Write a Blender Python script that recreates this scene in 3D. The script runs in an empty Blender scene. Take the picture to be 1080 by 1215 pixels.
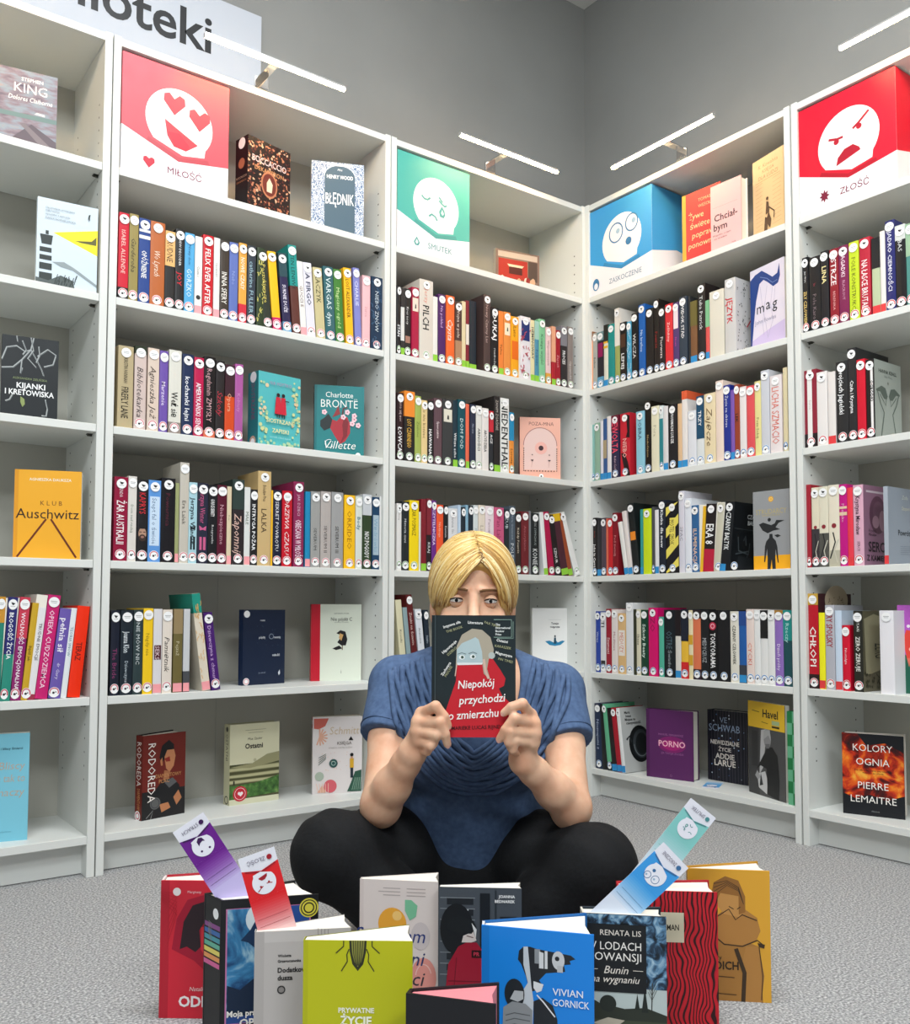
import bpy, bmesh, math, random
from mathutils import Vector, Matrix
import numpy as np

# ------------------------------------------------------------------ camera, world, lights, exposure
SC = bpy.context.scene
COL = SC.collection
cam_data = bpy.data.cameras.new('camera')
cam = bpy.data.objects.new('camera', cam_data)
COL.objects.link(cam)
YAW, PITCH, ROLL = .6385, .0529, .0024
_f = Vector((math.sin(YAW) * math.cos(PITCH), math.cos(YAW) * math.cos(PITCH), math.sin(PITCH)))
_r = Vector((math.cos(YAW), -math.sin(YAW), 0))
_u = _r.cross(_f)
_r, _u = _r * math.cos(ROLL) + _u * math.sin(ROLL), -_r * math.sin(ROLL) + _u * math.cos(ROLL)
cam.matrix_world = Matrix(((_r.x, _u.x, -_f.x, -2.2181), (_r.y, _u.y, -_f.y, -2.2387), (_r.z, _u.z, -_f.z, .6173), (0, 0, 0, 1)))
cam_data.sensor_fit = 'VERTICAL'
cam_data.sensor_height = 36
cam_data.lens = 1091.07 / 1215 * 36
cam_data.shift_y = 59.89 / 1215
cam_data.clip_start = .02
SC.camera = cam
SC.view_settings.view_transform = 'Standard'
SC.view_settings.look = 'None'
SC.view_settings.gamma = 1
SC.view_settings.use_curve_mapping = False
SC.view_settings.exposure = 0.34

world = bpy.data.worlds.new('world')
SC.world = world
world.use_nodes = True
world.node_tree.nodes['Background'].inputs[0].default_value = (.90, .97, 1.0, 1)
world.node_tree.nodes['Background'].inputs[1].default_value = .26

def area(name, loc, aim, sx, sy, power, color):
    d = bpy.data.lights.new(name, 'AREA')
    d.shape = 'RECTANGLE'; d.size = sx; d.size_y = sy; d.energy = power; d.color = color
    o = bpy.data.objects.new(name, d); COL.objects.link(o)
    o.location = loc
    o.rotation_euler = (Vector(aim) - Vector(loc)).to_track_quat('-Z', 'Y').to_euler()
    return o
# ceiling lamps of the reading room: one over the corner, one row further back behind the photographer
area('ceiling_lamp_light', (-1.25, -1.35, 2.95), (-1.2, -1.3, 0), 1.2, .6, 42, (.95, .98, 1.0))
area('ceiling_lamp_light', (-3.1, -2.6, 2.95), (-2.4, -1.9, 0), 1.2, .6, 62, (.93, .98, 1.0))
area('ceiling_lamp_light', (-2.0, -3.8, 2.95), (-1.6, -2.9, 0), 1.2, .6, 50, (.93, .98, 1.0))
LED_STRENGTH = 58

# ------------------------------------------------------------------ materials
def lin(h):
    c = [int(h[i:i + 2], 16) / 255 for i in (0, 2, 4)]
    return tuple(x / 12.92 if x <= .04045 else ((x + .055) / 1.055) ** 2.4 for x in c) + (1,)
_M = {}
def mat(h, rough=.5, kind='print', metal=0, spec=.4):
    """plain printed / painted surface, with a faint procedural unevenness in its gloss"""
    k = (h, rough, kind, metal)
    if k in _M: return _M[k]
    m = bpy.data.materials.new('%s_%s' % (kind, h)); m.use_nodes = True
    nt = m.node_tree; b = nt.nodes['Principled BSDF']
    b.inputs['Base Color'].default_value = lin(h)
    b.inputs['Metallic'].default_value = metal
    b.inputs['Specular IOR Level'].default_value = spec
    n = nt.nodes.new('ShaderNodeTexNoise'); n.inputs['Scale'].default_value = 35
    r = nt.nodes.new('ShaderNodeMapRange')
    r.inputs[3].default_value = max(.03, rough - .06); r.inputs[4].default_value = min(1, rough + .06)
    tc = nt.nodes.new('ShaderNodeTexCoord')
    nt.links.new(tc.outputs['Object'], n.inputs['Vector'])
    nt.links.new(n.outputs[0], r.inputs[0]); nt.links.new(r.outputs[0], b.inputs['Roughness'])
    _M[k] = m
    return m
def ramp_mat(name, tex, stops, rough=.5, scale=(1, 1, 1), tscale=5, detail=4, distort=0, bump=0, coord='Object', rot=(0, 0, 0), interp='LINEAR', wave=None):
    """procedural pattern: a noise / voronoi / wave / checker texture through a colour ramp"""
    if name in _M: return _M[name]
    m = bpy.data.materials.new(name); m.use_nodes = True
    nt = m.node_tree; b = nt.nodes['Principled BSDF']; b.inputs['Roughness'].default_value = rough
    b.inputs['Specular IOR Level'].default_value = .35
    tc = nt.nodes.new('ShaderNodeTexCoord'); mp = nt.nodes.new('ShaderNodeMapping')
    mp.inputs['Scale'].default_value = scale; mp.inputs['Rotation'].default_value = rot
    nt.links.new(tc.outputs[coord], mp.inputs[0])
    if tex == 'noise':
        t = nt.nodes.new('ShaderNodeTexNoise'); t.inputs['Scale'].default_value = tscale
        t.inputs['Detail'].default_value = detail; t.inputs['Distortion'].default_value = distort; out = t.outputs[0]
    elif tex == 'voronoi':
        t = nt.nodes.new('ShaderNodeTexVoronoi'); t.inputs['Scale'].default_value = tscale; out = t.outputs['Color']
        if distort: out = t.outputs['Distance']
    elif tex == 'wave':
        t = nt.nodes.new('ShaderNodeTexWave'); t.inputs['Scale'].default_value = tscale
        t.inputs['Distortion'].default_value = distort; t.inputs['Detail'].default_value = detail
        if wave: t.inputs['Detail Scale'].default_value = wave
        out = t.outputs[1]
    elif tex == 'grad':
        t = nt.nodes.new('ShaderNodeTexGradient'); out = t.outputs[1]
    nt.links.new(mp.outputs[0], t.inputs['Vector'])
    cr = nt.nodes.new('ShaderNodeValToRGB'); cr.color_ramp.interpolation = interp
    e = cr.color_ramp.elements
    while len(e) < len(stops): e.new(.5)
    for el, (p, c) in zip(e, stops): el.position = p; el.color = lin(c)
    nt.links.new(out, cr.inputs[0]); nt.links.new(cr.outputs[0], b.inputs['Base Color'])
    if bump:
        bp = nt.nodes.new('ShaderNodeBump'); bp.inputs['Strength'].default_value = bump; bp.inputs['Distance'].default_value = .004
        nt.links.new(out, bp.inputs['Height']); nt.links.new(bp.outputs[0], b.inputs['Normal'])
    _M[name] = m
    return m
def emit_mat(name, color, strength):
    m = bpy.data.materials.new(name); m.use_nodes = True
    nt = m.node_tree; b = nt.nodes['Principled BSDF']
    b.inputs['Base Color'].default_value = (.9, .9, .88, 1)
    b.inputs['Emission Color'].default_value = color; b.inputs['Emission Strength'].default_value = strength
    return m

M_WALL_L = ramp_mat('wall_paint', 'noise', [(.3, '8b8c8a'), (.7, '939492')], .9, tscale=2.5, bump=.03)
M_CARPET = ramp_mat('carpet_loops', 'noise', [(.25, '5e5e60'), (.43, '8a8a8b'), (.58, 'aeaeae'), (.74, 'dcdcda')], .98, tscale=240, detail=3, bump=.35)
M_WHITE = mat('dcdeda', .42, 'white_melamine')
M_BACK = mat('bcbab0', .6, 'back_board')
M_HOLE = mat('3a3a38', .8, 'drill_hole')
M_STEEL = mat('c8c8c8', .18, 'chrome', 1)
M_PIN = mat('55554f', .4, 'steel_pin', 1)
M_PAGES = ramp_mat('page_edges', 'wave', [(.0, 'e9e4d8'), (1, 'f5f2ea')], .85, tscale=400, scale=(0, 1, 0), coord='Object')

# ------------------------------------------------------------------ mesh helpers
class MB:
    """collects polygons with materials and links them as one mesh object"""
    def __init__(s): s.v = []; s.f = []; s.m = []; s.mats = []; s.smooth = []
    def mi(s, m):
        if m not in s.mats: s.mats.append(m)
        return s.mats.index(m)
    def add(s, vs, fs, m, smooth=False):
        o = len(s.v); s.v += [tuple(p) for p in vs]; k = s.mi(m)
        for f in fs: s.f.append([o + i for i in f]); s.m.append(k); s.smooth.append(smooth)
    def box(s, a, b, m):
        x0, y0, z0 = a; x1, y1, z1 = b
        s.add([(x0, y0, z0), (x1, y0, z0), (x1, y1, z0), (x0, y1, z0), (x0, y0, z1), (x1, y0, z1), (x1, y1, z1), (x0, y1, z1)],
              [(3, 2, 1, 0), (4, 5, 6, 7), (0, 1, 5, 4), (1, 2, 6, 5), (2, 3, 7, 6), (3, 0, 4, 7)], m)
    def prism(s, pts, z0, z1, m, mtop=None):
        n = len(pts)
        vs = [(x, y, z0) for x, y in pts] + [(x, y, z1) for x, y in pts]
        s.add(vs, [tuple(range(n))[::-1]] + [(i, (i + 1) % n, n + (i + 1) % n, n + i) for i in range(n)], m)
        s.add(vs[n:], [tuple(range(n))], mtop or m)
    def tube(s, pts, r, m, n=8, smooth=True):
        rs = r if isinstance(r, (list, tuple)) else [r] * len(pts)
        P = [Vector(p) for p in pts]; rings = []
        up = Vector((0, 0, 1))
        for i, p in enumerate(P):
            d = (P[min(i + 1, len(P) - 1)] - P[max(i - 1, 0)]).normalized()
            a = d.cross(up)
            if a.length < .1: a = d.cross(Vector((1, 0, 0)))
            a.normalize(); b = d.cross(a)
            rings.append([p + (a * math.cos(2 * math.pi * k / n) + b * math.sin(2 * math.pi * k / n)) * rs[i] for k in range(n)])
        vs = [q for rg in rings for q in rg]; fs = []
        for i in range(len(P) - 1):
            for k in range(n): fs.append((i * n + k, i * n + (k + 1) % n, (i + 1) * n + (k + 1) % n, (i + 1) * n + k))
        fs += [tuple(range(n))[::-1], tuple((len(P) - 1) * n + k for k in range(n))]
        s.add(vs, fs, m, smooth)
    def build(s, name, parent=None, loc=None, rot=None, bevel=0):
        me = bpy.data.meshes.new(name); me.from_pydata(s.v, [], s.f)
        for m in s.mats: me.materials.append(m)
        me.polygons.foreach_set('material_index', s.m); me.polygons.foreach_set('use_smooth', s.smooth)
        me.update()
        o = bpy.data.objects.new(name, me); COL.objects.link(o)
        if parent: o.parent = parent
        if loc is not None: o.location = loc
        if rot is not None: o.rotation_euler = rot
        if bevel:
            b = o.modifiers.new('bevel', 'BEVEL'); b.width = bevel; b.segments = 2; b.limit_method = 'ANGLE'
        return o
def thing(name, label, cat, loc=(0, 0, 0), rotz=0, group=None):
    o = bpy.data.objects.new(name, None); COL.objects.link(o)
    o.empty_display_size = .05; o.location = loc; o.rotation_euler = (0, 0, rotz)
    o['label'] = label; o['category'] = cat
    if group: o['group'] = group
    return o
def struct(mb, name, **k):
    o = mb.build(name, **k); o['kind'] = 'structure'; return o
_T = {}
def text_geo(s, bold=0, shear=0, res=2):
    """outline of a line of lettering as flat polygons, normalised to height 1 and start 0"""
    k = (s, bold, shear, res)
    if k not in _T:
        c = bpy.data.curves.new('t', 'FONT'); c.body = s; c.fill_mode = 'FRONT'; c.resolution_u = res
        c.offset = bold; c.shear = shear
        o = bpy.data.objects.new('t', c); me = bpy.data.meshes.new_from_object(o)
        v = [(p.co.x, p.co.y) for p in me.vertices]; f = [tuple(p.vertices) for p in me.polygons]
        bpy.data.objects.remove(o); bpy.data.curves.remove(c); bpy.data.meshes.remove(me)
        x0 = min(p[0] for p in v); x1 = max(p[0] for p in v)
        _T[k] = ([((x - x0), y / .7) for x, y in v], f, (x1 - x0) / .7 if x1 > x0 else 1)
        _T[k] = ([(x / .7, y) for x, y in _T[k][0]], f, _T[k][2])
    return _T[k]
class Sheet:
    """prints on a flat face: origin o, unit axes ex, ey, outward normal n, size w x h; shapes in 0..1 of the face"""
    def __init__(s, mb, o, ex, ey, n, w, h):
        s.mb = mb; s.o = Vector(o); s.ex = Vector(ex); s.ey = Vector(ey); s.n = Vector(n); s.w = w; s.h = h; s.k = 0
    def sub(s, y0, y1=1):
        q = Sheet(s.mb, s.o + s.ey * (y0 * s.h), s.ex, s.ey, s.n, s.w, s.h * (y1 - y0)); q.k = s.k; return q
    def P(s, x, y, lift): return s.o + s.ex * (x * s.w) + s.ey * (y * s.h) + s.n * lift
    def lay(s, pts, fs, m):
        s.k += 1; L = .00018 + .00006 * s.k
        s.mb.add([s.P(x, y, L) for x, y in pts], fs, m)
    def poly(s, pts, m): s.lay(pts, [tuple(range(len(pts)))], m)
    def rect(s, x0, y0, x1, y1, m): s.poly([(x0, y0), (x1, y0), (x1, y1), (x0, y1)], m)
    def ell(s, cx, cy, r, m, ry=None, a0=0, a1=360, n=24):
        """r and ry in widths of the face"""
        ry = ry or r; q = s.w / s.h
        s.poly([(cx + r * math.cos(math.radians(a0 + (a1 - a0) * i / n)), cy + ry * q * math.sin(math.radians(a0 + (a1 - a0) * i / n))) for i in range(n if a1 - a0 == 360 else n + 1)], m)
    def line(s, pts, wd, m, closed=False):
        q = s.w / s.h; P = [Vector((x, y / q)) for x, y in pts]
        if closed: P.append(P[0])
        L, R = [], []
        for i, p in enumerate(P):
            d = (P[min(i + 1, len(P) - 1)] - P[max(i - 1, 0)]); d = d.normalized() if d.length > 1e-9 else Vector((1, 0))
            nn = Vector((-d.y, d.x)) * wd / 2
            L.append((p.x + nn.x, (p.y + nn.y) * q)); R.append((p.x - nn.x, (p.y - nn.y) * q))
        n = len(P); s.lay(L + R, [(n + i, n + i + 1, i + 1, i) for i in range(n - 1)], m)
    def ring(s, cx, cy, r, wd, m, ry=None, a0=0, a1=360, n=28):
        ry = ry or r; q = s.w / s.h
        s.line([(cx + r * math.cos(math.radians(a0 + (a1 - a0) * i / n)), cy + ry * q * math.sin(math.radians(a0 + (a1 - a0) * i / n))) for i in range(n + 1)], wd, m)
    def text(s, t, cx, cy, ch, m, maxw=.9, b=0, sh=0, al='c', res=2, rot=0):
        """cap height ch in heights of the face; squeezed to maxw widths"""
        v, f, L = text_geo(t, b, sh, res); H = ch * s.h; W = L * H
        k = min(1, maxw * s.w / W); W *= k
        dx = {'c': -W / 2, 'l': 0, 'r': -W}[al]; c, si = math.cos(math.radians(rot)), math.sin(math.radians(rot))
        pts = []
        for x, y in v:
            X, Y = x * H * k + dx, (y - .5) * H
            pts.append((cx + (X * c - Y * si) / s.w, cy + (X * si + Y * c) / s.h))
        s.lay(pts, f, m)
    def vtext(s, t, x0, y1, y0, ch, m, b=0, sh=0, up=False, res=1):
        """lettering running down the face from y1 to y0 (heights), cap height ch (widths), centred on x0"""
        v, f, L = text_geo(t, b, sh, res); H = ch * s.w; W = L * H; av = (y1 - y0) * s.h
        k = min(1.25, av / W); o = (av - W * k) / 2
        pts = []
        for x, y in v:
            X, Y = (x * H * k + o) / s.h, (y - .5) * H / s.w
            pts.append((x0 + Y, y1 - X) if not up else (x0 - Y, y0 + X))
        s.lay(pts, f, m)

# ------------------------------------------------------------------ room
b = MB(); b.box((-6, -6, -.05), (.5, .6, 0), M_CARPET); struct(b, 'floor')
b = MB(); b.box((-6, .29, 0), (.29, .41, 3.0), M_WALL_L); struct(b, 'wall_left')
b = MB(); b.box((.29, -6, 0), (.41, .41, 3.0), M_WALL_L); struct(b, 'wall_right')
b = MB(); b.box((-6, -6, 3.0), (.5, .6, 3.1), mat('e4e4e0', .9, 'ceiling_paint')); struct(b, 'ceiling')

# ------------------------------------------------------------------ bookcases
SHELF_Z = {1: 1.6931, 2: 1.3724, 3: 1.0581, 4: .7357, 5: .4146, 6: .0952}
TH, DEPTH, TOP = .018, .28, 2.019
def bookcase(label, loc, rotz):
    """origin at the front left foot; x along the front, y into the depth"""
    t = thing('bookcase', label, 'bookcase', loc, rotz, 'white bookcases in the corner')
    W = .7975
    for x0, inner in ((0, 1), (W - TH, -1)):
        b = MB(); b.box((x0, -.0012, 0), (x0 + TH, DEPTH, TOP), M_WHITE)
        xf = x0 + TH + .0002 if inner > 0 else x0 - .0002
        for y in (.038, .235):
            for k in range(52):
                z = .22 + k * .032
                ps = [(xf, y + .0027 * math.cos(a), z + .0027 * math.sin(a)) for a in (i * math.pi / 3 * inner for i in range(6))]
                b.add(ps, [tuple(range(6))], M_HOLE)
        b.build('side_panel', t, bevel=.0012)
    b = MB(); b.box((TH, 0, TOP - .0225), (W - TH, DEPTH - .004, TOP - .0035), M_WHITE); b.build('top_panel', t, bevel=.001)
    b = MB(); b.box((TH, 0, SHELF_Z[6] - .0188), (W - TH, DEPTH - .004, SHELF_Z[6]), M_WHITE); b.build('bottom_panel', t, bevel=.001)
    b = MB(); b.box((TH, .042, .002), (W - TH, .058, SHELF_Z[6] - .0188), M_WHITE); b.build('plinth', t)
    b = MB(); b.box((.004, DEPTH - .004, .002), (W - .004, DEPTH, TOP - .003), M_BACK)
    b.box((W / 2 - .001, DEPTH - .0048, .1), (W / 2 + .001, DEPTH - .003, TOP - .03), mat('b4b4ac', .7, 'back_seam')); b.build('back_panel', t)
    for r in range(1, 6):
        z = SHELF_Z[r]
        b = MB(); b.box((TH + .0006, 0, z - .0188), (W - TH - .0006, DEPTH - .006, z), M_WHITE); s = b.build('shelf', t, bevel=.001)
        for x in (TH + .006, W - TH - .006):
            b = MB(); d = .006 if x < .4 else -.006
            b.tube([(x - d, .038, z - .0215), (x + d * .8, .038, z - .0215)], .0032, M_PIN, 8)
            b.box((min(x - d, x + d), .031, z - .0205), (max(x - d, x + d), .045, z - .0188), M_PIN); b.build('shelf_pin', s)
    return t
S = {'A': (-2.3945, 0), 'B': (-1.594, 0), 'C': (-.793, 0)}
bookcase('white bookcase at the far left edge, half out of view', (-2.3945, 0, 0), 0)
bookcase('white bookcase with the pink face box, left of the seated woman', (-1.594, 0, 0), 0)
bookcase('white bookcase with the teal face box, behind the seated woman', (-.793, 0, 0), 0)
bookcase('white bookcase with the blue face box, right of the corner', (0, -.0015, 0), -math.pi / 2)
bookcase('white bookcase with the red face box, at the right edge', (0, -.8045, 0), -math.pi / 2)

# ------------------------------------------------------------------ LED lamps on top of the bookcases
M_LED = emit_mat('led_diffuser', (1.0, .66, .32, 1), LED_STRENGTH)
M_LAMP = mat('d8d8d6', .3, 'aluminium', .8)
def shelf_lamp(label, loc, rotz):
    t = thing('shelf_lamp', label, 'lamp', loc, rotz, 'LED bar lamps on the bookcases')
    b = MB(); b.box((-.02, .004, 0), (.02, .05, .004), M_STEEL); b.box((-.02, .004, .004), (.02, .009, .034), M_STEEL)
    b.box((-.012, -.092, .030), (.012, .009, .034), M_STEEL); b.build('bracket', t, bevel=.001)
    b = MB(); b.box((-.197, -.101, .0235), (.197, -.089, .029), M_LAMP); b.box((-.199, -.101, .0175), (-.197, -.089, .029), M_LAMP); b.box((.197, -.101, .0175), (.199, -.089, .029), M_LAMP); b.build('housing', t)
    pts = [(-.006, .0235)] + [(-.006 * math.cos(a), .0215 - .0055 * math.sin(a)) for a in (i * math.pi / 6 for i in range(7))] + [(.006, .0235)]
    b = MB(); n = len(pts)
    vs = [(-.197, -.095 + y, z) for y, z in pts] + [(.197, -.095 + y, z) for y, z in pts]
    b.add(vs, [(i, (i + 1) % n, n + (i + 1) % n, n + i) for i in range(n)] + [tuple(range(n))[::-1], tuple(range(n, 2 * n))], M_LED)
    b.build('diffuser', t)
    return t
shelf_lamp('LED bar lamp on the bookcase at the far left, out of view', (-1.995, 0, TOP), 0)
shelf_lamp('lit LED bar lamp above the pink face box, crossing the white sign', (-1.205, 0, TOP), 0)
shelf_lamp('lit LED bar lamp left of the wall corner above the teal face box', (-.415, 0, TOP), 0)
shelf_lamp('lit LED bar lamp right of the wall corner above the blue face box', (0, -.42, TOP), -math.pi / 2)
shelf_lamp('lit LED bar lamp at the right edge above the red face box', (0, -1.205, TOP), -math.pi / 2)

# ------------------------------------------------------------------ sign on the left wall
SIGN_W = 1.9
t = thing('sign_board', 'white sign with large black lettering on the wall above the bookcases', 'sign', (-1.088 - SIGN_W, .29, 2.03))
b = MB(); b.box((0, -.018, 0), (SIGN_W, 0, .38), mat('bcc2cc', .5, 'sign_board')); b.build('board', t)
b = MB(); s = Sheet(b, (0, -.018, 0), (1, 0, 0), (0, 0, 1), (0, -1, 0), SIGN_W, .38)
M_INK = mat('1a1c20', .5, 'sign_ink')
s.text('Biblioteki', 1 - .155 / SIGN_W, .262 / .38, .108 / .38, M_INK, .7, b=.016, al='r', res=4)
b.build('lettering', t)
b = MB(); s = Sheet(b, (0, -.018, 0), (1, 0, 0), (0, 0, 1), (0, -1, 0), SIGN_W, .38)
s.text('ii', 1 - .252 / SIGN_W, .106 / .38, .108 / .38, M_INK, .3, b=.016, al='r', res=4)
b.build('lettering', t)
# ------------------------------------------------------------------ books standing in rows
RING = {'A': 'c9485e', 'B': 'd4707a', 'C': '7fae72', 'D': '3f86c4', 'E': 'd2323e'}
SQUARE = {'A': 'f09aa4', 'B': 'f2a0a6', 'C': '8cc63e', 'D': '2f8cc8', 'E': 'dc3c40'}
W_ST = mat('f4f4f4', .45, 'sticker'); K_ST = mat('2a2a2c', .5, 'sticker_ink'); G_ST = mat('8a8e90', .5, 'sticker_ink')
def rbox(b, x0, y0, z0, x1, y1, z1, m): b.box((x0, y0, z0), (x1, y1, z1), m)
def sticker(root, w, z, kind, unit, rnd):
    """round library label wrapped on the spine; kind t(op), r(ing at the foot), q (square tape at the foot)"""
    b = MB(); s = Sheet(b, (0, -.0013, 0), (1, 0, 0), (0, 0, 1), (0, -1, 0), w, .1)
    if kind == 'q':
        b.box((.0004, -.0016, z), (w - .0004, .0004, z + .021), mat(SQUARE[unit], .5, 'sticker'))
    else:
        r = min(.0118, w * .49)
        z0 = z / .1; cx = .5; R = r / w; q = w / .1
        s.poly([(cx + R * math.cos(a), z0 + .0118 / .1 * math.sin(a)) for a in (i * math.pi / 9 for i in range(18))], W_ST)
        if kind == 'r':
            s.ring(cx, z0, R * .80, .0024 / w, mat(RING[unit], .5, 'sticker'), ry=.0094 / w, a0=-20, a1=200, n=14)
            s.ell(cx - R * .1, z0 - .012, .0028 / w, K_ST, n=8); s.ell(cx + R * .3, z0 + .008, .0016 / w, K_ST, n=6)
        elif rnd < .5:
            s.rect(cx - R * .62, z0 + .012, cx + R * .62, z0 + .024, G_ST); s.rect(cx - R * .5, z0 - .02, cx + R * .5, z0 - .01, G_ST)
        else:
            s.poly([(cx - R * .4, z0 + .05), (cx + R * .5, z0 + .03), (cx + R * .1, z0 - .02), (cx - R * .2, z0)], K_ST); s.rect(cx - R * .5, z0 - .045, cx + R * .5, z0 - .035, G_ST)
    b.build('foot_label' if kind in 'rq' else 'spine_label', root)
def row_book(unit, zs, bank, s0, w, h, lean, sb, col, title, tc, o, label, group, seed):
    R = random.Random(seed)
    d = float(o['d'][0]) if 'd' in o else R.uniform(.128, .142)
    rz = 0 if bank == 'L' else -math.pi / 2
    px = s0 + (w if lean > 0 else 0)                 # a leaning book turns about its lower corner on the shelf
    loc = (px, sb, zs) if bank == 'L' else (sb, -px, zs)
    root = thing('book', label, 'book', loc, rz, group)
    root.rotation_euler = (Matrix.Rotation(rz, 3, 'Z') @ Matrix.Rotation(lean, 3, 'Y')).to_euler()
    off = -w if lean > 0 else 0
    m = mat(col, R.choice((.32, .42, .55)))
    b = MB(); t = .0012 if w < .03 else .002
    k = .0011
    prof = [(0, 0), (w * .18, -k * .7), (w * .5, -k), (w * .82, -k * .7), (w, 0)]
    if w < .012: prof = [(0, 0), (w, 0)]; k = 0
    b.prism(prof + [(w, d), (w - t, d), (w - t, t), (t, t), (t, d), (0, d)], 0, h, m)
    s = Sheet(b, (0, -k, 0), (1, 0, 0), (0, 0, 1), (0, -1, 0), w, h)
    def M(c): return mat(c, .42)
    if 'T' in o: c, f = o['T']; s.rect(0, 1 - float(f), 1, 1, M(c)); b.box((-.0002, -k, h * (1 - float(f))), (0, d, h), M(c)); b.box((w, -k, h * (1 - float(f))), (w + .0002, d, h), M(c))
    if 'B' in o: c, f = o['B']; s.rect(0, 0, 1, float(f), M(c)); b.box((-.0002, -k, 0), (0, d, h * float(f)), M(c)); b.box((w, -k, 0), (w + .0002, d, h * float(f)), M(c))
    if 'W' in o: c, a, e = o['W']; s.rect(.1 if w > .02 else 0, float(a), .9 if w > .02 else 1, float(e), M(c))
    if 'S' in o:
        c, a, e = o['S']; a, e = float(a), float(e); s.rect(0, a, 1, e, M(c)); s.rect(0, 2 * e - a, 1, 3 * e - 2 * a - .01, M(c))
    if 'D' in o: s.ell(.5, float(o['D'][0]) - .2, .3, K_ST)
    if 'Z' in o:                                      # scattered ornament
        c = M(o['Z'][0])
        for _ in range(26):
            x, y = R.uniform(.08, .92), R.uniform(.04, .9); s.line([(x, y), (x + R.uniform(-.14, .14), y + R.uniform(.01, .04)), (x + R.uniform(-.2, .2), y + R.uniform(.03, .06))], .07, c)
    if 'M' in o: s.poly([(.42, .7), (.62, .7), (.6, .75), (.5, .77), (.45, .74)], K_ST)
    if 'H' in o:                                      # bearded face
        s.ell(.5, .34, .38, mat('b08a74', .5), ry=.62); s.ell(.5, .29, .34, mat('3a2a24', .5), ry=.34); s.ell(.5, .3, .16, mat('9a6e60', .5), ry=.12); s.rect(.15, .4, .85, .46, M('17161a')); s.rect(.2, .355, .42, .365, M('2a1c18')); s.rect(.58, .355, .8, .365, M('2a1c18'))
    if 'F' in o: s.poly([(.5, .44), (.15, .47), (.2, .41), (.5, .42), (.8, .41), (.85, .47)], mat(tc, .5)); s.rect(.2, .17, .42, .33, mat(tc, .5)); s.rect(.55, .17, .8, .33, mat(tc, .5))
    if 'O' in o: s.ell(.45, .78, .38, mat('c02a48', .4)); s.ring(.45, .78, .2, .06, mat('f0d0d8', .4))
    if 'Y' in o:
        bl = M('241418'); s.poly([(.62, .98), (1, .95), (1, .6), (.6, .62), (.75, .7)], bl); s.poly([(.1, .38), (.5, .36), (.8, .22), (1, .05), (1, 0), (.55, 0), (.3, .2)], bl)
    if 'E' in o:
        y = M('e8d860')
        for a in (-.1, .2, .5, .8): s.poly([(0, max(0, a)), (1, min(1, a + .2)), (1, min(1, a + .33)), (0, max(0, a + .13))], y)
        s.rect(.3, .36, .75, .78, y)
    if 'J' in o: s.ell(.5, .5, .22, mat('8a2a34', .5)); s.line([(.1, .1), (.6, .3), (.4, .42)], .12, mat('1c1c1e', .5)); s.line([(.8, .05), (.5, .2), (.9, .33)], .1, mat('c8c4b4', .5))
    if 'C' in o: s.rect(.26, 0, .64, 1, M('e6e2de'))
    if 'C2' in o: s.rect(.55, .1, .85, .96, M('ece8e6')); s.vtext('OGRÓDKI', .68, .75, .45, .3, K_ST, b=.03)
    if 'K' in o:
        g, gl = M('1f7a44'), M('66b088')
        for i in range(8):
            for j in range(2): s.rect(j * .5, i / 8, j * .5 + .5, (i + 1) / 8, (g if (i + j) % 2 else gl))
    if title:
        a, e = [float(x) for x in o.get('p', ['.2', '.8'])]
        s.vtext(title, .47, e, a, float(o.get('f', ['.4'])[0]), mat(tc, .45), b=.012 if 'b' in o else 0, sh=.3 if 'i' in o else 0)
    if 'U' in o: tt, c, a, e = o['U']; s.vtext(tt, .5, float(e), float(a), .26, M(c))
    if 'G' in o or 'R' in o: side_art(b, o['R'][0] if 'R' in o else 'speckle', w, d, h, k, R)
    if off: b.v = [(x + off, y, z) for x, y, z in b.v]
    b.build('cover', root)
    b = MB(); b.box((t + .0003 + off, t + .0005, .0025), (w - t - .0003 + off, d - .003, h - .0025), M_PAGES); b.build('page_block', root)
    if 'n' not in o and w > .009:
        sub = []
        if 'q' in o or 'q2' in o: sub.append(('q', .002))
        elif not ('x' in o and R.random() < .2): sub.append(('r', .0165))
        if not ('q' in o or w < .0135): sub.append(('t', h - .0165))
        for kd, z in sub:
            nb = len(COL.objects); sticker(root, w, z, kd, unit, R.random()); ob = root.children[-1]
            ob.location.x = off; ob.location.y = -k
    return root
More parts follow.
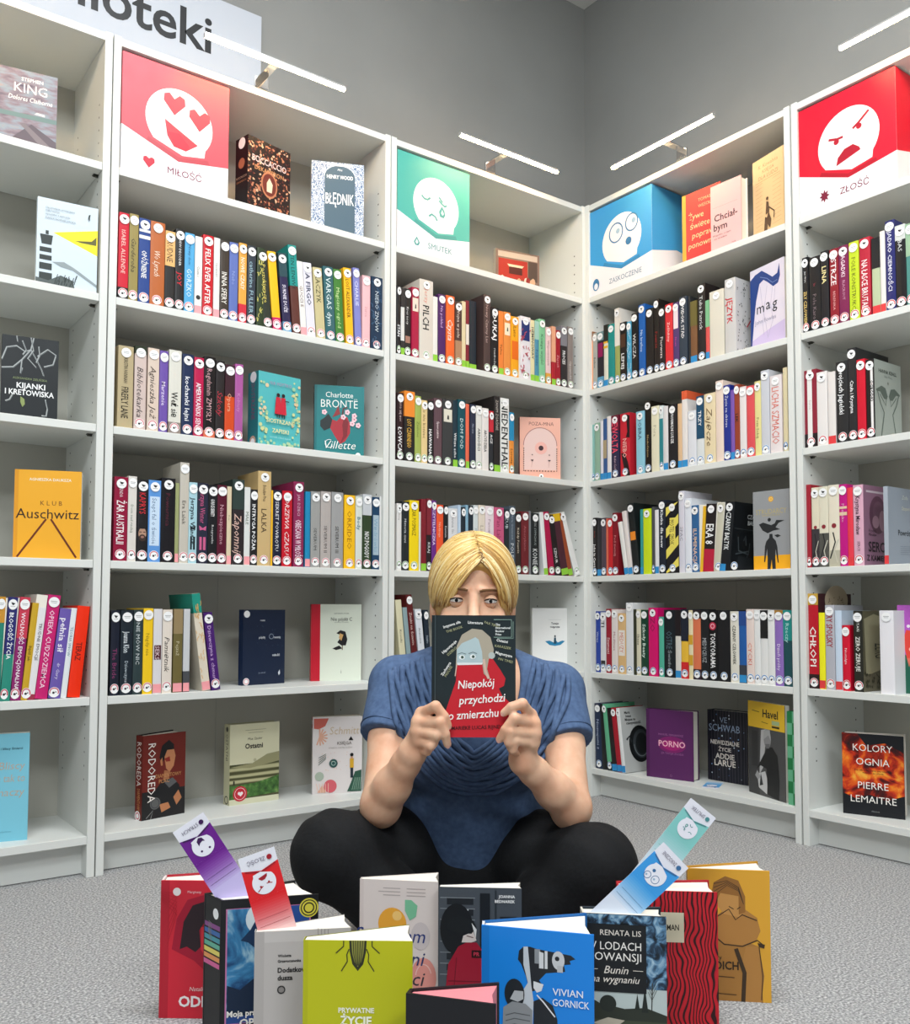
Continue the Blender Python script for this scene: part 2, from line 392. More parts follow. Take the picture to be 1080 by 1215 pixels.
def side_art(b, art, w, d, h, k, R):
    """the front cover of a book in a row, where its right side shows"""
    s = Sheet(b, (w, 0, 0), (0, 1, 0), (0, 0, 1), (1, 0, 0), d, h); M = lambda c: mat(c, .42)
    if art == 'speckle':
        for _ in range(90):
            x, y = R.uniform(.03, .93), R.uniform(.03, .95); s.line([(x, y), (x + R.uniform(-.03, .03), y + R.uniform(.005, .02))], .02, M('34363a'))
        s.line([(.3, .36), (.5, .52), (.5, .38)], .03, M('b83040')); s.line([(.55, .36), (.7, .5), (.85, .5), (.9, .4)], .03, M('b83040'))
    elif art == 'krall':
        s.rect(0, 0, 1, 1, M('a4aaa2')); s.text('HANNA KRALL', .5, .87, .045, M('24302a'), .8, b=.03); s.text('Biała Maria', .52, .81, .03, M('6c746c'), .6)
        g = M('5c665e')
        for q in (1, -1):
            f = lambda x: .5 + q * (x - .5)
            s.poly([(f(x), y) for x, y in [(.52, .56), (.6, .66), (.75, .68), (.95, .62), (.94, .60), (.8, .6), (.66, .52), (.56, .52)]], g)
            s.line([(f(.9), .6), (f(.8), .46), (f(.66), .34), (f(.72), .2), (f(.78), .04)], .03, g); s.line([(f(.57), .53), (f(.6), .44), (f(.7), .5), (f(.82), .57)], .02, g)
        s.poly([(.5, .7), (.53, .73), (.5, .75), (.47, .73)], M('6c746c'))
    elif art == 'czar':
        s.rect(0, 0, 1, 1, M('14181c')); s.text('CZARNY', .72, .8, .06, M('e0e4e4'), .6, b=.02); s.text('BAŁTYK', .72, .71, .06, M('e0e4e4'), .6, b=.02)
        g = M('4c5458')
        for q in ([(.2, .5), (.25, .3), (.6, .25), (.62, .42)], [(.4, .45), (.45, .52), (.5, .38)], [(.15, .25), (.6, .3), (.55, .2)]): s.line(q, .03, g)
        s.poly([(.15, .05), (.8, .03), (.75, .2), (.25, .22)], M('24282c')); s.line([(.05, .62), (.95, .6)], .008, g)
    elif art == 'serce':
        s.rect(0, 0, 1, 1, M('9a7088')); s.rect(.1, .91, .9, .935, M('d8c8d0'))
        s.ell(.5, .64, .3, M('6a4458'), ry=.36); s.ell(.52, .68, .2, M('7a5468')); s.ell(.42, .55, .12, M('b08898')); s.ell(.66, .57, .12, M('b08898'), ry=.2)
        s.text('Krystyna', .3, .44, .035, M('2a1a24'), .5); s.text('Mirosław', .3, .39, .035, M('2a1a24'), .5)
        s.text('SERCE', .5, .24, .12, M('241820'), .86, b=.02); s.text('Z KAMIENIA', .5, .1, .07, M('241820'), .86, b=.02)
    elif art == 'zero':
        s.rect(0, 0, 1, 1, M('5c5844')); s.poly([(.1, .2), (.05, .9), (.4, .96), (.9, .9), (1, .3)], M('9a9478')); s.rect(0, 0, 1, .22, M('6a6450'))
        for _ in range(50):
            x, y = R.uniform(.02, .95), R.uniform(.02, .22); s.line([(x, y), (x + R.uniform(-.05, .05), y + .03)], .03, M('3a3828'))
        s.text('Stań', .7, .8, .07, M('20201c'), .5, b=.02); s.text('ZERO', .62, .5, .3, M('34342a'), .3, rot=-90)
    elif art == 'wheel':
        s.rect(0, 0, 1, 1, M('b8bab8'))
        for i, t in enumerate(('Maria', 'Iwasz', 'Miejsce na', 'rzeczywistość')): s.text(t, .15 + .04 * (i % 2), .92 - i * .055, .04, M('141414'), .7, b=.03, al='l')
        s.ell(.62, .42, .4, M('15181a'), ry=.46); s.ell(.66, .42, .3, M('3a4044'), ry=.36); s.ell(.68, .42, .22, M('1c2022'), ry=.27); s.ring(.66, .42, .26, .015, M('8a9296'), ry=.31, a0=180, a1=330)
        s.line([(.14, .5), (.25, .55), (.32, .46)], .05, M('2a2e30'))
    elif art == 'silver':
        s.rect(0, 0, 1, 1, M('98a0ac')); s.text('Zofia', .6, .88, .05, M('d4d8c8'), .6, sh=.3); s.text('Szopen', .62, .74, .05, M('d8d4b8'), .6, sh=.3); s.text('Powrót', .55, .42, .07, M('1c2024'), .8, b=.02)
        for i in range(5): s.line([(.4, .24 - i * .025), (.95, .25 - i * .025)], .006, M('707886'))
    elif art == 'fern':
        s.rect(0, 0, 1, 1, M('3a1820')); s.ell(.55, .93, .35, M('b8a890'), ry=.25)
        for _ in range(30):
            x, y = R.uniform(.3, .8), R.uniform(.8, .97); s.ell(x, y, .012, M('6a5848'), n=6)
SHELF_ROWS = [
('B', 2, 'L', 'books on the first shelf below the pink box', [
 (-1.5694, 0.0238, 0.2158, 0, 0.012, 'c8102e', 'ISABEL ALLENDE', 'f0c8c0', 'B:1c1517:.14;p:.3:.8', 'red book at the left end, beside olive book, first shelf below the pink box'),
 (-1.544, 0.0218, 0.2189, 0, 0.012, '94854a', 'Garderoba', '3a301c', 'i;f:.5;p:.3:.75', 'olive book between red and royal blue books, first shelf below the pink box'),
 (-1.5206, 0.0274, 0.2141, 0, 0.012, '1c3f86', 'OPÓŹNIENIE', 'f2f2f2', 'b;f:.45;p:.3:.62;S:e8e8e8:.76:.80', 'royal blue book between olive and rust brown books, first shelf below the pink box'),
 (-1.4922, 0.0358, 0.2142, 0, 0.012, 'b5622f', 'Wo Lyrach', 'f0dcc8', 'i;f:.4;p:.35:.65', 'rust brown book between royal blue and cream and black, first shelf below the pink box'),
 (-1.4551, 0.0246, 0.1984, 0, 0.012, '1e1c1c', 'TRUDNE', '2a1c10', 'T:e0b070:.45;t2;f:.6;p:.6:.93', 'cream and black book between rust brown and black books, first shelf below the pink box'),
 (-1.4288, 0.0222, 0.2099, 0, 0.012, '1b1b1d', 'JOY', 'd02030', 'f:.5;p:.3:.48;U:NEW DECODER:e8e8e8:.55:.88;b', 'black book between cream and black and light blue books, first shelf below the pink box'),
 (-1.4049, 0.0249, 0.206, 0, 0.012, '4da3d4', 'GORZKO', 'd8ecf5', 'f:.5;p:.2:.55;U:Nowy dom:1d4c78:.6:.85', 'light blue book between black and white books, first shelf below the pink box'),
 (-1.3783, 0.0192, 0.2033, 0, 0.012, 'e4e2de', 'Cisza i', '707070', 'q;f:.3;p:.25:.85;D:.42', 'white book between light blue and bright red books, first shelf below the pink box'),
 (-1.3573, 0.0276, 0.213, 0, 0.012, 'c41e2a', 'FELIX EVER AFTER', 'f5f0ec', 'b;f:.5;p:.15:.83', 'bright red book between white and white books, first shelf below the pink box'),
 (-1.3279, 0.0161, 0.2119, 0, 0.012, 'e0dedb', 'Opowieść', '8a8a8a', 'q;f:.3;p:.4:.8', 'white book between bright red and dark brown books, first shelf below the pink box'),
 (-1.31, 0.0228, 0.2101, 0, 0.012, '3b3128', 'INNA SFERY', 'e8e4dc', 'b;f:.6;p:.2:.6', 'dark brown book between white and periwinkle books, first shelf below the pink box'),
 (-1.2854, 0.0235, 0.2109, 0, 0.012, '5a6db0', 'Niebo', '8c9cd0', 'f:.35;p:.3:.8', 'periwinkle book between dark brown and amber books, first shelf below the pink box'),
 (-1.2589, 0.0212, 0.2153, 0, 0.012, 'e2a246', 'NOWE CZASY', 'f6ead8', 'b;f:.5;p:.42:.82;B:cc2a3c:.24', 'amber book between periwinkle and dark slate books, first shelf below the pink box'),
 (-1.2348, 0.0229, 0.2143, 0, 0.012, '2b3440', 'catherine FULLER', '9fc0cc', 'f:.5;p:.15:.8', 'dark slate book between amber and leaf patterned books, first shelf below the pink box'),
 (-1.2079, 0.0214, 0.2155, 0, 0.012, '2a3a22', '', 'e0e0c0', 'n;Z:d8d070', 'leaf patterned book between dark slate and dark green books, first shelf below the pink box'),
 (-1.1857, 0.0235, 0.2085, -0.0952, 0.012, '232a1e', 'Poszukiwacze', 'd8c860', 'f:.45;p:.3:.85', 'leaning dark green book between leaf patterned and yellow books, first shelf below the pink box'),
 (-1.1592, 0.0234, 0.2129, -0.0931, 0.012, 'f2b90f', '', 'c09010', 'B:c81a60:.16', 'leaning yellow book between dark green and navy books, first shelf below the pink box'),
 (-1.129, 0.0238, 0.2155, -0.0918, 0.012, '241f48', 'SUKNIE DUŻE', 'e8e4f0', 'b;f:.4;p:.25:.6;T:2a4850:.3;B:6aa0c4:.13', 'leaning navy book between yellow and teal and brown books, first shelf below the pink box'),
 (-1.1009, 0.0241, 0.2447, -0.0777, 0.012, '5a2c24', 'TEN LENIWY', '0a2a2a', 'T:1f8e88:.46;t2;f:.45;p:.5:.9', 'leaning teal and brown book between navy and white books, first shelf below the pink box'),
 (-1.0754, 0.0171, 0.2055, -0.0811, 0.012, 'e2e0de', 'GUCCI E', '60402a', 'q;f:.5;p:.3:.75', 'leaning white book between teal and brown and lilac white, first shelf below the pink box'),
 (-1.0569, 0.0259, 0.2065, -0.0811, 0.012, 'dcdae6', 'A FIRGO', '28304a', 'b;f:.5;p:.4:.88', 'leaning lilac white book between white and sand books, first shelf below the pink box'),
 (-1.0278, 0.0276, 0.1997, -0.0763, 0.012, 'c4b98c', 'KACZYK', '3a4020', 'f:.5;p:.5:.9', 'leaning sand book between lilac white and teal grey books, first shelf below the pink box'),
 (-0.9984, 0.0303, 0.2102, -0.0587, 0.012, '2f5f66', 'VARGAS dym', 'd8e8e8', 'f:.5;p:.2:.85', 'leaning teal grey book between sand and green books, first shelf below the pink box'),
 (-0.9658, 0.0257, 0.2091, -0.0612, 0.012, '3d7a2f', 'Magiczny ogród', 'c8e0a0', 'f:.4;p:.2:.75', 'leaning green book between teal grey and golden yellow books, first shelf below the pink box'),
 (-0.9341, 0.0243, 0.2205, -0.0535, 0.012, 'f5b81c', 'LOST ALEXANDER', '2a2010', 'f:.45;p:.35:.85', 'leaning golden yellow book between green and lavender books, first shelf below the pink box'),
 (-0.9042, 0.0209, 0.2272, -0.0471, 0.012, '7d82c4', 'CHARLIE', 'dce0f4', 'f:.5;p:.45:.9', 'lavender book between golden yellow and pale pink books, first shelf below the pink box'),
 (-0.8819, 0.0258, 0.212, 0, 0.012, 'e8b6bb', 'Serce', 'c08088', 'f:.3;p:.3:.7', 'pale pink book between lavender and dark navy patterned books, first shelf below the pink box'),
 (-0.8527, 0.0387, 0.2161, 0, 0.012, '15304a', 'NIEBO ZNÓW', 'c8d4dc', 'Z:3a5c7c;f:.3;p:.25:.8', 'thick dark navy patterned book right of pale pink book, first shelf below the pink box'),
]),
('B', 3, 'L', 'books on the second shelf below the pink box', [
 (-1.5643, 0.0364, 0.2016, 0, 0.012, 'b3a37e', 'FIREFLY LANE', '2a2418', 'x;b;f:.45;p:.12:.5;U:KRISTIN HANNAH:2a2418:.55:.85', 'khaki book at the left end, beside pinkish beige book, second shelf below the pink box'),
 (-1.5247, 0.0283, 0.2072, 0, 0.012, 'cdbab3', 'Bibliotekarka', '4a4040', 'i;f:.5;p:.15:.75;T:26301c:.09', 'pinkish beige book between khaki and cream books, second shelf below the pink box'),
 (-1.4925, 0.0278, 0.2078, 0, 0.012, 'd6c3b4', 'Agnieszka Jeż', '3a2a24', 'i;f:.5;p:.15:.78', 'cream book between pinkish beige and purple books, second shelf below the pink box'),
 (-1.463, 0.0206, 0.2056, 0, 0.012, '6b4fa3', 'Marzenie', 'd8cce8', 'b;f:.45;p:.25:.7', 'purple book between cream and white books, second shelf below the pink box'),
 (-1.4397, 0.0313, 0.2122, 0, 0.012, 'd9d7cd', 'Weź się', '242424', 'b;f:.5;p:.2:.5;B:8c7f78:.14', 'thick white book between purple and navy books, second shelf below the pink box'),
 (-1.406, 0.0291, 0.2077, 0, 0.012, '16274d', 'kochanki lejni', 'e8e8ec', 'b;f:.4;p:.1:.8', 'navy book between white and crimson books, second shelf below the pink box'),
 (-1.3751, 0.025, 0.204, 0, 0.012, 'b9104a', 'AMERYKAŃSKI SEN', 'f4e4ea', 'b;f:.5;p:.13:.68', 'crimson book between navy and black books, second shelf below the pink box'),
 (-1.349, 0.03, 0.2105, 0, 0.012, '191517', 'Regulamin ZMYSŁY', 'c8a0a4', 'f:.45;p:.2:.85;B:d06a4a:.09', 'black book between crimson and black books, second shelf below the pink box'),
 (-1.3172, 0.0233, 0.2049, 0, 0.012, '1c1416', 'Szkoły', 'b02a3c', 'i;f:.6;p:.1:.8', 'black book between black and maroon and orange books, second shelf below the pink box'),
 (-1.2922, 0.0261, 0.1987, 0, 0.012, 'cf4a22', 'Opera', 'e8b090', 'T:3a1a26:.42;f:.4;p:.3:.7', 'maroon and orange book between black and mauve books, second shelf below the pink box'),
 (-1.265, 0.022, 0.2046, 0, 0.012, 'a8579a', 'Kobiety', 'c88abc', 'f:.4;p:.2:.8', 'mauve book right of maroon and orange book, second shelf below the pink box'),
]),
('B', 4, 'L', 'books on the third shelf below the pink box', [
 (-1.5667, 0.0322, 0.2031, 0, 0.012, '8e1238', 'ŻAR AUSTRALII', 'f2e6e6', 'b;f:.55;p:.2:.72;U:WENDA:e8d0d4:.76:.9', 'maroon book at the left end, beside white book, third shelf below the pink box'),
 (-1.5336, 0.0202, 0.2072, 0, 0.012, 'd8d3cc', 'Dom nad rzeką', '6a7a6a', 'f:.3;p:.2:.8', 'white book between maroon and black portrait books, third shelf below the pink box'),
 (-1.5107, 0.0248, 0.201, 0, 0.012, '17161a', 'KAPRYS', 'c42a34', 'b;f:.6;p:.58:.84;H', 'black portrait book between white and sky blue books, third shelf below the pink box'),
 (-1.4843, 0.0302, 0.2019, 0, 0.012, '5b94d6', 'Szept fal o świcie', '4a6a90', 'W:c8dcf0:.2:.8;f:.35;p:.22:.78', 'sky blue book between black portrait and black books, third shelf below the pink box'),
 (-1.4527, 0.0346, 0.21, 0, 0.012, '16141a', 'Powiernica', '5a2032', 'f:.3;p:.4:.85', 'black book between sky blue and pale green books, third shelf below the pink box'),
 (-1.4175, 0.0093, 0.1999, 0, 0.012, '9aa070', '', '60704a', 'q', 'slim pale green book between black and grey books, third shelf below the pink box'),
 (-1.4064, 0.023, 0.2533, 0, 0.012, 'c2bcb0', 'Era Lalek', '4a4642', 'f:.4;p:.25:.75', 'tall grey book between pale green and pale blue books, third shelf below the pink box'),
 (-1.3827, 0.0212, 0.2051, 0, 0.012, 'a9d0da', 'Jerzyna Winter', '16242c', 'b;f:.5;p:.15:.9;F', 'pale blue book between grey and navy books, third shelf below the pink box'),
 (-1.3597, 0.0268, 0.2056, 0, 0.012, '1b2036', 'Jerzyna Winter', 'c85a88', 'f:.5;p:.5:.9;F', 'navy book between pale blue and black books, third shelf below the pink box'),
 (-1.3318, 0.0236, 0.2025, 0, 0.012, '19191d', 'GORĄCE SEKRETY', 'f2f2f2', 'b;f:.4;p:.6:.82;U:Rozgrywka:c8c8c8:.25:.5', 'black book between navy and dark maroon books, third shelf below the pink box'),
 (-1.3075, 0.0246, 0.2046, 0, 0.012, '561129', 'Niebezpieczne', 'c89aa6', 'f:.4;p:.1:.9', 'dark maroon book between black and cream books, third shelf below the pink box'),
 (-1.2817, 0.0122, 0.2027, 0, 0.012, 'd8c8a8', 'Dom', '8a7a5a', 'q;f:.3;p:.4:.8', 'slim cream book between dark maroon and black and red, third shelf below the pink box'),
 (-1.2669, 0.0319, 0.2227, 0, 0.012, '231a1e', 'Zapomnij', 'd8b4a8', 'i;f:.6;p:.12:.6;T:2c3c38:.35', 'black and red book between cream and white books, third shelf below the pink box'),
 (-1.2338, 0.016, 0.205, 0, 0.012, 'dcdedb', 'MAŁE', '5a6a5a', 'q;f:.5;p:.3:.9', 'white book between black and red and black books, third shelf below the pink box'),
 (-1.217, 0.0197, 0.2004, 0, 0.012, '1a1a1c', 'INTRYGA POŻAR', 'f0f0f0', 'b;f:.45;p:.15:.85', 'black book between white and tan books, third shelf below the pink box'),
 (-1.1964, 0.0372, 0.2516, 0, 0.012, 'c8ab77', 'LALKA', '3a2a1c', 'f:.4;p:.35:.6;U:Bolesław Prus:5a4a34:.68:.85', 'thick tan book between black and yellow books, third shelf below the pink box'),
 (-1.158, 0.0049, 0.2027, 0, 0.012, 'f0b820', '', '806010', 'n', 'slim yellow book between tan and navy books, third shelf below the pink box'),
 (-1.1523, 0.0237, 0.204, 0, 0.012, '181c34', 'SEKRET POWROTU', 'e8e8ec', 'f:.4;p:.2:.85', 'navy book between yellow and red books, third shelf below the pink box'),
 (-1.1258, 0.029, 0.2044, 0, 0.012, 'c31428', 'DRZEWA CZASU', 'f4e0e0', 'i;f:.45;p:.15:.9', 'red book between navy and magenta books, third shelf below the pink box'),
 (-1.0926, 0.0307, 0.2321, 0, 0.012, '8a2551', 'OBIECANA W MIŁOŚCI', 'f0d8e4', 'b;f:.55;p:.08:.55;U:JAK DZIECI:d8b0c4:.6:.85', 'magenta book between red and cyan books, third shelf below the pink box'),
 (-1.0569, 0.0149, 0.2074, 0, 0.012, '1f87b5', '', 'd0e8f4', 'q', 'cyan book between magenta and grey books, third shelf below the pink box'),
 (-1.0398, 0.028, 0.2093, 0, 0.012, '9c9c9a', 'SEVERUM', '3c3c3c', 'f:.3;p:.2:.55', 'grey book between cyan and pinkish grey books, third shelf below the pink box'),
 (-1.0096, 0.0315, 0.2119, 0, 0.012, 'b0a8a4', 'SEVERUM II', '4c4444', 'f:.3;p:.2:.55', 'pinkish grey book between grey and grey books, third shelf below the pink box'),
 (-0.9759, 0.0369, 0.2128, 0, 0.012, '9b9b9b', 'SEVERUM III', '3c3c3c', 'f:.3;p:.2:.55', 'thick grey book between pinkish grey and yellow books, third shelf below the pink box'),
 (-0.9354, 0.0349, 0.2079, 0, 0.012, 'f3bd1b', 'ORKIDEO', 'a87408', 'f:.4;p:.15:.9', 'yellow book between grey and white books, third shelf below the pink box'),
 (-0.8982, 0.0207, 0.2063, 0, 0.012, 'd5dbd3', 'Body', '4a7a8a', 'b;f:.5;p:.4:.85', 'white book between yellow and black and green books, third shelf below the pink box'),
 (-0.8753, 0.0288, 0.2144, 0, 0.012, '2e4026', 'NICI POGODY', 'f2f2f2', 'b;f:.5;p:.15:.5;T:c4c8cc:.28', 'black and green book between white and dark blue books, third shelf below the pink box'),
 (-0.8436, 0.024, 0.2087, 0, 0.012, '1c4060', 'Wędrówki', '7aa0b8', 'W:a4b8c4:.2:.75;f:.5;p:.22:.73', 'dark blue book between black and green and white books, third shelf below the pink box'),
 (-0.819, 0.005, 0.2123, 0, 0.012, 'dcdcda', '', '909090', 'q', 'slim white book right of dark blue book, third shelf below the pink box'),
]),
('B', 5, 'L', 'books on the fourth shelf below the pink box', [
 (-1.5674, 0.0202, 0.2028, 0, 0.012, '141a2b', 'The Bride', '8a3a68', 'f:.5;p:.15:.6', 'dark navy book left of blue black book, fourth shelf below the pink box'),
 (-1.5446, 0.0291, 0.2028, 0, 0.012, '16222c', 'Joanna Klon', 'd8e0e4', 'b;f:.45;p:.5:.75;U:Dziewczyna:b8c4cc:.15:.4', 'blue black book between dark navy and dark slate books, fourth shelf below the pink box'),
 (-1.5141, 0.0222, 0.2046, 0, 0.012, '2c3c3e', 'NIE MÓW NIC', 'c8d0d0', 'f:.4;p:.35:.85', 'dark slate book between blue black and yellow books, fourth shelf below the pink box'),
 (-1.4906, 0.0231, 0.2081, 0, 0.012, 'f0c514', 'Nigdy nie', 'a08010', 'f:.35;p:.3:.85', 'yellow book between dark slate and white and red books, fourth shelf below the pink box'),
 (-1.4657, 0.0207, 0.2065, 0, 0.012, 'dad8da', 'SEKS', 'e8d0d4', 'q;f:.5;p:.4:.56;W:4a1420:.4:.57', 'white and red book between yellow and cream books, fourth shelf below the pink box'),
 (-1.4433, 0.0237, 0.2048, 0, 0.012, 'e3d8cc', 'Pamiętnik', '3a3430', 'i;f:.5;p:.12:.8', 'cream book between white and red and moss green books, fourth shelf below the pink box'),
 (-1.416, 0.0227, 0.2066, 0, 0.012, '6b6034', 'Pejzaż', 'c8c0a0', 'q;T:94805c:.3;f:.35;p:.25:.8', 'moss green book between cream and white books, fourth shelf below the pink box'),
 (-1.3905, 0.0161, 0.2067, 0, 0.012, 'c8cacc', '', '606468', 'q;B:4a4c50:.25', 'white book between moss green and cream books, fourth shelf below the pink box'),
 (-1.3399, 0.0212, 0.2464, -0.131, 0.012, 'ddd3c0', '', '2a6a60', 'q;T:1f8e7c:.2;Z:d8a860;d:.165', 'leaning tall cream book between white and purple books, fourth shelf below the pink box'),
 (-1.3149, 0.0229, 0.1982, -0.1291, 0.012, '45186b', 'Dziewczyna z chmur', 'd0b0e0', 'f:.4;p:.12:.85', 'leaning purple book at the right end, beside cream book, fourth shelf below the pink box'),
]),
('A', 5, 'L', 'books on the fifth shelf in the far left bookcase', [
 (-1.821, 0.0161, 0.2325, 0.0281, 0.012, '22806e', '', 'e0c040', 'T:c89030:.25', 'striped teal book left of blue green book, fifth shelf in the far left bookcase'),
 (-1.8042, 0.0194, 0.2316, 0.0505, 0.012, '2a8a78', 'BŁOGOŚĆ ŻYCIA', 'f0f4f4', 'b;f:.45;p:.4:.85;T:26286a:.55', 'leaning blue green book right of striped teal book, fifth shelf in the far left bookcase'),
 (-1.7837, 0.0209, 0.2319, 0.0676, 0.012, '8a1c66', 'WOLNOŚĆ EMOCJONALNA', 'f4e8ee', 'b;f:.4;p:.1:.85;T:c83a50:.4', 'leaning red and purple book left of gold book, fifth shelf in the far left bookcase'),
 (-1.7622, 0.0136, 0.2196, 0.0908, 0.012, 'c9a227', 'Bądź jak', '4a3408', 'n;f:.4;p:.15:.8', 'leaning gold book between red and purple and white, fifth shelf in the far left bookcase'),
 (-1.7482, 0.0137, 0.2091, 0.1031, 0.012, 'e2e0e2', 'TRUDNE EMOCJE', '3a3a3a', 'n;f:.45;p:.4:.85;B:9a3048:.06', 'leaning white book between gold and magenta books, fifth shelf in the far left bookcase'),
 (-1.7333, 0.0264, 0.2375, 0.1044, 0.012, 'c4156b', 'OPIEKA CUDZOZIEMCA', 'f4c8dc', 'b;f:.4;p:.1:.85', 'leaning tall magenta book between white and violet books, fifth shelf in the far left bookcase'),
 (-1.7045, 0.0257, 0.2063, 0.1051, 0.012, '6a58a8', 'pełnia sił', 'f0ecf6', 'b;f:.5;p:.5:.9;n;U:dr Gary:d8d0e8:.2:.4', 'leaning violet book between magenta and white books, fifth shelf in the far left bookcase'),
 (-1.6777, 0.0124, 0.2081, 0.0948, 0.012, 'e2e6e8', 'TEORIA SNÓW', '5a8a9a', 'n;f:.45;p:.4:.85', 'slim leaning white book between violet and orange red, fifth shelf in the far left bookcase'),
 (-1.6629, 0.0275, 0.2124, 0.0882, 0.012, 'f0300f', 'TERAZ', '7a1408', 'n;b;f:.45;p:.4:.6', 'leaning orange red book right of white book, fifth shelf in the far left bookcase'),
]),
('C', 2, 'L', 'books on the first shelf below the teal box', [
 (-0.7636, 0.0135, 0.208, 0, 0.012, '1d1d1f', 'STAN', 'f2f2f2', 'f:.6;p:.2:.5;b', 'black book left of white and black book, first shelf below the teal box'),
 (-0.7494, 0.0126, 0.2025, 0, 0.012, 'd8d8d4', '', '606060', 'q;T:2a2a2c:.28;B:2a2a2c:.22', 'slim white and black book between black and black books, first shelf below the teal box'),
 (-0.7362, 0.021, 0.2048, 0, 0.012, '1c1a1a', 'Kres nocy', 'd8d8d8', 'f:.35;p:.35:.85;W:a07464:.2:.3', 'black book between white and black and crimson books, first shelf below the teal box'),
 (-0.7111, 0.0253, 0.2149, 0, 0.012, 'a8163f', '', 'e0a0b4', 'W:ddd4c4:.66:.85;M', 'crimson book between black and cream books, first shelf below the teal box'),
 (-0.683, 0.0495, 0.2461, 0, 0.012, 'd3cbc0', 'PILCH', '17171a', 'b;x;f:.45;p:.38:.68;U:Jerzy:d89080:.7:.9', 'thick cream book between crimson and white books, first shelf below the teal box'),
 (-0.6329, 0.0167, 0.2018, 0, 0.012, 'e0ddd8', '', 'a05060', 'q', 'white book between cream and purple books, first shelf below the teal box'),
 (-0.6133, 0.0264, 0.2142, 0, 0.012, '4a1d5e', 'Na pokład', 'c8a8d4', 'f:.35;p:.45:.9', 'purple book between white and orange books, first shelf below the teal box'),
 (-0.5834, 0.0311, 0.2166, 0, 0.012, 'e8662a', 'Czysta', 'f8e8dc', 'i;f:.6;p:.35:.65', 'orange book between purple and brown books, first shelf below the teal box'),
 (-0.5487, 0.0246, 0.2039, 0, 0.012, '4a3430', 'Wojna w polu', 'e8dccc', 'f:.4;p:.45:.9;B:a88060:.4', 'brown book between orange and cream books, first shelf below the teal box'),
 (-0.523, 0.0146, 0.2097, 0, 0.012, 'd8c8a0', '', 'a09060', 'q', 'cream book between brown and maroon books, first shelf below the teal box'),
 (-0.5073, 0.0118, 0.2156, 0, 0.012, '7a1c2c', '', 'e0d0c8', 'q;W:ddd4c8:.35:.65', 'slim maroon book between cream and dark blue books, first shelf below the teal box'),
 (-0.481, 0.028, 0.2261, 0, 0.03, '1e2a34', '', '4a5a68', 'q', 'dark blue book between maroon and brown books, first shelf below the teal box'),
 (-0.4368, 0.0275, 0.2499, 0, 0.012, '4a3a38', 'Nowy Czarny Las', 'c0a8a0', 'f:.35;p:.35:.9;d:.15', 'tall brown book between dark blue and black books, first shelf below the teal box'),
 (-0.4072, 0.0304, 0.2152, 0, 0.012, '151517', 'DUKAJ', 'f4f4f4', 'b;f:.55;p:.45:.97;U:rozdroża:d8d8d8:.12:.4', 'black book between brown and orange books, first shelf below the teal box'),
 (-0.3751, 0.0193, 0.2089, 0, 0.012, 'e9823a', 'Tańce', '3a2010', 'q;f:.4;p:.2:.6', 'orange book between black and orange books, first shelf below the teal box'),
 (-0.3541, 0.028, 0.2106, 0, 0.012, 'e08a3e', '', 'a05020', 'W:e8dcc0:.64:.83;M', 'orange book between orange and amber books, first shelf below the teal box'),
 (-0.3239, 0.0323, 0.202, 0, 0.012, 'eba21b', 'Lato', '6a3c08', 'W:e06a18:.3:.6;f:.35;p:.65:.85', 'amber book between orange and white books, first shelf below the teal box'),
 (-0.2907, 0.0056, 0.2058, 0, 0.012, 'e0ddd6', '', '909090', 'q', 'slim white book between amber and patterned white books, first shelf below the teal box'),
 (-0.2842, 0.0438, 0.2108, 0, 0.012, 'dcd8dc', '', 'e8e8e8', 'W:1c2f6a:.62:.93;Z:b04a5a', 'thick patterned white book between white and pale yellow books, first shelf below the teal box'),
 (-0.2391, 0.0164, 0.2051, 0, 0.012, 'd8d0a4', 'HEMINGWAY', '2c3c4c', 'q;b;f:.6;p:.35:.9', 'pale yellow book between patterned white and teal blue books, first shelf below the teal box'),
 (-0.2213, 0.0174, 0.2052, 0, 0.012, '4a8aa4', 'Podróże', '1c4a6a', 'q;T:9cc4b8:.3;f:.5;p:.15:.65', 'teal blue book between pale yellow and mint green books, first shelf below the teal box'),
 (-0.2026, 0.0271, 0.2166, 0, 0.012, '7fbf92', 'Księga wyjść', '2c5a3c', 'f:.4;p:.2:.85', 'mint green book between teal blue and pale pink books, first shelf below the teal box'),
 (-0.1719, 0.0214, 0.1944, 0, 0.012, 'e4c4c4', 'Wspomnienia', '8a6068', 'f:.4;p:.25:.85;B:e0a040:.2', 'pale pink book between mint green and red books, first shelf below the teal box'),
 (-0.1458, 0.017, 0.2023, 0, 0.012, 'a8202c', '', 'e0b080', 'q;T:dca080:.6', 'red book between pale pink and dark red books, first shelf below the teal box'),
 (-0.1274, 0.0209, 0.1923, 0, 0.012, '9c1426', 'Zapach', 'e0a0a4', 'f:.4;p:.2:.7', 'dark red book between red and black and grey books, first shelf below the teal box'),
 (-0.1042, 0.0281, 0.2112, 0, 0.012, '2c2628', 'PROCES', 'f2f2f2', 'b;f:.45;p:.38:.6;T:7a7880:.32', 'black and grey book between dark red and taupe books, first shelf below the teal box'),
 (-0.0714, 0.0237, 0.2153, 0, 0.012, '847a76', 'Opowieść', 'd8d0cc', 'f:.35;p:.15:.45', 'taupe book right of black and grey book, first shelf below the teal box'),
]),
('C', 3, 'L', 'books on the second shelf below the teal box', [
 (-0.7614, 0.0223, 0.2019, 0, 0.012, '2a1418', 'ŁOWCA', 'f0f0f0', 'b;f:.6;p:.13:.5;U:KTO SIĘ BOI:e0c8c8:.55:.9', 'black and maroon book left of orange and black book, second shelf below the teal box'),
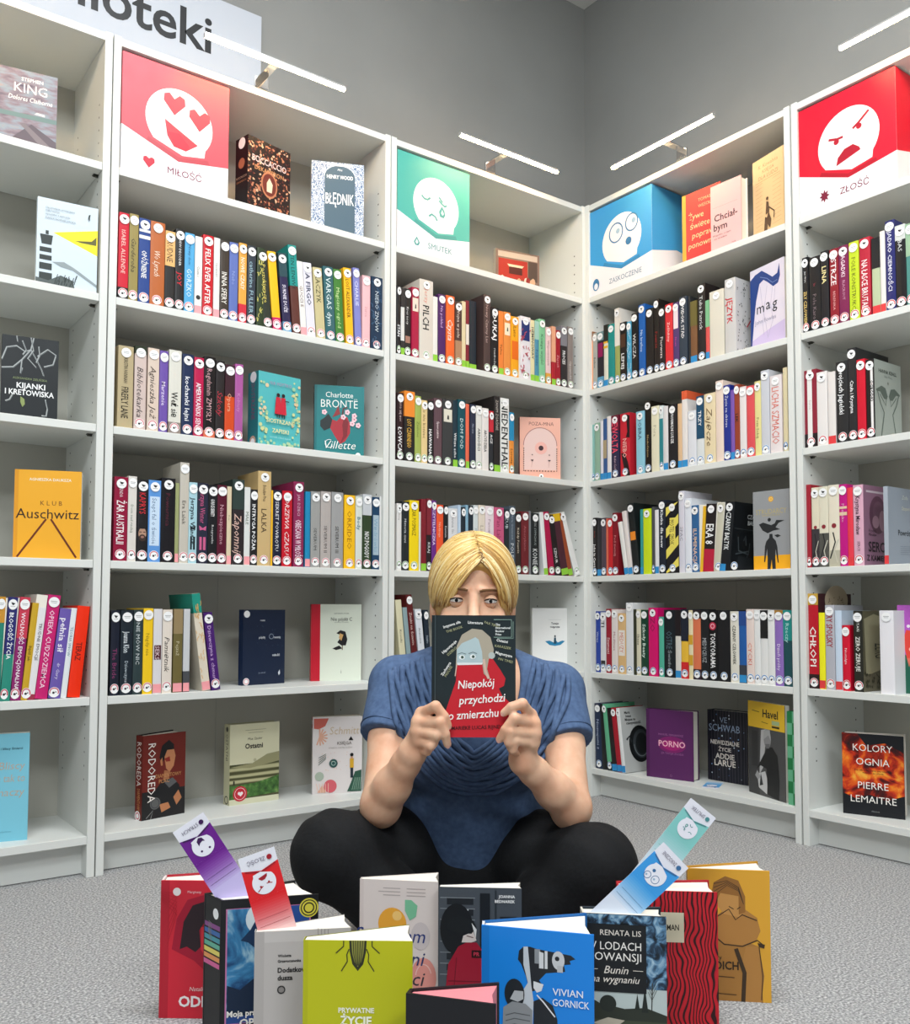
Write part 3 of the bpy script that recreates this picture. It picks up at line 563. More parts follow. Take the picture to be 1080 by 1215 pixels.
 (-0.7358, 0.0366, 0.2109, 0, 0.012, '1b1a1a', 'LOT CZARNEGO', 'e0b040', 'T:e8892e:.36;f:.4;p:.2:.6;b', 'thick orange and black book left of olive green book, second shelf below the teal box'),
 (-0.6975, 0.0219, 0.2012, 0, 0.012, '9fae55', 'Zielone', '5a6a24', 'f:.4;p:.3:.7', 'olive green book between orange and black and peach books, second shelf below the teal box'),
 (-0.6739, 0.0211, 0.1917, 0, 0.012, 'e2c88f', 'To nie koniec', '6a4a20', 'f:.5;p:.4:.9', 'peach book between olive green and black books, second shelf below the teal box'),
 (-0.6517, 0.0206, 0.1934, 0, 0.012, '191919', 'HAWANA', 'f2f2f2', 'b;f:.5;p:.15:.55', 'black book between peach and mauve brown books, second shelf below the teal box'),
 (-0.6277, 0.0289, 0.2045, 0, 0.012, '5e454c', 'Śpiew ptaków', 'e8d8d8', 'f:.25;p:.4:.65;b', 'mauve brown book between black and dark grey books, second shelf below the teal box'),
 (-0.5963, 0.0389, 0.2067, 0, 0.012, '37393a', '', 'b0b0b0', 'W:dad6c6:.66:.85;M', 'thick dark grey book between mauve brown and dark teal, second shelf below the teal box'),
 (-0.5567, 0.0172, 0.2078, 0, 0.012, '16303c', 'Wilcze echo', 'e8e8e8', 'q;b;f:.5;p:.1:.55', 'dark teal book between dark grey and teal books, second shelf below the teal box'),
 (-0.5377, 0.0289, 0.2128, 0, 0.012, '0d4a55', 'DOM POD', 'd0e4e4', 'f:.4;p:.15:.85', 'teal book between dark teal and coral books, second shelf below the teal box'),
 (-0.507, 0.0128, 0.2027, 0, 0.012, 'e0664a', '', 'a03a28', 'q', 'slim coral book between teal and navy books, second shelf below the teal box'),
 (-0.4898, 0.0214, 0.2042, 0, 0.012, '232a40', 'Nocne', 'a8b0c4', 'f:.3;p:.4:.85', 'navy book between coral and white books, second shelf below the teal box'),
 (-0.4666, 0.0223, 0.203, 0, 0.012, 'dcdad4', 'ARNOŚCI', '2a2a2a', 'x;b;f:.4;p:.3:.65', 'white book between navy and white books, second shelf below the teal box'),
 (-0.4424, 0.0256, 0.199, 0, 0.012, 'e0dad6', 'ARCYDZIEŁA', '2a2a2a', 'x;b;f:.4;p:.3:.65', 'white book between white and red and black books, second shelf below the teal box'),
 (-0.414, 0.0165, 0.1935, 0, 0.012, '22242a', 'ACZ', 'e8e8e8', 'T:c02a38:.35;f:.5;p:.45:.62;b', 'red and black book between white and black books, second shelf below the teal box'),
 (-0.3947, 0.0249, 0.244, 0, 0.012, '242020', 'ZANIM ZGAŚNIE', 'b8b0a8', 'q;f:.4;p:.55:.95', 'tall black book between red and black and white books, second shelf below the teal box'),
 (-0.3677, 0.0349, 0.242, 0, 0.012, 'e4e4e0', 'NIEDENTHAL', '141414', 'x;b;f:.72;p:.08:.94', 'thick white book between black and blue and orange books, second shelf below the teal box'),
 (-0.331, 0.0183, 0.1997, 0, 0.012, 'e8903a', 'Loretta', '3a2a18', 'f:.5;p:.12:.45;T:2488b4:.46', 'blue and orange book right of white book, second shelf below the teal box'),
]),
('C', 4, 'L', 'books on the third shelf below the teal box', [
 (-0.7599, 0.0163, 0.1967, 0, 0.012, 'dedcda', 'Śnieg', '8a8a8a', 'x;f:.3;p:.7:.9', 'white book at the left end, beside black book, third shelf below the teal box'),
 (-0.742, 0.0247, 0.2038, 0, 0.012, '1b2226', 'Historia cieni', 'e0e0e0', 'f:.3;p:.3:.85', 'black book between white and yellow books, third shelf below the teal box'),
 (-0.7156, 0.0333, 0.2089, 0, 0.012, 'f0d20f', 'ZAR POSMASZ', '5a4a08', 'x;f:.4;p:.5:.88', 'yellow book between black and white books, third shelf below the teal box'),
 (-0.6813, 0.0064, 0.1768, 0, 0.012, 'dcdcd0', '', '202020', 'q', 'slim white book between yellow and dark red books, third shelf below the teal box'),
 (-0.6739, 0.0186, 0.2156, 0, 0.012, '7d1f2b', '', 'b05a60', 'q', 'dark red book between white and maroon and black books, third shelf below the teal box'),
 (-0.6536, 0.0171, 0.2185, 0, 0.012, '2a1a1e', 'KRAJ', 'e0e0e0', 'T:7d2430:.5;f:.5;p:.2:.45', 'maroon and black book between dark red and purple books, third shelf below the teal box'),
 (-0.6355, 0.0169, 0.2142, 0, 0.012, '6a2d84', 'CZYTELNICZKA', 'e8d8f0', 'f:.5;p:.3:.95;b', 'purple book between maroon and black and orange books, third shelf below the teal box'),
 (-0.6176, 0.025, 0.203, 0, 0.012, 'e8542a', 'Nadzieja', 'f4c0a8', 'f:.3;p:.4:.85', 'orange book between purple and black books, third shelf below the teal box'),
 (-0.5909, 0.0161, 0.2031, 0, 0.012, '1a1a1c', 'Kantata', 'd8d8d8', 'f:.4;p:.4:.8', 'black book between orange and white books, third shelf below the teal box'),
 (-0.5723, 0.0337, 0.195, 0, 0.012, 'd8d8da', 'Anna In', '909094', 'f:.3;p:.6:.9', 'white book between black and pale blue books, third shelf below the teal box'),
 (-0.5368, 0.0107, 0.2076, 0, 0.012, 'b8cce0', '', '8090a0', 'n', 'slim pale blue book between white and navy books, third shelf below the teal box'),
 (-0.5243, 0.0162, 0.2021, 0, 0.012, '1a2630', 'TU', 'd0d8dc', 'f:.5;p:.5:.65', 'navy book between pale blue and light blue books, third shelf below the teal box'),
 (-0.5073, 0.0098, 0.2097, 0, 0.012, '86aec4', '', '406080', 'n', 'slim light blue book between navy and navy books, third shelf below the teal box'),
 (-0.4964, 0.0182, 0.2084, 0, 0.012, '1a2833', 'TAM', 'd0d8dc', 'f:.5;p:.45:.65', 'navy book between light blue and white books, third shelf below the teal box'),
 (-0.4771, 0.0184, 0.2113, 0, 0.012, 'd0d8d8', 'Mgła', '8aa0a0', 'f:.4;p:.4:.8', 'white book between navy and cream books, third shelf below the teal box'),
 (-0.4568, 0.026, 0.213, 0, 0.012, 'e0d4c4', 'Linie', 'b0a090', 'f:.5;p:.4:.8', 'cream book between white and pinkish white books, third shelf below the teal box'),
 (-0.4293, 0.0334, 0.2125, 0, 0.012, 'e2d4d8', 'Pamięć', 'a08a98', 'x;f:.3;p:.5:.85', 'pinkish white book between cream and pink books, third shelf below the teal box'),
 (-0.3946, 0.0402, 0.2103, 0, 0.012, 'c4577e', 'Pan Lala', '8a2a50', 'f:.4;p:.5:.85', 'thick pink book between pinkish white and black books, third shelf below the teal box'),
 (-0.3523, 0.0193, 0.206, 0, 0.012, '222a30', 'ŻUB', 'c0ccd0', 'f:.6;p:.7:.88', 'black book between pink and blue grey books, third shelf below the teal box'),
 (-0.3322, 0.0254, 0.219, 0, 0.012, '4a5662', 'POLES', 'd8dce0', 'f:.5;p:.2:.45;U:Marta Grzeszczuk:a0acb8:.5:.88', 'blue grey book between black and black books, third shelf below the teal box'),
 (-0.3055, 0.0223, 0.1978, 0, 0.012, '2c2422', 'Każdy Powrót', 'e0d4c0', 'f:.35;p:.25:.85', 'black book between blue grey and maroon books, third shelf below the teal box'),
 (-0.2811, 0.0316, 0.2046, 0, 0.012, '6a2026', 'Amerykanin', 'a86068', 'f:.3;p:.3:.85', 'maroon book between black and grey books, third shelf below the teal box'),
 (-0.2486, 0.0087, 0.2077, 0, 0.012, '7a7c80', '', '606060', 'q', 'slim grey book between maroon and black books, third shelf below the teal box'),
 (-0.2386, 0.033, 0.2025, 0, 0.012, '1a2022', 'KONIEC', 'd8dcdc', 'f:.6;p:.1:.42;U:SIS SYMCHUS:a0a8a8:.48:.85', 'black book between grey and white books, third shelf below the teal box'),
 (-0.1824, 0.017, 0.2079, -0.0986, 0.012, 'e4e6e4', '', '909090', 'q', 'leaning white book between black and crimson books, third shelf below the teal box'),
 (-0.1599, 0.0247, 0.2108, -0.1295, 0.012, 'a81444', '', 'd06a88', '', 'leaning crimson book between white and black books, third shelf below the teal box'),
 (-0.1327, 0.0272, 0.2015, -0.1645, 0.012, '1c181a', 'SZNUR', 'e8e8e8', 'f:.4;p:.2:.45', 'leaning black book between crimson and maroon books, third shelf below the teal box'),
 (-0.1028, 0.0305, 0.208, -0.1988, 0.012, '46202c', '', 'a06a70', 'q;T:d8b020:.12', 'leaning maroon book between black and rust books, third shelf below the teal box'),
 (-0.0708, 0.0187, 0.2133, -0.2279, 0.012, '94482a', '', 'e0a060', 'q', 'leaning rust book between maroon and white books, third shelf below the teal box'),
 (-0.0421, 0.0246, 0.2203, -0.3371, 0.012, 'e0e2e0', '', '404040', 'x', 'leaning white book at the right end, beside rust book, third shelf below the teal box'),
]),
('C', 5, 'L', 'books on the fourth shelf below the teal box', [
 (-0.7393, 0.0205, 0.2353, -0.1063, 0.012, 'd8d2b0', 'Kroniki', '505044', 'n;f:.35;p:.35:.75', 'leaning cream book left of grey blue book, fourth shelf below the teal box'),
 (-0.7138, 0.0146, 0.2135, -0.1144, 0.012, '8aa0a4', '', '607074', 'n', 'leaning grey blue book between cream and dark red books, fourth shelf below the teal box'),
 (-0.6955, 0.0208, 0.2514, -0.1287, 0.012, '5c1a1c', 'Znaki na ścianie', 'e0c8c0', 'f:.4;p:.3:.9', 'leaning dark red book between grey blue and white books, fourth shelf below the teal box'),
 (-0.672, 0.0223, 0.2081, -0.1125, 0.012, 'd8dce2', 'Anatomia', '38404c', 'f:.3;p:.4:.85;x', 'leaning white book between dark red and navy books, fourth shelf below the teal box'),
 (-0.6483, 0.0163, 0.206, -0.0791, 0.012, '182634', 'Szkło', 'b0bcc8', 'f:.4;p:.3:.85', 'leaning navy book at the right end, beside white book, fourth shelf below the teal box'),
]),
('D', 2, 'R', 'books on the first shelf below the blue box', [
 (0.0192, 0.005, 0.2039, 0, 0.012, 'eaa274', '', '804020', 'q;T:8a6040:.15', 'slim peach book at the left end, beside grey book, first shelf below the blue box'),
 (0.0248, 0.0191, 0.1954, 0, 0.012, 'a8aaa4', 'Baśnie', '303030', 'f:.4;p:.2:.75', 'grey book between peach and flower covered books, first shelf below the blue box'),
 (0.0463, 0.0285, 0.1935, 0, 0.012, '26242a', '', 'c0c0c0', 'W:8a1450:.55:.8;T:6a8a90:.16;B:5a98b8:.2', 'flower covered book between grey and striped white books, first shelf below the blue box'),
 (0.0762, 0.0188, 0.2117, 0, 0.012, 'd8d8c8', '', '202020', 'q;T:2a2a26:.3;S:e0b030:.62:.66', 'striped white book between flower covered and turquoise books, first shelf below the blue box'),
 (0.0963, 0.0287, 0.2071, 0, 0.012, '1f8a86', '', 'a0e0d8', 'f:.3;p:.3:.8', 'turquoise book between striped white and white and green books, first shelf below the blue box'),
 (0.1273, 0.0205, 0.2536, 0, 0.012, '98a05c', '', 'c09090', 'T:ddd8d0:.5', 'white and green book between turquoise and black books, first shelf below the blue box'),
 (0.1501, 0.027, 0.2006, 0, 0.012, '181614', 'LEPIEJ', 'f0f0f0', 'b;f:.45;p:.2:.5;W:4a3020:.58:.8', 'black book between white and green and sky blue books, first shelf below the blue box'),
 (0.1803, 0.0191, 0.1956, 0, 0.012, '4aa0c4', '', 'd8ecf4', 'Z:cfe6ee', 'sky blue book between black and black books, first shelf below the blue box'),
 (0.2015, 0.0263, 0.2178, 0, 0.012, '18181a', 'WILCZA', 'e8e8e8', 'f:.45;p:.15:.85', 'black book between sky blue and royal blue books, first shelf below the blue box'),
 (0.2322, 0.0267, 0.2381, 0, 0.012, '1a5ba8', 'Na krańcu', 'd8e4f4', 'f:.35;p:.2:.8', 'royal blue book between black and black books, first shelf below the blue box'),
 (0.2623, 0.0317, 0.2161, 0, 0.012, '1c1a1a', '', '707070', 'f:.3;p:.3:.8', 'black book between royal blue and black books, first shelf below the blue box'),
 (0.297, 0.0196, 0.238, 0, 0.012, '1e1a18', 'Powrót', 'a82a28', 'f:.5;p:.3:.6;d:.16', 'tall black book between black and black books, first shelf below the blue box'),
 (0.3178, 0.0218, 0.2058, 0, 0.012, '1f1b1d', 'Pierwsza', 'e8e0e0', 'f:.5;p:.15:.6', 'black book between black and red books, first shelf below the blue box'),
 (0.3425, 0.0296, 0.2095, 0, 0.012, 'd32b33', 'Zaślubiny', 'f4d8d4', 'f:.3;p:.3:.85', 'red book between black and purple books, first shelf below the blue box'),
 (0.374, 0.0223, 0.2068, 0, 0.012, '51366c', 'Nowa', 'c848a0', 'W:ecd8dc:.6:.9;f:.3;p:.3:.5', 'purple book between red and slate blue books, first shelf below the blue box'),
 (0.398, 0.0298, 0.2168, 0, 0.012, '303c4a', 'WIDOK STĄD', 'f0f0f0', 'b;f:.35;p:.4:.9', 'slate blue book between purple and black books, first shelf below the blue box'),
 (0.4343, 0.0068, 0.2118, 0, 0.012, '2a2c2e', '', 'c0c0c0', 'n', 'slim black book between slate blue and olive brown books, first shelf below the blue box'),
 (0.4419, 0.0236, 0.1926, 0, 0.012, '7a5436', '', 'd8c890', 'q;T:6a6030:.4', 'olive brown book between black and black books, first shelf below the blue box'),
 (0.4687, 0.0285, 0.2374, 0, 0.012, '241e1e', 'Tuba Patrick', 'e0e0e0', 'f:.4;p:.3:.95;d:.15', 'black book between olive brown and green and red books, first shelf below the blue box'),
 (0.4985, 0.013, 0.1804, 0, 0.012, 'd85450', '', 'e0e0e0', 'q;T:7ab88a:.45', 'slim green and red book between black and cream books, first shelf below the blue box'),
 (0.5132, 0.0514, 0.2015, 0, 0.012, 'd8d3c4', '', 'c8a898', 'x;f:.3;p:.5:.7', 'thick cream book between green and red and speckled grey, first shelf below the blue box'),
 (0.5683, 0.0371, 0.2232, 0, 0.012, 'c8c6c4', 'JĘZYK', 'c83038', 'x;b;f:.5;p:.4:.75;G;d:.15', 'thick speckled grey book right of cream book, first shelf below the blue box'),
]),
('D', 3, 'R', 'books on the second shelf below the blue box', [
 (0.0192, 0.0102, 0.1955, 0, 0.012, '7fb2ac', '', 'd0e8e4', 'x', 'slim pale teal book left of sage green book, second shelf below the blue box'),
 (0.0309, 0.0224, 0.1988, 0, 0.012, '8cae98', '', 'c8dccc', 'f:.3;p:.3:.7', 'sage green book between pale teal and white books, second shelf below the blue box'),
 (0.057, 0.0127, 0.2015, 0, 0.012, 'dad8e0', '', 'b09070', 'q', 'slim white book between sage green and blue books, second shelf below the blue box'),
 (0.0707, 0.0168, 0.2065, 0, 0.012, '36588c', '', 'c0b090', 'q;W:a89878:.35:.65', 'blue book between white and white books, second shelf below the blue box'),
 (0.0889, 0.0176, 0.212, 0, 0.012, 'e2dede', '', '909090', 'q', 'white book between blue and maroon and navy books, second shelf below the blue box'),
 (0.1084, 0.0342, 0.2106, 0, 0.012, '2a2846', 'REWOLTA', 'e8506a', 'b;f:.75;p:.4:.95;T:6a1a30:.25;U:Robin Cud:d0b0c0:.15:.35', 'maroon and navy book between white and red and black, second shelf below the blue box'),
 (0.1485, 0.0419, 0.2099, 0, 0.012, 'c22030', 'NIEBO', 'e8b0a8', 'b;f:.4;p:.3:.6;Y', 'thick red and black book left of light blue book, second shelf below the blue box'),
 (0.2179, 0.0344, 0.2051, 0, 0.012, '8cc3d6', 'DOBRA', '1c3c50', 'f:.4;p:.55:.9', 'light blue book between red and black and black books, second shelf below the blue box'),
 (0.2566, 0.0232, 0.2321, 0, 0.012, '17150f', 'Nieskończona', 'c0a878', 'f:.3;p:.15:.6;d:.16', 'tall black book between light blue and cream books, second shelf below the blue box'),
 (0.282, 0.0312, 0.2105, 0, 0.012, 'e0dcc0', 'Pora', 'a8a488', 'x;f:.35;p:.4:.85', 'cream book between black and teal and white books, second shelf below the blue box'),
 (0.3152, 0.0152, 0.2075, 0, 0.012, 'd8e0e0', '', '2a8a8c', 'W:2a8088:.1:.8;x', 'teal and white book between cream and white books, second shelf below the blue box'),
 (0.3316, 0.0175, 0.2028, 0, 0.012, 'dcd8d8', '', '8a8a8a', 'q', 'white book between teal and white and black books, second shelf below the blue box'),
 (0.3507, 0.0344, 0.2026, 0, 0.012, '1a181c', 'NORMALNI LUDZIE', 'f0f0f0', 'b;f:.3;p:.4:.85', 'thick black book between white and peach books, second shelf below the blue box'),
 (0.3883, 0.0154, 0.2007, 0, 0.012, 'dcb890', '', '7a5030', 'q;f:.4;p:.5:.9', 'peach book between black and white books, second shelf below the blue box'),
 (0.4048, 0.0202, 0.2367, 0, 0.012, 'e2dcd8', '', '8a8a8a', 'q;T:e0603a:.11', 'tall white book between peach and white books, second shelf below the blue box'),
 (0.4274, 0.031, 0.1701, 0, 0.012, 'dadce2', '', '9090a0', 'x;f:.3;p:.4:.8', 'white book between white and blue and white books, second shelf below the blue box'),
 (0.4604, 0.0264, 0.2097, 0, 0.012, 'd8dcdc', 'TRZY', 'f0f0f0', 'T:1c4a68:.62;b;f:.4;p:.5:.85', 'blue and white book between white and cream books, second shelf below the blue box'),
 (0.4888, 0.0405, 0.2113, 0, 0.012, 'e3d2ac', 'Zajęcze', '6a5030', 'x;i;f:.5;p:.2:.85', 'thick cream book between blue and white and pinkish cream, second shelf below the blue box'),
 (0.5313, 0.0265, 0.2422, 0, 0.012, 'e6d2c4', '', 'b09888', 'x;f:.3;p:.3:.8', 'tall pinkish cream book between cream and royal blue books, second shelf below the blue box'),
 (0.5589, 0.0237, 0.2239, 0, 0.012, '1f2f8a', 'Życie na skórze', 'e0e4f4', 'f:.35;p:.4:.9', 'royal blue book between pinkish cream and violet books, second shelf below the blue box'),
 (0.5834, 0.0129, 0.2056, 0, 0.012, '7a56ac', '', 'c0a8d8', 'q', 'slim violet book between royal blue and red brown books, second shelf below the blue box'),
 (0.597, 0.0176, 0.2186, 0, 0.012, '94402c', 'LEK', '1a1414', 'b;f:.5;p:.4:.7', 'red brown book between violet and white books, second shelf below the blue box'),
 (0.6154, 0.0215, 0.2081, 0, 0.012, 'e6dedc', '', '909090', 'x;f:.3;p:.4:.8', 'white book between red brown and coral red books, second shelf below the blue box'),
 (0.6387, 0.0259, 0.2063, 0, 0.012, 'dc5055', '', 'a82c34', 'f:.35;p:.3:.8', 'coral red book between white and pale yellow books, second shelf below the blue box'),
 (0.666, 0.0198, 0.2141, 0, 0.012, 'e3d894', 'Poza Sobą', '7a7440', 'x;f:.4;p:.2:.55', 'pale yellow book between coral red and grey books, second shelf below the blue box'),
 (0.6869, 0.0265, 0.2404, 0, 0.012, 'c9cbd2', '', 'a8a8c8', 'x;f:.35;p:.2:.6', 'tall grey book between pale yellow and white books, second shelf below the blue box'),
 (0.7159, 0.0371, 0.2193, 0, 0.012, 'e2d8d8', 'LICHA SZMACIO', 'd86a58', 'x;f:.6;p:.12:.85', 'thick white book between grey and cream books, second shelf below the blue box'),
 (0.7574, 0.0129, 0.2346, 0, 0.012, 'dccfa8', '', '7a7050', 'x', 'slim cream book at the right end, beside white book, second shelf below the blue box'),
]),
('D', 4, 'R', 'books on the third shelf below the blue box', [
 (0.0192, 0.0186, 0.1986, 0, 0.012, '1c1a1a', 'John le Carré', 'f0f0f0', 'b;f:.5;p:.15:.55;U:Nocny:a04030:.58:.85', 'black book at the left end, beside dark grey book, third shelf below the blue box'),
 (0.0402, 0.0175, 0.1949, 0, 0.012, '2c2c30', '', '707074', 'q', 'dark grey book between black and mauve grey books, third shelf below the blue box'),
 (0.0591, 0.0215, 0.1949, 0, 0.012, '4d414c', '', 'a098a4', 'f:.3;p:.3:.8', 'mauve grey book between dark grey and coral books, third shelf below the blue box'),
 (0.0815, 0.0079, 0.192, 0, 0.012, 'd86a50', '', 'a04030', 'n', 'slim coral book between mauve grey and red books, third shelf below the blue box'),
 (0.0907, 0.0193, 0.1908, 0, 0.012, 'c22229', '', 'f0d0c8', 'f:.4;p:.4:.7', 'red book between coral and dark red books, third shelf below the blue box'),
 (0.1109, 0.0245, 0.2075, 0, 0.012, '7d1622', 'Pod ziemią', 'd89090', 'f:.35;p:.2:.75', 'dark red book between red and white books, third shelf below the blue box'),
 (0.1641, 0.0166, 0.1769, -0.1701, 0.012, 'e4e2de', '', 'a0a0a0', 'q', 'leaning white book between dark red and white books, third shelf below the blue box'),
 (0.1818, 0.0173, 0.2109, -0.1406, 0.012, 'e0d8d4', '', 'a0a0a0', 'q', 'leaning white book between white and black books, third shelf below the blue box'),
 (0.2015, 0.0271, 0.2323, -0.109, 0.012, '1a2020', '', '404848', 'W:e88a2a:.48:.6', 'leaning black book between white and teal books, third shelf below the blue box'),
 (0.2317, 0.0115, 0.2093, 0, 0.012, '2f9490', '', 'a0d8d0', 'q', 'slim teal book between black and lime yellow books, third shelf below the blue box'),
 (0.2445, 0.0325, 0.2089, 0, 0.012, 'c8dc1e', '', '809010', 'x', 'lime yellow book between teal and grey books, third shelf below the blue box'),
 (0.2803, 0.0116, 0.2131, 0, 0.012, '4a4c50', '', '909090', 'x', 'slim grey book between lime yellow and white books, third shelf below the blue box'),
 (0.2928, 0.0148, 0.2022, 0, 0.012, 'e0e0e2', '', '303030', 'q', 'white book between grey and navy black books, third shelf below the blue box'),
 (0.3093, 0.0269, 0.2305, 0, 0.012, '18202e', 'Klatka dla mew', 'e8ecf0', 'b;f:.4;p:.3:.92;d:.15', 'navy black book between white and yellow and black books, third shelf below the blue box'),
 (0.3386, 0.0486, 0.2204, 0, 0.012, '16161a', 'MOTEL SMOK', '2a2a20', 'E;f:.35;p:.4:.75', 'thick yellow and black book left of lilac white book, third shelf below the blue box'),
 (0.3887, 0.0211, 0.2514, 0, 0.012, 'd4d2dc', 'SPAC', '8a8894', 'x;f:.5;p:.35:.6', 'tall lilac white book between yellow and black and white, third shelf below the blue box'),
 (0.4118, 0.0248, 0.2262, 0, 0.012, 'e0e4ec', '', 'c08a60', 'x;f:.4;p:.6:.9', 'white book between lilac white and blue books, third shelf below the blue box'),
 (0.4374, 0.0269, 0.2027, 0, 0.012, '2f6294', 'ILUMINACJA', 'e8c4a8', 'b;f:.5;p:.1:.65', 'blue book between white and yellow books, third shelf below the blue box'),
 (0.466, 0.0104, 0.1974, 0.0747, 0.012, 'e6b428', '', '202020', 'n', 'slim leaning yellow book between blue and red and black, third shelf below the blue box'),
 (0.4782, 0.0364, 0.2012, 0.0781, 0.012, '1e1618', 'ERA 8', 'f2f2f2', 'b;f:.75;p:.4:.7;T:1e1618:.1;B:b81c3c:.33', 'leaning red and black book between yellow and grey beige, third shelf below the blue box'),
 (0.5162, 0.021, 0.201, 0.0965, 0.012, 'c8c4b0', '', '7a7a6a', 'q2', 'leaning grey beige book between red and black and black, third shelf below the blue box'),
 (0.5393, 0.0324, 0.2017, 0.1112, 0.012, '14181c', 'CZARNY BAŁTYK', 'e8ecec', 'b;f:.5;p:.3:.85;R:czar', 'leaning black book right of grey beige book, third shelf below the blue box'),
]),
('D', 5, 'R', 'books on the fourth shelf below the blue box', [
 (0.0192, 0.005, 0.2052, 0, 0.02, 'dcdad6', '', '404040', 'q', 'slim white book at the left end, beside blue book, fourth shelf below the blue box'),
 (0.0305, 0.0207, 0.2035, 0, 0.012, '24409a', 'Wyspy', 'c0c8e8', 'f:.35;p:.3:.85', 'blue book between white and white books, fourth shelf below the blue box'),
 (0.0527, 0.0242, 0.2002, 0, 0.012, 'd8d8da', 'JTI', '303030', 'b;f:.6;p:.75:.9;W:2a2a2e:.1:.2', 'white book between blue and dark red books, fourth shelf below the blue box'),
 (0.0787, 0.0239, 0.212, 0, 0.012, '96182c', 'Szamani', 'f0d8d8', 'f:.5;p:.3:.55', 'dark red book between white and white books, fourth shelf below the blue box'),
 (0.1035, 0.0267, 0.2103, 0, 0.012, 'e0d6d2', 'Modlitwa', 'a06068', 'f:.35;p:.2:.8', 'white book between dark red and orange and white books, fourth shelf below the blue box'),
 (0.132, 0.0338, 0.1971, 0, 0.012, 'd9b27a', 'MEDUZY', 'd07050', 'W:e8e0d8:.3:.72;f:.5;p:.35:.68', 'orange and white book between white and white books, fourth shelf below the blue box'),
 (0.1675, 0.0306, 0.2316, 0, 0.012, 'dcdee0', '', 'b0b4b8', 'x;d:.15;f:.4;p:.3:.7', 'tall white book between orange and white and black books, fourth shelf below the blue box'),
 (0.1994, 0.0117, 0.2103, 0, 0.012, '3a3c2c', '', '606050', 'n', 'slim black book between white and cream books, fourth shelf below the blue box'),
 (0.2124, 0.018, 0.2103, 0, 0.012, 'd8d2b8', 'Skaza', '303028', 'x;f:.5;p:.4:.68', 'cream book between black and dark green books, fourth shelf below the blue box'),
 (0.2312, 0.0295, 0.2087, 0, 0.012, '17402f', 'Szkoły Beaty', 'd8e8dc', 'b;f:.4;p:.15:.9', 'dark green book between cream and magenta books, fourth shelf below the blue box'),
 (0.2632, 0.0364, 0.2151, 0, 0.012, 'd3126a', 'IZO', '8a1048', 'f:.5;p:.65:.88', 'magenta book between dark green and mint books, fourth shelf below the blue box'),
 (0.3054, 0.0191, 0.1866, 0, 0.012, '4fae96', '', '2a7a68', 'f:.4;p:.3:.7', 'mint book between magenta and black books, fourth shelf below the blue box'),
 (0.3257, 0.0443, 0.2087, 0, 0.012, '131a20', 'OSTRE', '58707c', 'f:.5;p:.42:.68;U:Światło:a0a8ac:.15:.4', 'thick black book between mint and black and white books, fourth shelf below the blue box'),
 (0.3707, 0.0207, 0.2071, 0, 0.012, 'dcd8d0', '', '202020', 'q;T:1c1418:.38', 'black and white book between black and pencil striped books, fourth shelf below the blue box'),
 (0.393, 0.0262, 0.2102, 0, 0.012, 'e8b83a', '', 'f0f0f0', 'T:1c2230:.46;B:d0282c:.24;b', 'pencil striped book between black and white and pale yellow, fourth shelf below the blue box'),
 (0.4214, 0.016, 0.2074, 0, 0.012, 'e4d8b0', '', 'c8a040', 'x;S:d0a030:.2:.35', 'pale yellow book between pencil striped and coral books, fourth shelf below the blue box'),
 (0.4382, 0.0275, 0.2074, 0, 0.012, 'd9744f', '', '8a2a3c', 'T:2a2024:.12;B:2c1c2c:.15', 'coral book between pale yellow and black books, fourth shelf below the blue box'),
 (0.4669, 0.0286, 0.2074, 0, 0.012, '15171b', 'MEDYCEUSZ', 'b8bcc0', 'f:.5;p:.25:.6', 'black book between coral and black books, fourth shelf below the blue box'),
 (0.4964, 0.0312, 0.2058, 0, 0.012, '111113', 'TOKYORAMA', 'f4f4f4', 'b;f:.55;p:.18:.68;O', 'black book between black and black books, fourth shelf below the blue box'),
 (0.5284, 0.0424, 0.2075, 0, 0.012, '131316', '', 'e0e0e0', 'f:.2;p:.35:.6', 'thick black book between black and cream books, fourth shelf below the blue box'),
 (0.5723, 0.0291, 0.2043, 0, 0.012, 'dfdccf', 'CZARNY CZŁOWIEK', '20241c', 'x;f:.35;p:.25:.8;b', 'cream book between black and blue books, fourth shelf below the blue box'),
 (0.6021, 0.0242, 0.2044, 0, 0.012, '1f5aa0', '', '88b0dc', 'q;B:3a3e48:.25;T:24488a:.2', 'blue book between cream and pinkish cream books, fourth shelf below the blue box'),
 (0.6271, 0.0249, 0.2106, 0, 0.012, 'e6d4cc', 'CYCKI', 'd86a58', 'x;f:.5;p:.25:.55', 'pinkish cream book between blue and white books, fourth shelf below the blue box'),
 (0.6531, 0.0196, 0.2091, 0, 0.012, 'e4e4e2', '', '50504e', 'x;f:.35;p:.3:.55', 'white book between pinkish cream and white and black books, fourth shelf below the blue box'),
 (0.6734, 0.0232, 0.2075, 0, 0.012, 'e2e2e0', '', '50504e', 'x;T:1c1c1c:.38;f:.35;p:.3:.55', 'white and black book between white and white books, fourth shelf below the blue box'),
 (0.6973, 0.0211, 0.2076, 0, 0.012, 'e4e4e2', '', '50504e', 'x;f:.35;p:.3:.55', 'white book between white and black and lavender books, fourth shelf below the blue box'),
 (0.7198, 0.0256, 0.2076, 0, 0.012, '8d6cb8', 'Dzień próby', 'ece4f4', 'f:.35;p:.2:.55;T:a87a30:.05', 'lavender book between white and teal books, fourth shelf below the blue box'),
 (0.746, 0.0271, 0.2076, 0, 0.012, '1a4a50', 'Rzeczy', 'b0d8d4', 'T:1d8a84:.4;f:.4;p:.55:.85', 'teal book at the right end, beside lavender book, fourth shelf below the blue box'),
]),
('D', 6, 'R', 'books on the fifth shelf below the blue box', [
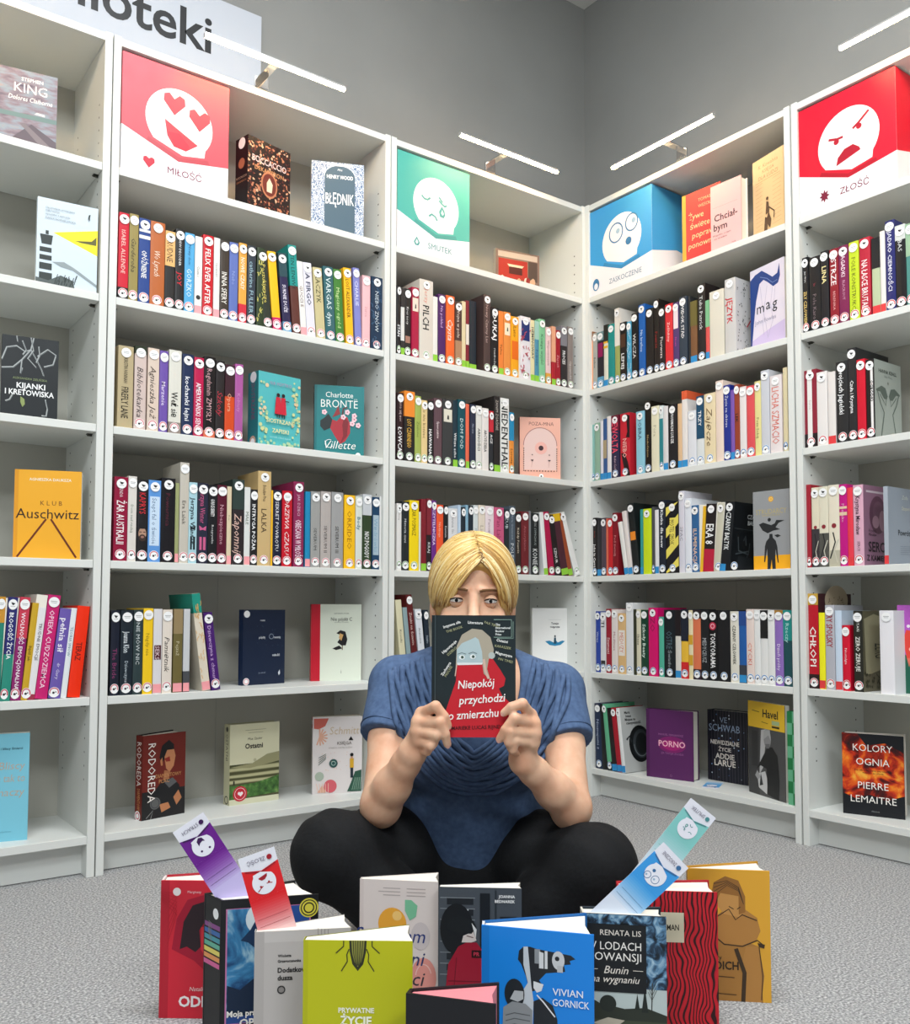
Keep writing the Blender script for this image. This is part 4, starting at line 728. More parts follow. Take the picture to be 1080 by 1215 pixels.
 (0.0282, 0.0302, 0.2147, -0.0292, 0.012, '1a2a48', 'Nieznajomi z', 'a8b4cc', 'f:.35;p:.2:.85', 'navy book at the left end, beside black book, fifth shelf below the blue box'),
 (0.0594, 0.0213, 0.2144, -0.0774, 0.012, '15161a', '', 'c06050', 'n', 'leaning black book between navy and mint green books, fifth shelf below the blue box'),
 (0.0837, 0.0185, 0.2161, -0.126, 0.012, '62b088', '', '2a3a34', 'B:1a2a2a:.13', 'leaning mint green book between black and black books, fifth shelf below the blue box'),
 (0.1038, 0.0207, 0.2052, -0.1203, 0.012, '1c1416', '', 'a03040', 'q', 'leaning black book between mint green and red books, fifth shelf below the blue box'),
 (0.1261, 0.0199, 0.2078, -0.1415, 0.012, 'a81428', '', '600c18', 'q2', 'leaning red book between black and white books, fifth shelf below the blue box'),
 (0.1467, 0.0151, 0.2082, -0.1281, 0.012, 'e6e6e6', '', '909090', 'q2;R:wheel', 'leaning white book at the right end, beside red book, fifth shelf below the blue box'),
 (0.7485, 0.031, 0.252, 0, 0.02, '1f7a44', '', 'ffffff', 'n;K', 'green checked book at the right end of the bottom shelf, behind the large photo book'),
]),
('E', 2, 'R', 'books on the first shelf below the red box', [
 (0.8227, 0.0187, 0.2094, 0, 0.012, '17171a', 'ZŁY CZŁOWIEK', 'e0c070', 'b;f:.45;p:.12:.55;U:Jan Walc:e8e8e8:.58:.9', 'black book at the left end, beside black book, first shelf below the red box'),
 (0.8437, 0.0324, 0.2033, 0, 0.012, '18181b', 'Pole Karo', '807078', 'f:.3;p:.15:.5;U:lune:a04050:.6:.64', 'thick black book between black and black books, first shelf below the red box'),
 (0.8774, 0.0222, 0.2095, 0, 0.012, '19171c', 'LINA', 'f0e0a0', 'b;f:.55;p:.5:.88', 'black book between black and dark red books, first shelf below the red box'),
 (0.9038, 0.0243, 0.2068, 0, 0.012, '8e1526', 'STRZE', 'f0e4e4', 'b;f:.6;p:.52:.88;U:BERENIKA:e0a8a8:.15:.5', 'dark red book between black and plum books, first shelf below the red box'),
 (0.9297, 0.0267, 0.207, 0, 0.012, '7c1d4e', 'ZAGADKI', 'f0dce6', 'b;f:.4;p:.6:.92;U:BLACKOUT:d0a0b8:.3:.55', 'plum book between dark red and lime books, first shelf below the red box'),
 (0.9585, 0.0265, 0.208, 0, 0.012, 'c5d82a', 'POLE KONSTRUKCJI', '4a5a10', 'f:.4;p:.1:.8', 'lime book between plum and crimson books, first shelf below the red box'),
 (0.9874, 0.0286, 0.2084, 0, 0.012, 'b81e36', 'NA ŁASCE BRUTALI', 'f4e8e8', 'b;f:.55;p:.1:.72', 'crimson book between lime and black and green books, first shelf below the red box'),
 (1.0202, 0.0208, 0.1989, 0, 0.012, 'b8c4a0', '', 'f0f0f0', 'q;T:1a1c20:.4', 'black and green book between crimson and white books, first shelf below the red box'),
 (1.0421, 0.013, 0.2102, 0, 0.012, 'e2dcd8', '', 'a0a0a0', 'q;f:.3;p:.2:.8', 'slim white book between black and green and navy books, first shelf below the red box'),
 (1.0565, 0.0242, 0.2306, 0, 0.012, '2a2d6b', 'JĄDRO CIEMNOŚCI', 'e0e0ec', 'b;f:.4;p:.2:.9;d:.155', 'navy book between white and black books, first shelf below the red box'),
 (1.0821, 0.0255, 0.2101, 0, 0.012, '1c1c20', 'BAS', 'd8dcdc', 'f:.4;p:.68:.82;T:d0d4d0:.18', 'black book between navy and green books, first shelf below the red box'),
 (1.1087, 0.0193, 0.2063, 0, 0.012, '4a8a84', '', 'c0c8a0', 'T:98b898:.4', 'green book at the right end, beside black book, first shelf below the red box'),
]),
('E', 3, 'R', 'books on the second shelf below the red box', [
 (0.8227, 0.0364, 0.212, 0, 0.012, '8a1e32', 'Serce', 'b8a8a0', 'C;f:.18;p:.25:.85;B:201418:.18', 'maroon book at the left end, beside white book, second shelf below the red box'),
 (0.8598, 0.0301, 0.1995, 0, 0.012, 'e4dfdc', '', 'b8b4b4', 'x;f:.25;p:.25:.7', 'white book between maroon and white books, second shelf below the red box'),
 (0.8917, 0.0211, 0.1937, 0, 0.012, 'e2dcd8', '', 'a8a0a0', 'q;f:.25;p:.3:.8', 'white book between white and dark grey books, second shelf below the red box'),
 (0.9157, 0.0323, 0.2151, 0, 0.012, '222224', 'wojciech Jagielski', 'f0f0f0', 'b;f:.4;p:.35:.9', 'dark grey book between white and black books, second shelf below the red box'),
 (0.9492, 0.0227, 0.2439, 0, 0.012, '28282a', 'Czuła i Krystyna', 'f4f4f4', 'b;f:.4;p:.3:.65;d:.16', 'tall black book between dark grey and red books, second shelf below the red box'),
 (0.9731, 0.0227, 0.2093, 0, 0.012, 'd0142f', '', 'e05068', 'f:.3;p:.4:.85', 'red book between black and black and white books, second shelf below the red box'),
 (0.9981, 0.0217, 0.2038, 0, 0.012, '1c1718', '', 'e8e8e8', 'C2;f:.3;p:.4:.8;R:krall', 'black and white book right of red book, second shelf below the red box'),
]),
('E', 4, 'R', 'books on the third shelf below the red box', [
 (0.8227, 0.0129, 0.224, 0, 0.012, 'a01f30', '', 'f0d8d8', 'f:.35;p:.5:.85;b', 'slim dark red book left of cream and black book, third shelf below the red box'),
 (0.8382, 0.0211, 0.214, 0, 0.012, 'ddd4bc', '', '8a8a70', 'x;B:3a3438:.48;J', 'cream and black book left of cream and black book, third shelf below the red box'),
 (0.8599, 0.0261, 0.2143, 0, 0.012, 'dcd6c0', '', '8a8a70', 'x;B:50504a:.42;J', 'cream and black book between cream and black and cream, third shelf below the red box'),
 (0.8872, 0.0299, 0.2155, 0, 0.012, 'e0d8c4', '', '8a8a70', 'x;J;B:b8b4a0:.2', 'cream book between cream and black and magenta books, third shelf below the red box'),
 (0.918, 0.0212, 0.214, 0, 0.012, 'c01580', 'Pij mleko', 'e8b0d0', 'f:.35;p:.4:.9;S:e0c8a0:.62:.66', 'magenta book between cream and red books, third shelf below the red box'),
 (0.9398, 0.0149, 0.2035, 0, 0.012, 'e5384a', '', 'b02030', 'q', 'red book between magenta and pink books, third shelf below the red box'),
 (0.9563, 0.0271, 0.2081, 0, 0.012, 'd8a8bc', 'Krystyna Mirosław', '3a2430', 'b;f:.42;p:.38:.86;U:SERCE:5a3a48:.18:.3;R:serce', 'pink book between red and silver grey books, third shelf below the red box'),
 (1.0366, 0.0112, 0.1966, 0, 0.012, 'a8b0ba', '', '606870', 'q2;R:silver', 'slim silver grey book right of pink book, third shelf below the red box'),
]),
('E', 5, 'R', 'books on the fourth shelf below the red box', [
 (0.8227, 0.0288, 0.252, 0, 0.012, 'b81426', 'CHŁOPI', 'f4ece4', 'b;f:.6;p:.22:.66;T:c8a040:.12;B:2a1618:.15;R:fern;d:.16', 'red and gold book left of yellow book, fourth shelf below the red box'),
 (0.8528, 0.0169, 0.2011, 0, 0.012, 'f2ea1c', '', 'b0a810', 'q', 'yellow book between red and gold and grey books, fourth shelf below the red box'),
 (0.8716, 0.0259, 0.2212, 0, 0.012, 'b4b4bc', 'TRY SPOLSKY', 'a01828', 'b;f:.65;p:.5:.92', 'grey book between yellow and pale blue books, fourth shelf below the red box'),
 (0.8993, 0.0182, 0.2069, 0, 0.012, 'c8d8ea', '', '8090a8', 'q', 'pale blue book between grey and red books, fourth shelf below the red box'),
 (0.9188, 0.021, 0.1688, 0, 0.012, 'd31634', 'Nostalgia', 'f4d8dc', 'f:.3;p:.25:.8', 'red book between pale blue and black books, fourth shelf below the red box'),
 (0.9502, 0.0243, 0.2061, 0, 0.012, '26261f', 'ZERO ZERUJE', 'e8e8e0', 'b;f:.45;p:.25:.68;U:STAŃ:e8e8e0:.74:.88;R:zero', 'black book between red and white books, fourth shelf below the red box'),
 (1.0197, 0.0359, 0.207, 0, 0.012, 'e8e6ea', '', 'c08090', 'x;f:.2;p:.2:.75', 'thick white book at the right end, beside black book, fourth shelf below the red box'),
]),
]
for u, r, bank, group, bks in SHELF_ROWS:
    for i, (s0, w, h, lean, sb, col, title, tc, o, label) in enumerate(bks):
        o = {q.split(':')[0]: q.split(':')[1:] for q in o.split(';') if q}
        row_book(u, SHELF_Z[r], bank, s0, w, h, lean, sb, col, title, tc, o, label, group, u + str(r) + str(i))
# ------------------------------------------------------------------ books and boxes shown face out
C = lambda c, r=.42: mat(c, r)
def face(s, x0, y0, x1, y1, kind, ink, face_m, sub=None):
    """simple printed emoji-like face inside a rectangle of the sheet (a cut-off round head)"""
    X = lambda u: x0 + (x1 - x0) * u
    Y = lambda v: y0 + (y1 - y0) * v
    cut = [(X(.5 + .5 * math.cos(math.radians(a))), Y(.5 + .5 * math.sin(math.radians(a)))) for a in range(-38, 219, 8)]
    s.poly(cut + [(X(.12), Y(.17)), (X(.55), Y(.02)), (X(.88), Y(.08))], face_m)
    wd = (x1 - x0) * .035
    L = lambda pts, k=1: s.line([(X(u), Y(v)) for u, v in pts], wd * k, ink)
    E = lambda u, v, r, m: s.ell(X(u), Y(v), r * (x1 - x0), m)
    if kind == 'love':
        for u, v in ((.42, .76), (.80, .63)):
            s.poly([(X(u + .17 * a), Y(v + .17 * c)) for a, c in [(0, -1), (-.95, .1), (-.9, .7), (-.45, .9), (0, .45), (.45, .9), (.9, .7), (.95, .1)]], ink)
        s.poly([(X(.28), Y(.5))] + [(X(.28 + .5 * k / 8), Y(.5 - .26 * k / 8)) for k in range(9)] + [(X(.6), Y(.1)), (X(.42), Y(.12)), (X(.32), Y(.26))], ink)
        s.poly([(X(.33), Y(.32)), (X(.5), Y(.34)), (X(.66), Y(.18)), (X(.6), Y(.11)), (X(.44), Y(.13))], sub)
    elif kind == 'sad':
        L([(.18, .62), (.24, .57), (.31, .57), (.37, .62)]); L([(.56, .62), (.62, .57), (.69, .54), (.73, .57)]); L([(.56, .68), (.64, .6)])
        L([(.34, .28), (.4, .33), (.48, .3), (.52, .24)])
        s.poly([(X(.62), Y(.53)), (X(.56), Y(.42)), (X(.58), Y(.33)), (X(.66), Y(.32)), (X(.7), Y(.38)), (X(.68), Y(.46))], ink); s.poly([(X(.63), Y(.47)), (X(.6), Y(.4)), (X(.64), Y(.36)), (X(.67), Y(.4))], sub)
    elif kind == 'wow':
        for u, v, r in ((.36, .66, .17), (.76, .74, .15)):
            s.ring(X(u), Y(v), r * (x1 - x0), wd * .8, ink, ry=r * (x1 - x0) * 1.08); E(u + .05, v + .02, .05, C('9cb8d0'))
        E(.68, .40, .075, ink)
    elif kind == 'angry':
        L([(.18, .62), (.32, .58), (.42, .58)], 1.1); L([(.58, .64), (.68, .7), (.84, .82)], 1.1); E(.31, .54, .045, ink); E(.68, .64, .045, ink)
        s.poly([(X(.3), Y(.16)), (X(.33), Y(.28)), (X(.44), Y(.38)), (X(.58), Y(.4)), (X(.68), Y(.32)), (X(.7), Y(.27))], ink)
    elif kind == 'fear':
        E(.3, .74, .05, ink); E(.68, .7, .05, ink); s.poly([(X(.32), Y(.36)), (X(.42), Y(.3)), (X(.56), Y(.34)), (X(.66), Y(.44)), (X(.66), Y(.2)), (X(.52), Y(.08)), (X(.38), Y(.14))], ink)
def box_front(s, bg, ink, kind, word, wcol, shade):
    s.rect(0, 0, 1, 1, C('ecebf0')); s.poly([(0, 1), (0, .385), (.52, .2), (1, .27), (1, 1)], C(bg))
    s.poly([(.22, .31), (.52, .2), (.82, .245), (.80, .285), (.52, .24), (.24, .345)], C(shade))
    face(s, .21, .25, .84, .83, kind, C(ink), C('f2eff0'), C('d02038' if kind == 'love' else 'cfe4e0'))
    s.text(word, .58, .105, .058, C(wcol), .52)
    if kind == 'love': s.poly([(.25 + .055 * a, .125 + .05 * c) for a, c in [(0, -1), (-.95, .1), (-.9, .7), (-.45, .9), (0, .6), (.45, .9), (.9, .7), (.95, .1)]], C('c02038'))
    elif kind == 'sad': s.poly([(.26, .165), (.22, .105), (.24, .075), (.28, .075), (.3, .105)], C(ink)); s.poly([(.26, .14), (.24, .105), (.26, .085), (.28, .105)], C('ecebf0'))
    elif kind == 'wow': s.ell(.1, .125, .055, C(ink), ry=.075); s.ell(.1, .105, .032, C('ecebf0'), ry=.04)
    elif kind == 'angry': s.poly([(.27 + (.055 if i % 2 else .03) * math.cos(math.radians(22.5 + i * 45 / 2)), .115 + (.06 if i % 2 else .032) * math.sin(math.radians(22.5 + i * 45 / 2))) for i in range(16)], C(wcol))
def face_box(bank, s0, sb, w, h, d, args, label):
    """cardboard display box; the printed band runs round the sides"""
    rz = 0 if bank == 'L' else -math.pi / 2
    t = thing('display_box', label, 'box', (s0, sb, SHELF_Z[1]) if bank == 'L' else (sb, -s0, SHELF_Z[1]), rz, 'emotion boxes on the top shelves')
    b = MB(); b.box((0, 0, 0), (w, d, h), C('ecebf0', .45))
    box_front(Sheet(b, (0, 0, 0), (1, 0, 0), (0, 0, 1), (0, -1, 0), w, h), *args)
    for o, ex, n in (((w, 0, 0), (0, 1, 0), (1, 0, 0)), ((0, d, 0), (0, -1, 0), (-1, 0, 0))):
        q = Sheet(b, o, ex, (0, 0, 1), n, d, h); q.poly([(0, 1), (0, .27), (.5, .36), (1, .30), (1, 1)] if n[0] > 0 else [(0, 1), (0, .3), (.5, .4), (1, .385), (1, 1)], C(args[0]))
    b.build('carton', t, bevel=.0012)
    b = MB(); b.box((.002, .002, h), (w - .002, d - .002, h + .0015), C(args[0])); b.build('lid_flap', t)
    return t
def open_book(name, label, loc, rotz, w, h, t, openv, col, back, art=None, spine=None, group=None, tilt=0, pages=None, hard=True, cat='book', skew=0):
    """a book standing on its lower edge, front cover along x, cover facing -y; openv turns the back cover away"""
    root = thing(name, label, cat, loc, rotz, group)
    if tilt: root.rotation_euler = (Matrix.Rotation(rotz, 3, 'Z') @ Matrix.Rotation(-tilt, 3, 'X')).to_euler()
    ct = .0028 if hard else .0006; a = math.radians(openv); ca, sa = math.cos(a), math.sin(a)
    B = lambda x, y: (x * ca - y * sa - skew, t + x * sa + y * ca)       # frame of the back cover
    b = MB()
    b.prism([(0, 0), (w, 0), (w, ct), (0, ct)], 0, h, C(col))
    b.prism([(0, ct), (ct, ct), B(ct, -ct), B(0, 0)][::1], 0, h, C(spine[0] if spine else col))
    b.prism([B(0, -ct), B(w, -ct), B(w, 0), B(0, 0)], 0, h, C(back or col))
    s = Sheet(b, (0, 0, 0), (1, 0, 0), (0, 0, 1), (0, -1, 0), w, h)
    if art: art(s)
    sl = math.hypot(t, skew); q = Sheet(b, (-skew, t, 0), (skew / sl, -t / sl, 0), (0, 0, 1), (-t / sl, -skew / sl, 0), sl, h)
    if spine and len(spine) > 1: spine[1](q)
    b.build('cover', root)
    i = .003 if hard else .0004; tp = h - i
    b = MB(); k = max(ct, .001)
    P0, P1, P2, P3 = (k + .0008, k + .0004), (w - i, k + .0004), B(w - i, -k - .0004), B(k + .0008, -k - .0004)
    mid = ((P1[0] + P2[0]) / 2 - (.004 if openv > 6 else .0006), (P1[1] + P2[1]) / 2)
    b.prism([P0, P1, mid, P2, P3], i, tp, C(pages) if pages else M_PAGES); b.build('page_block', root)
    return root
def shelf_pose(bank, s0, sb, r): return ((s0, sb, SHELF_Z[r]) if bank == 'L' else (sb, -s0, SHELF_Z[r]))
def T(s, txt, x, y, h, c, mw=.85, b=0, sh=0, al='c', rot=0): s.text(txt, x, y, h, C(c), mw, b, sh, al, 2, rot)

M_FIRE = ramp_mat('fire_print', 'noise', [(.3, '14161c'), (.42, '5a1410'), (.5, 'c03018'), (.58, 'e86a1c'), (.68, 'f4b040')], .4, tscale=26, detail=6, distort=.6)
M_FLORAL = ramp_mat('floral_print', 'voronoi', [(.2, '1c1214'), (.42, '5c2420'), (.5, '241a18'), (.62, 'b87a5c'), (.7, '1c1416'), (.85, 'd8b090')], .4, tscale=190, interp='CONSTANT')
M_ICE = ramp_mat('frost_lace_print', 'wave', [(.3, '3a5a84'), (.5, 'dfe6ee'), (.65, '5c7ca4'), (.9, 'eef2f6')], .4, tscale=45, distort=14, detail=3, wave=3)
M_FANTASY = ramp_mat('misty_blue_print', 'noise', [(.28, '0c1c38'), (.42, '184878'), (.54, '3c86b8'), (.64, 'a8cfe0'), (.75, 'e8f0f4')], .35, tscale=19, detail=5, distort=1.6)
M_FIELD = ramp_mat('misty_field_print', 'wave', [(.2, '4c4c30'), (.5, '8c8a64'), (.8, 'b8b48c')], .45, tscale=18, distort=4, detail=3, scale=(.1, 1, 1), rot=(0, math.pi / 2, 0))
M_GRASS = ramp_mat('grass_print', 'noise', [(.35, '2c4a24'), (.6, '4e7a3a'), (.75, '86a05c')], .45, tscale=60, detail=4)
M_DUSK = ramp_mat('dusk_print', 'noise', [(.3, '5c5060'), (.48, '8c7c84'), (.6, '8e9aa4'), (.75, 'a89490')], .4, tscale=22, detail=5, scale=(1, 1, 3))
M_REDWAVE = ramp_mat('red_line_print', 'wave', [(.0, '2a0a10'), (.2, '2a0a10'), (.3, 'b01424'), (1, 'c41c2a')], .35, tscale=52, distort=16, detail=1, wave=.5, scale=(1, 1, .8))
M_TREES = ramp_mat('bare_trees_print', 'noise', [(.36, '10161c'), (.47, '284058'), (.56, '5c86a8'), (.7, 'a8c4d4')], .4, tscale=60, detail=6, distort=1.2)
M_STARS = ramp_mat('dark_wood_print', 'wave', [(.2, '0c0f18'), (.6, '1a2030'), (.9, '322c34')], .4, tscale=30, distort=5, detail=2, scale=(1, 1, .15))
rng = random.Random(11)
def a_king(s):
    s.rect(0, 0, 1, 1, M_DUSK); s.poly([(0, .0), (.3, .05), (.62, .3), (1, .12), (1, 0)], C('5c5058')); s.poly([(.45, .28), (.52, .3), (.95, .02), (.8, 0)], C('7c7074')); s.rect(0, .36, 1, .42, C('6c8480')); s.poly([(.66, .44), (.7, .47), (.82, .46), (.82, .43)], C('d8d4d0'))
    T(s, 'STEPHEN', .62, .88, .045, 'f0ece8', .56, .02); T(s, 'KING', .6, .76, .12, 'f4f0ec', .68); T(s, 'Dolores Claiborne', .6, .62, .06, 'f0ece8', .66, .01, .2)
def a_light(s):
    s.rect(0, 0, 1, 1, C('ccdae4')); s.poly([(.26, .62), (1, .74), (1, .44)], C('f4e01a')); s.poly([(.62, .57), (.72, .56), (.98, .56), (.98, .66), (.9, .6)], C('5a5a20'))
    k = C('26302f')
    s.rect(.14, .585, .19, .63, k); s.poly([(.05, .58), (.26, .58), (.24, .47), (.08, .47)], k)
    for y0, y1 in ((.38, .435), (.29, .345), (.18, .255), (.05, .145)): s.rect(.05, y0, .24 + (.43 - y0) * .05, y1, k)
    s.poly([(.26, .28), (.45, .3), (.62, .25), (1, .1), (1, .07), (.6, .22), (.4, .24)], C('8c989c')); s.poly([(.0, 0), (.0, .08), (.2, .06), (.4, .14), (.6, .1), (.64, 0)], C('4c5656'))
    for _ in range(26):
        x = rng.uniform(.3, .65); y = rng.uniform(0, .12); s.line([(x, y), (x + .02, y + .05)], .012, k)
    s.poly([(.86, .83), (.83, .86), (.84, .9), (.87, .91), (.86, .87)], k)
    for i, (t, y) in enumerate((('Opowiadanie umieszczone', .895), ('małe latarnie', .86), ('opowieści z wybrzeża', .82), ('MARTA NOWAKOWSKA', .775))): T(s, t, .13, y, .02, '5c6c78', .5, 0, 0, 'l')
def a_kij(s):
    s.rect(0, 0, 1, 1, C('141a1e')); g = C('a8acac')
    for p in ([(0, .7), (.08, .85), (.25, .88), (.4, .82), (.5, .85)], [(0, .6), (.2, .62), (.35, .72), (.5, .85), (.55, 1)], [(.35, .72), (.33, .55), (.36, .62)], [(.5, .85), (.62, .72), (.7, .62), (.74, .55)], [(.62, .78), (.8, .88), (.95, .82), (.9, .7), (.74, .66)], [(.5, 1), (.55, .85), (.45, .74), (.6, .64)], [(.35, .95), (.42, .84), (.36, .78)], [(.24, .34), (.15, .22), (.08, .2)], [(.78, .26), (.82, .15), (.8, .06), (.72, .06)], [(.25, 1), (.27, .93)], [(.64, .9), (.66, .8), (.6, .7)]):
        s.line(p, .022, g); s.line([(x + .01, y - .012) for x, y in p], .01, C('5c6264'))
    T(s, 'ALEKSANDRA ZIELIŃSKA', .5, .49, .026, '8c9a6c', .6); T(s, 'KIJANKI', .52, .405, .065, 'f4f4f4', .56, .02); T(s, 'I KRETOWISKA', .5, .32, .065, 'f4f4f4', .86, .02); s.poly([(.34, .27), (.41, .24), (.42, .18), (.38, .14), (.34, .2)], C('8c9a5c'))
def a_klub(s):
    s.rect(0, 0, 1, 1, C('f0ac2a')); s.rect(0, .0, .06, 1, C('e29a24')); T(s, 'AGNIESZKA DAUKSZA', .53, .895, .03, 'f8ecd0', .86, .02); T(s, 'K L U B', .55, .63, .05, '7a4a18', .62); T(s, 'Auschwitz', .5, .51, .11, '301c14', .96)
    s.line([(.48, .45), (.06, .02)], .03, C('6a2a14')); s.line([(.55, .45), (.94, .02)], .03, C('6a2a14'))
def a_scy(s):
    s.rect(0, 0, 1, 1, C('7cc4d8'))
    for t, y in (('Bliscy', .7), ('to nie tak to', .585), ('tłumaczy', .455)): T(s, t, .93, y, .07, 'b8a898', .8, 0, .12, 'r')
    T(s, 'chorzy i bliscy śmierci', .88, .86, .022, '1c4a5c', .6, .02, 0, 'r'); T(s, 'wydawnictwo', .6, .09, .014, '4a90a4', .5)
def a_bocc(s):
    s.rect(0, 0, 1, 1, M_FLORAL); T(s, 'BOCCACCIO', .5, .72, .085, 'dcc8c8', .8, .01); T(s, 'DEKAMERON', .5, .6, .06, 'c89060', .68, .01); s.ell(.5, .42, .19, C('b87a58'), ry=.26); s.ell(.5, .42, .16, C('6a2c24'), ry=.22); s.poly([(.44, .32), (.56, .32), (.58, .44), (.5, .52), (.44, .44)], C('e0c8b0'))
def sp_bocc(s): s.rect(0, 0, 1, 1, C('1a181c')); s.ell(.5, .92, .28, W_ST); s.ell(.5, .64, .26, C('a86a50')); T(s, 'BOCCACCIO', .5, .45, .028, 'c8a890', .86); T(s, 'DEKAMERON', .5, .39, .026, 'b07a58', .86)
def a_bled(s):
    s.rect(0, 0, 1, 1, M_ICE); a = C('2c4c5e'); s.rect(.25, 0, .83, .8, a); s.ell(.54, .8, .29, a, ry=.22); s.ring(.54, .8, .3, .012, C('d8e4ec'), ry=.23, a0=0, a1=180)
    T(s, 'Mrs', .54, .9, .03, 'e8eef2', .2, 0, .2); T(s, 'HENRY WOOD', .54, .8, .05, 'f0f4f6', .5, .02); T(s, 'BŁĘDNIK', .54, .5, .15, 'f0f2f4', .54, .01); s.poly([(.3, .98), (.8, .98), (.76, .95), (.34, .95)], C('f0f2f4'))
def a_sios(s):
    s.rect(0, 0, 1, 1, C('52b4b8')); y = C('cfd49a')
    for _ in range(60):
        q = rng.random(); x = rng.choice((rng.uniform(.03, .2), rng.uniform(.8, .97))); v = rng.uniform(.03, .92); s.ell(x, v, rng.uniform(.02, .045), rng.choice((y, C('9cc8a0'), C('e0c8a0'))), n=7)
    for _ in range(20): s.ell(rng.uniform(.05, .95), rng.uniform(.02, .08), .03, C('a8c8a0'), n=7)
    T(s, 'IVA VOYTKO', .5, .86, .045, 'b078a0', .5); r = C('c8283c'); k = C('2a2024')
    for x in (.44, .56): s.poly([(x - .08, .45), (x + .08, .45), (x + .05, .68), (x - .05, .68)], r); s.ell(x, .71, .04, k); s.line([(x - .02, .45), (x - .02, .4)], .02, k); s.line([(x + .03, .45), (x + .03, .4)], .02, k)
    s.line([(.6, .64), (.7, .64)], .02, k); T(s, 'SIOSTRZANE', .5, .35, .055, 'dcd8a0', .7, .02); T(s, 'ZAPISKI', .5, .22, .055, 'dcd8a0', .5, .02); T(s, 'opowieść o dwóch siostrach', .5, .13, .02, 'a8d0d0', .5)
def sp_sios(s): s.rect(0, 0, 1, 1, C('2c7c80')); s.ell(.5, .93, .3, W_ST); s.vtext('SIOSTRZANE', .5, .85, .35, .35, C('8c4a6c')); s.ell(.5, .06, .3, C('c8a890')); s.ell(.5, .05, .2, W_ST)
def a_bron(s):
    s.rect(0, 0, 1, 1, C('18797c')); s.rect(0, 0, .05, 1, C('12686c')); T(s, 'Charlotte', .5, .87, .075, 'f0f0ea', .55); T(s, 'BRONTË', .5, .745, .11, 'f0f0ea', .74, -.004)
    s.poly([(.3, .42), (.42, .28), (.52, .18), (.62, .22), (.72, .34), (.72, .46), (.66, .56), (.55, .58), (.45, .5), (.36, .52)], C('a82834')); s.poly([(.52, .18), (.58, .3), (.56, .45), (.6, .56), (.68, .5), (.66, .3)], C('7c1a24'))
    s.poly([(.12, .42), (.2, .36), (.32, .4), (.36, .52), (.28, .6), (.2, .54), (.12, .5)], C('1c2628')); s.poly([(.36, .55), (.44, .66), (.48, .72), (.52, .6)], C('8c2a30')); s.line([(.56, .58), (.58, .68), (.66, .7)], .03, C('5c2024'))
    for x, y in ((.2, .62), (.58, .56), (.66, .63), (.8, .53), (.76, .47), (.88, .45), (.8, .58)):
        for i in range(5): s.ell(x + .03 * math.cos(i * 1.256), y + .022 * math.sin(i * 1.256), .026, C('f0c8d0'), n=8)
        s.ell(x, y, .014, C('b83a50'), n=6)
    T(s, 'Villette', .52, .165, .11, 'f0f0ea', .62, -.006, .25); s.ell(.88, .03, .05, W_ST); s.ring(.3, .18, .08, .012, C('e8ecea'), a0=60, a1=330)
def a_navy(s):
    s.rect(0, 0, 1, 1, C('0f1f3a')); s.ell(.09, .94, .07, W_ST); s.ell(.09, .05, .07, W_ST); s.ring(.09, .05, .05, .015, C('d4707a'))
    for _ in range(26): s.ell(rng.uniform(.3, .95), rng.uniform(.5, .8), .008, C('3a4a64'), n=6)
    T(s, 'rusza', .45, .86, .025, 'd0d4dc', .3, .02); T(s, 'pójdę', .44, .63, .03, 'd0d4dc', .3, .02); T(s, 'resztą', .8, .63, .03, 'd0d4dc', .3, .02); T(s, 'miłość', .78, .39, .03, 'd0d4dc', .3, .02); s.ring(.66, .64, .05, .012, C('8c98ac')); T(s, 'powieść', .45, .16, .022, '8c98ac', .3); s.poly([(.83, .15), (.87, .19), (.88, .14), (.85, .11)], C('d0d4dc'))
def a_touc(s):
    s.rect(0, 0, 1, 1, C('dfe4d4')); s.rect(0, 0, .18, 1, C('c4142c')); T(s, 'ALEKSANDRA LIPCZAK', .6, .88, .018, '6c7068', .3); T(s, 'Nie pójdę C', .6, .805, .045, '34362f', .42, .01); T(s, 'opowieści z rodziny', .6, .765, .016, '7c8078', .3)
    k = C('1e1c1c'); s.poly([(.5, .62), (.58, .66), (.68, .64), (.72, .54), (.69, .46), (.6, .46), (.52, .5), (.58, .56), (.57, .6)], k); s.poly([(.57, .62), (.64, .6), (.6, .52), (.55, .56)], C('d8a868')); s.poly([(.42, .42), (.56, .46), (.62, .42), (.5, .4)], k); s.line([(.62, .46), (.62, .4)], .02, C('7c6c54')); T(s, 'i', .6, .12, .05, '8c8c84', .1)
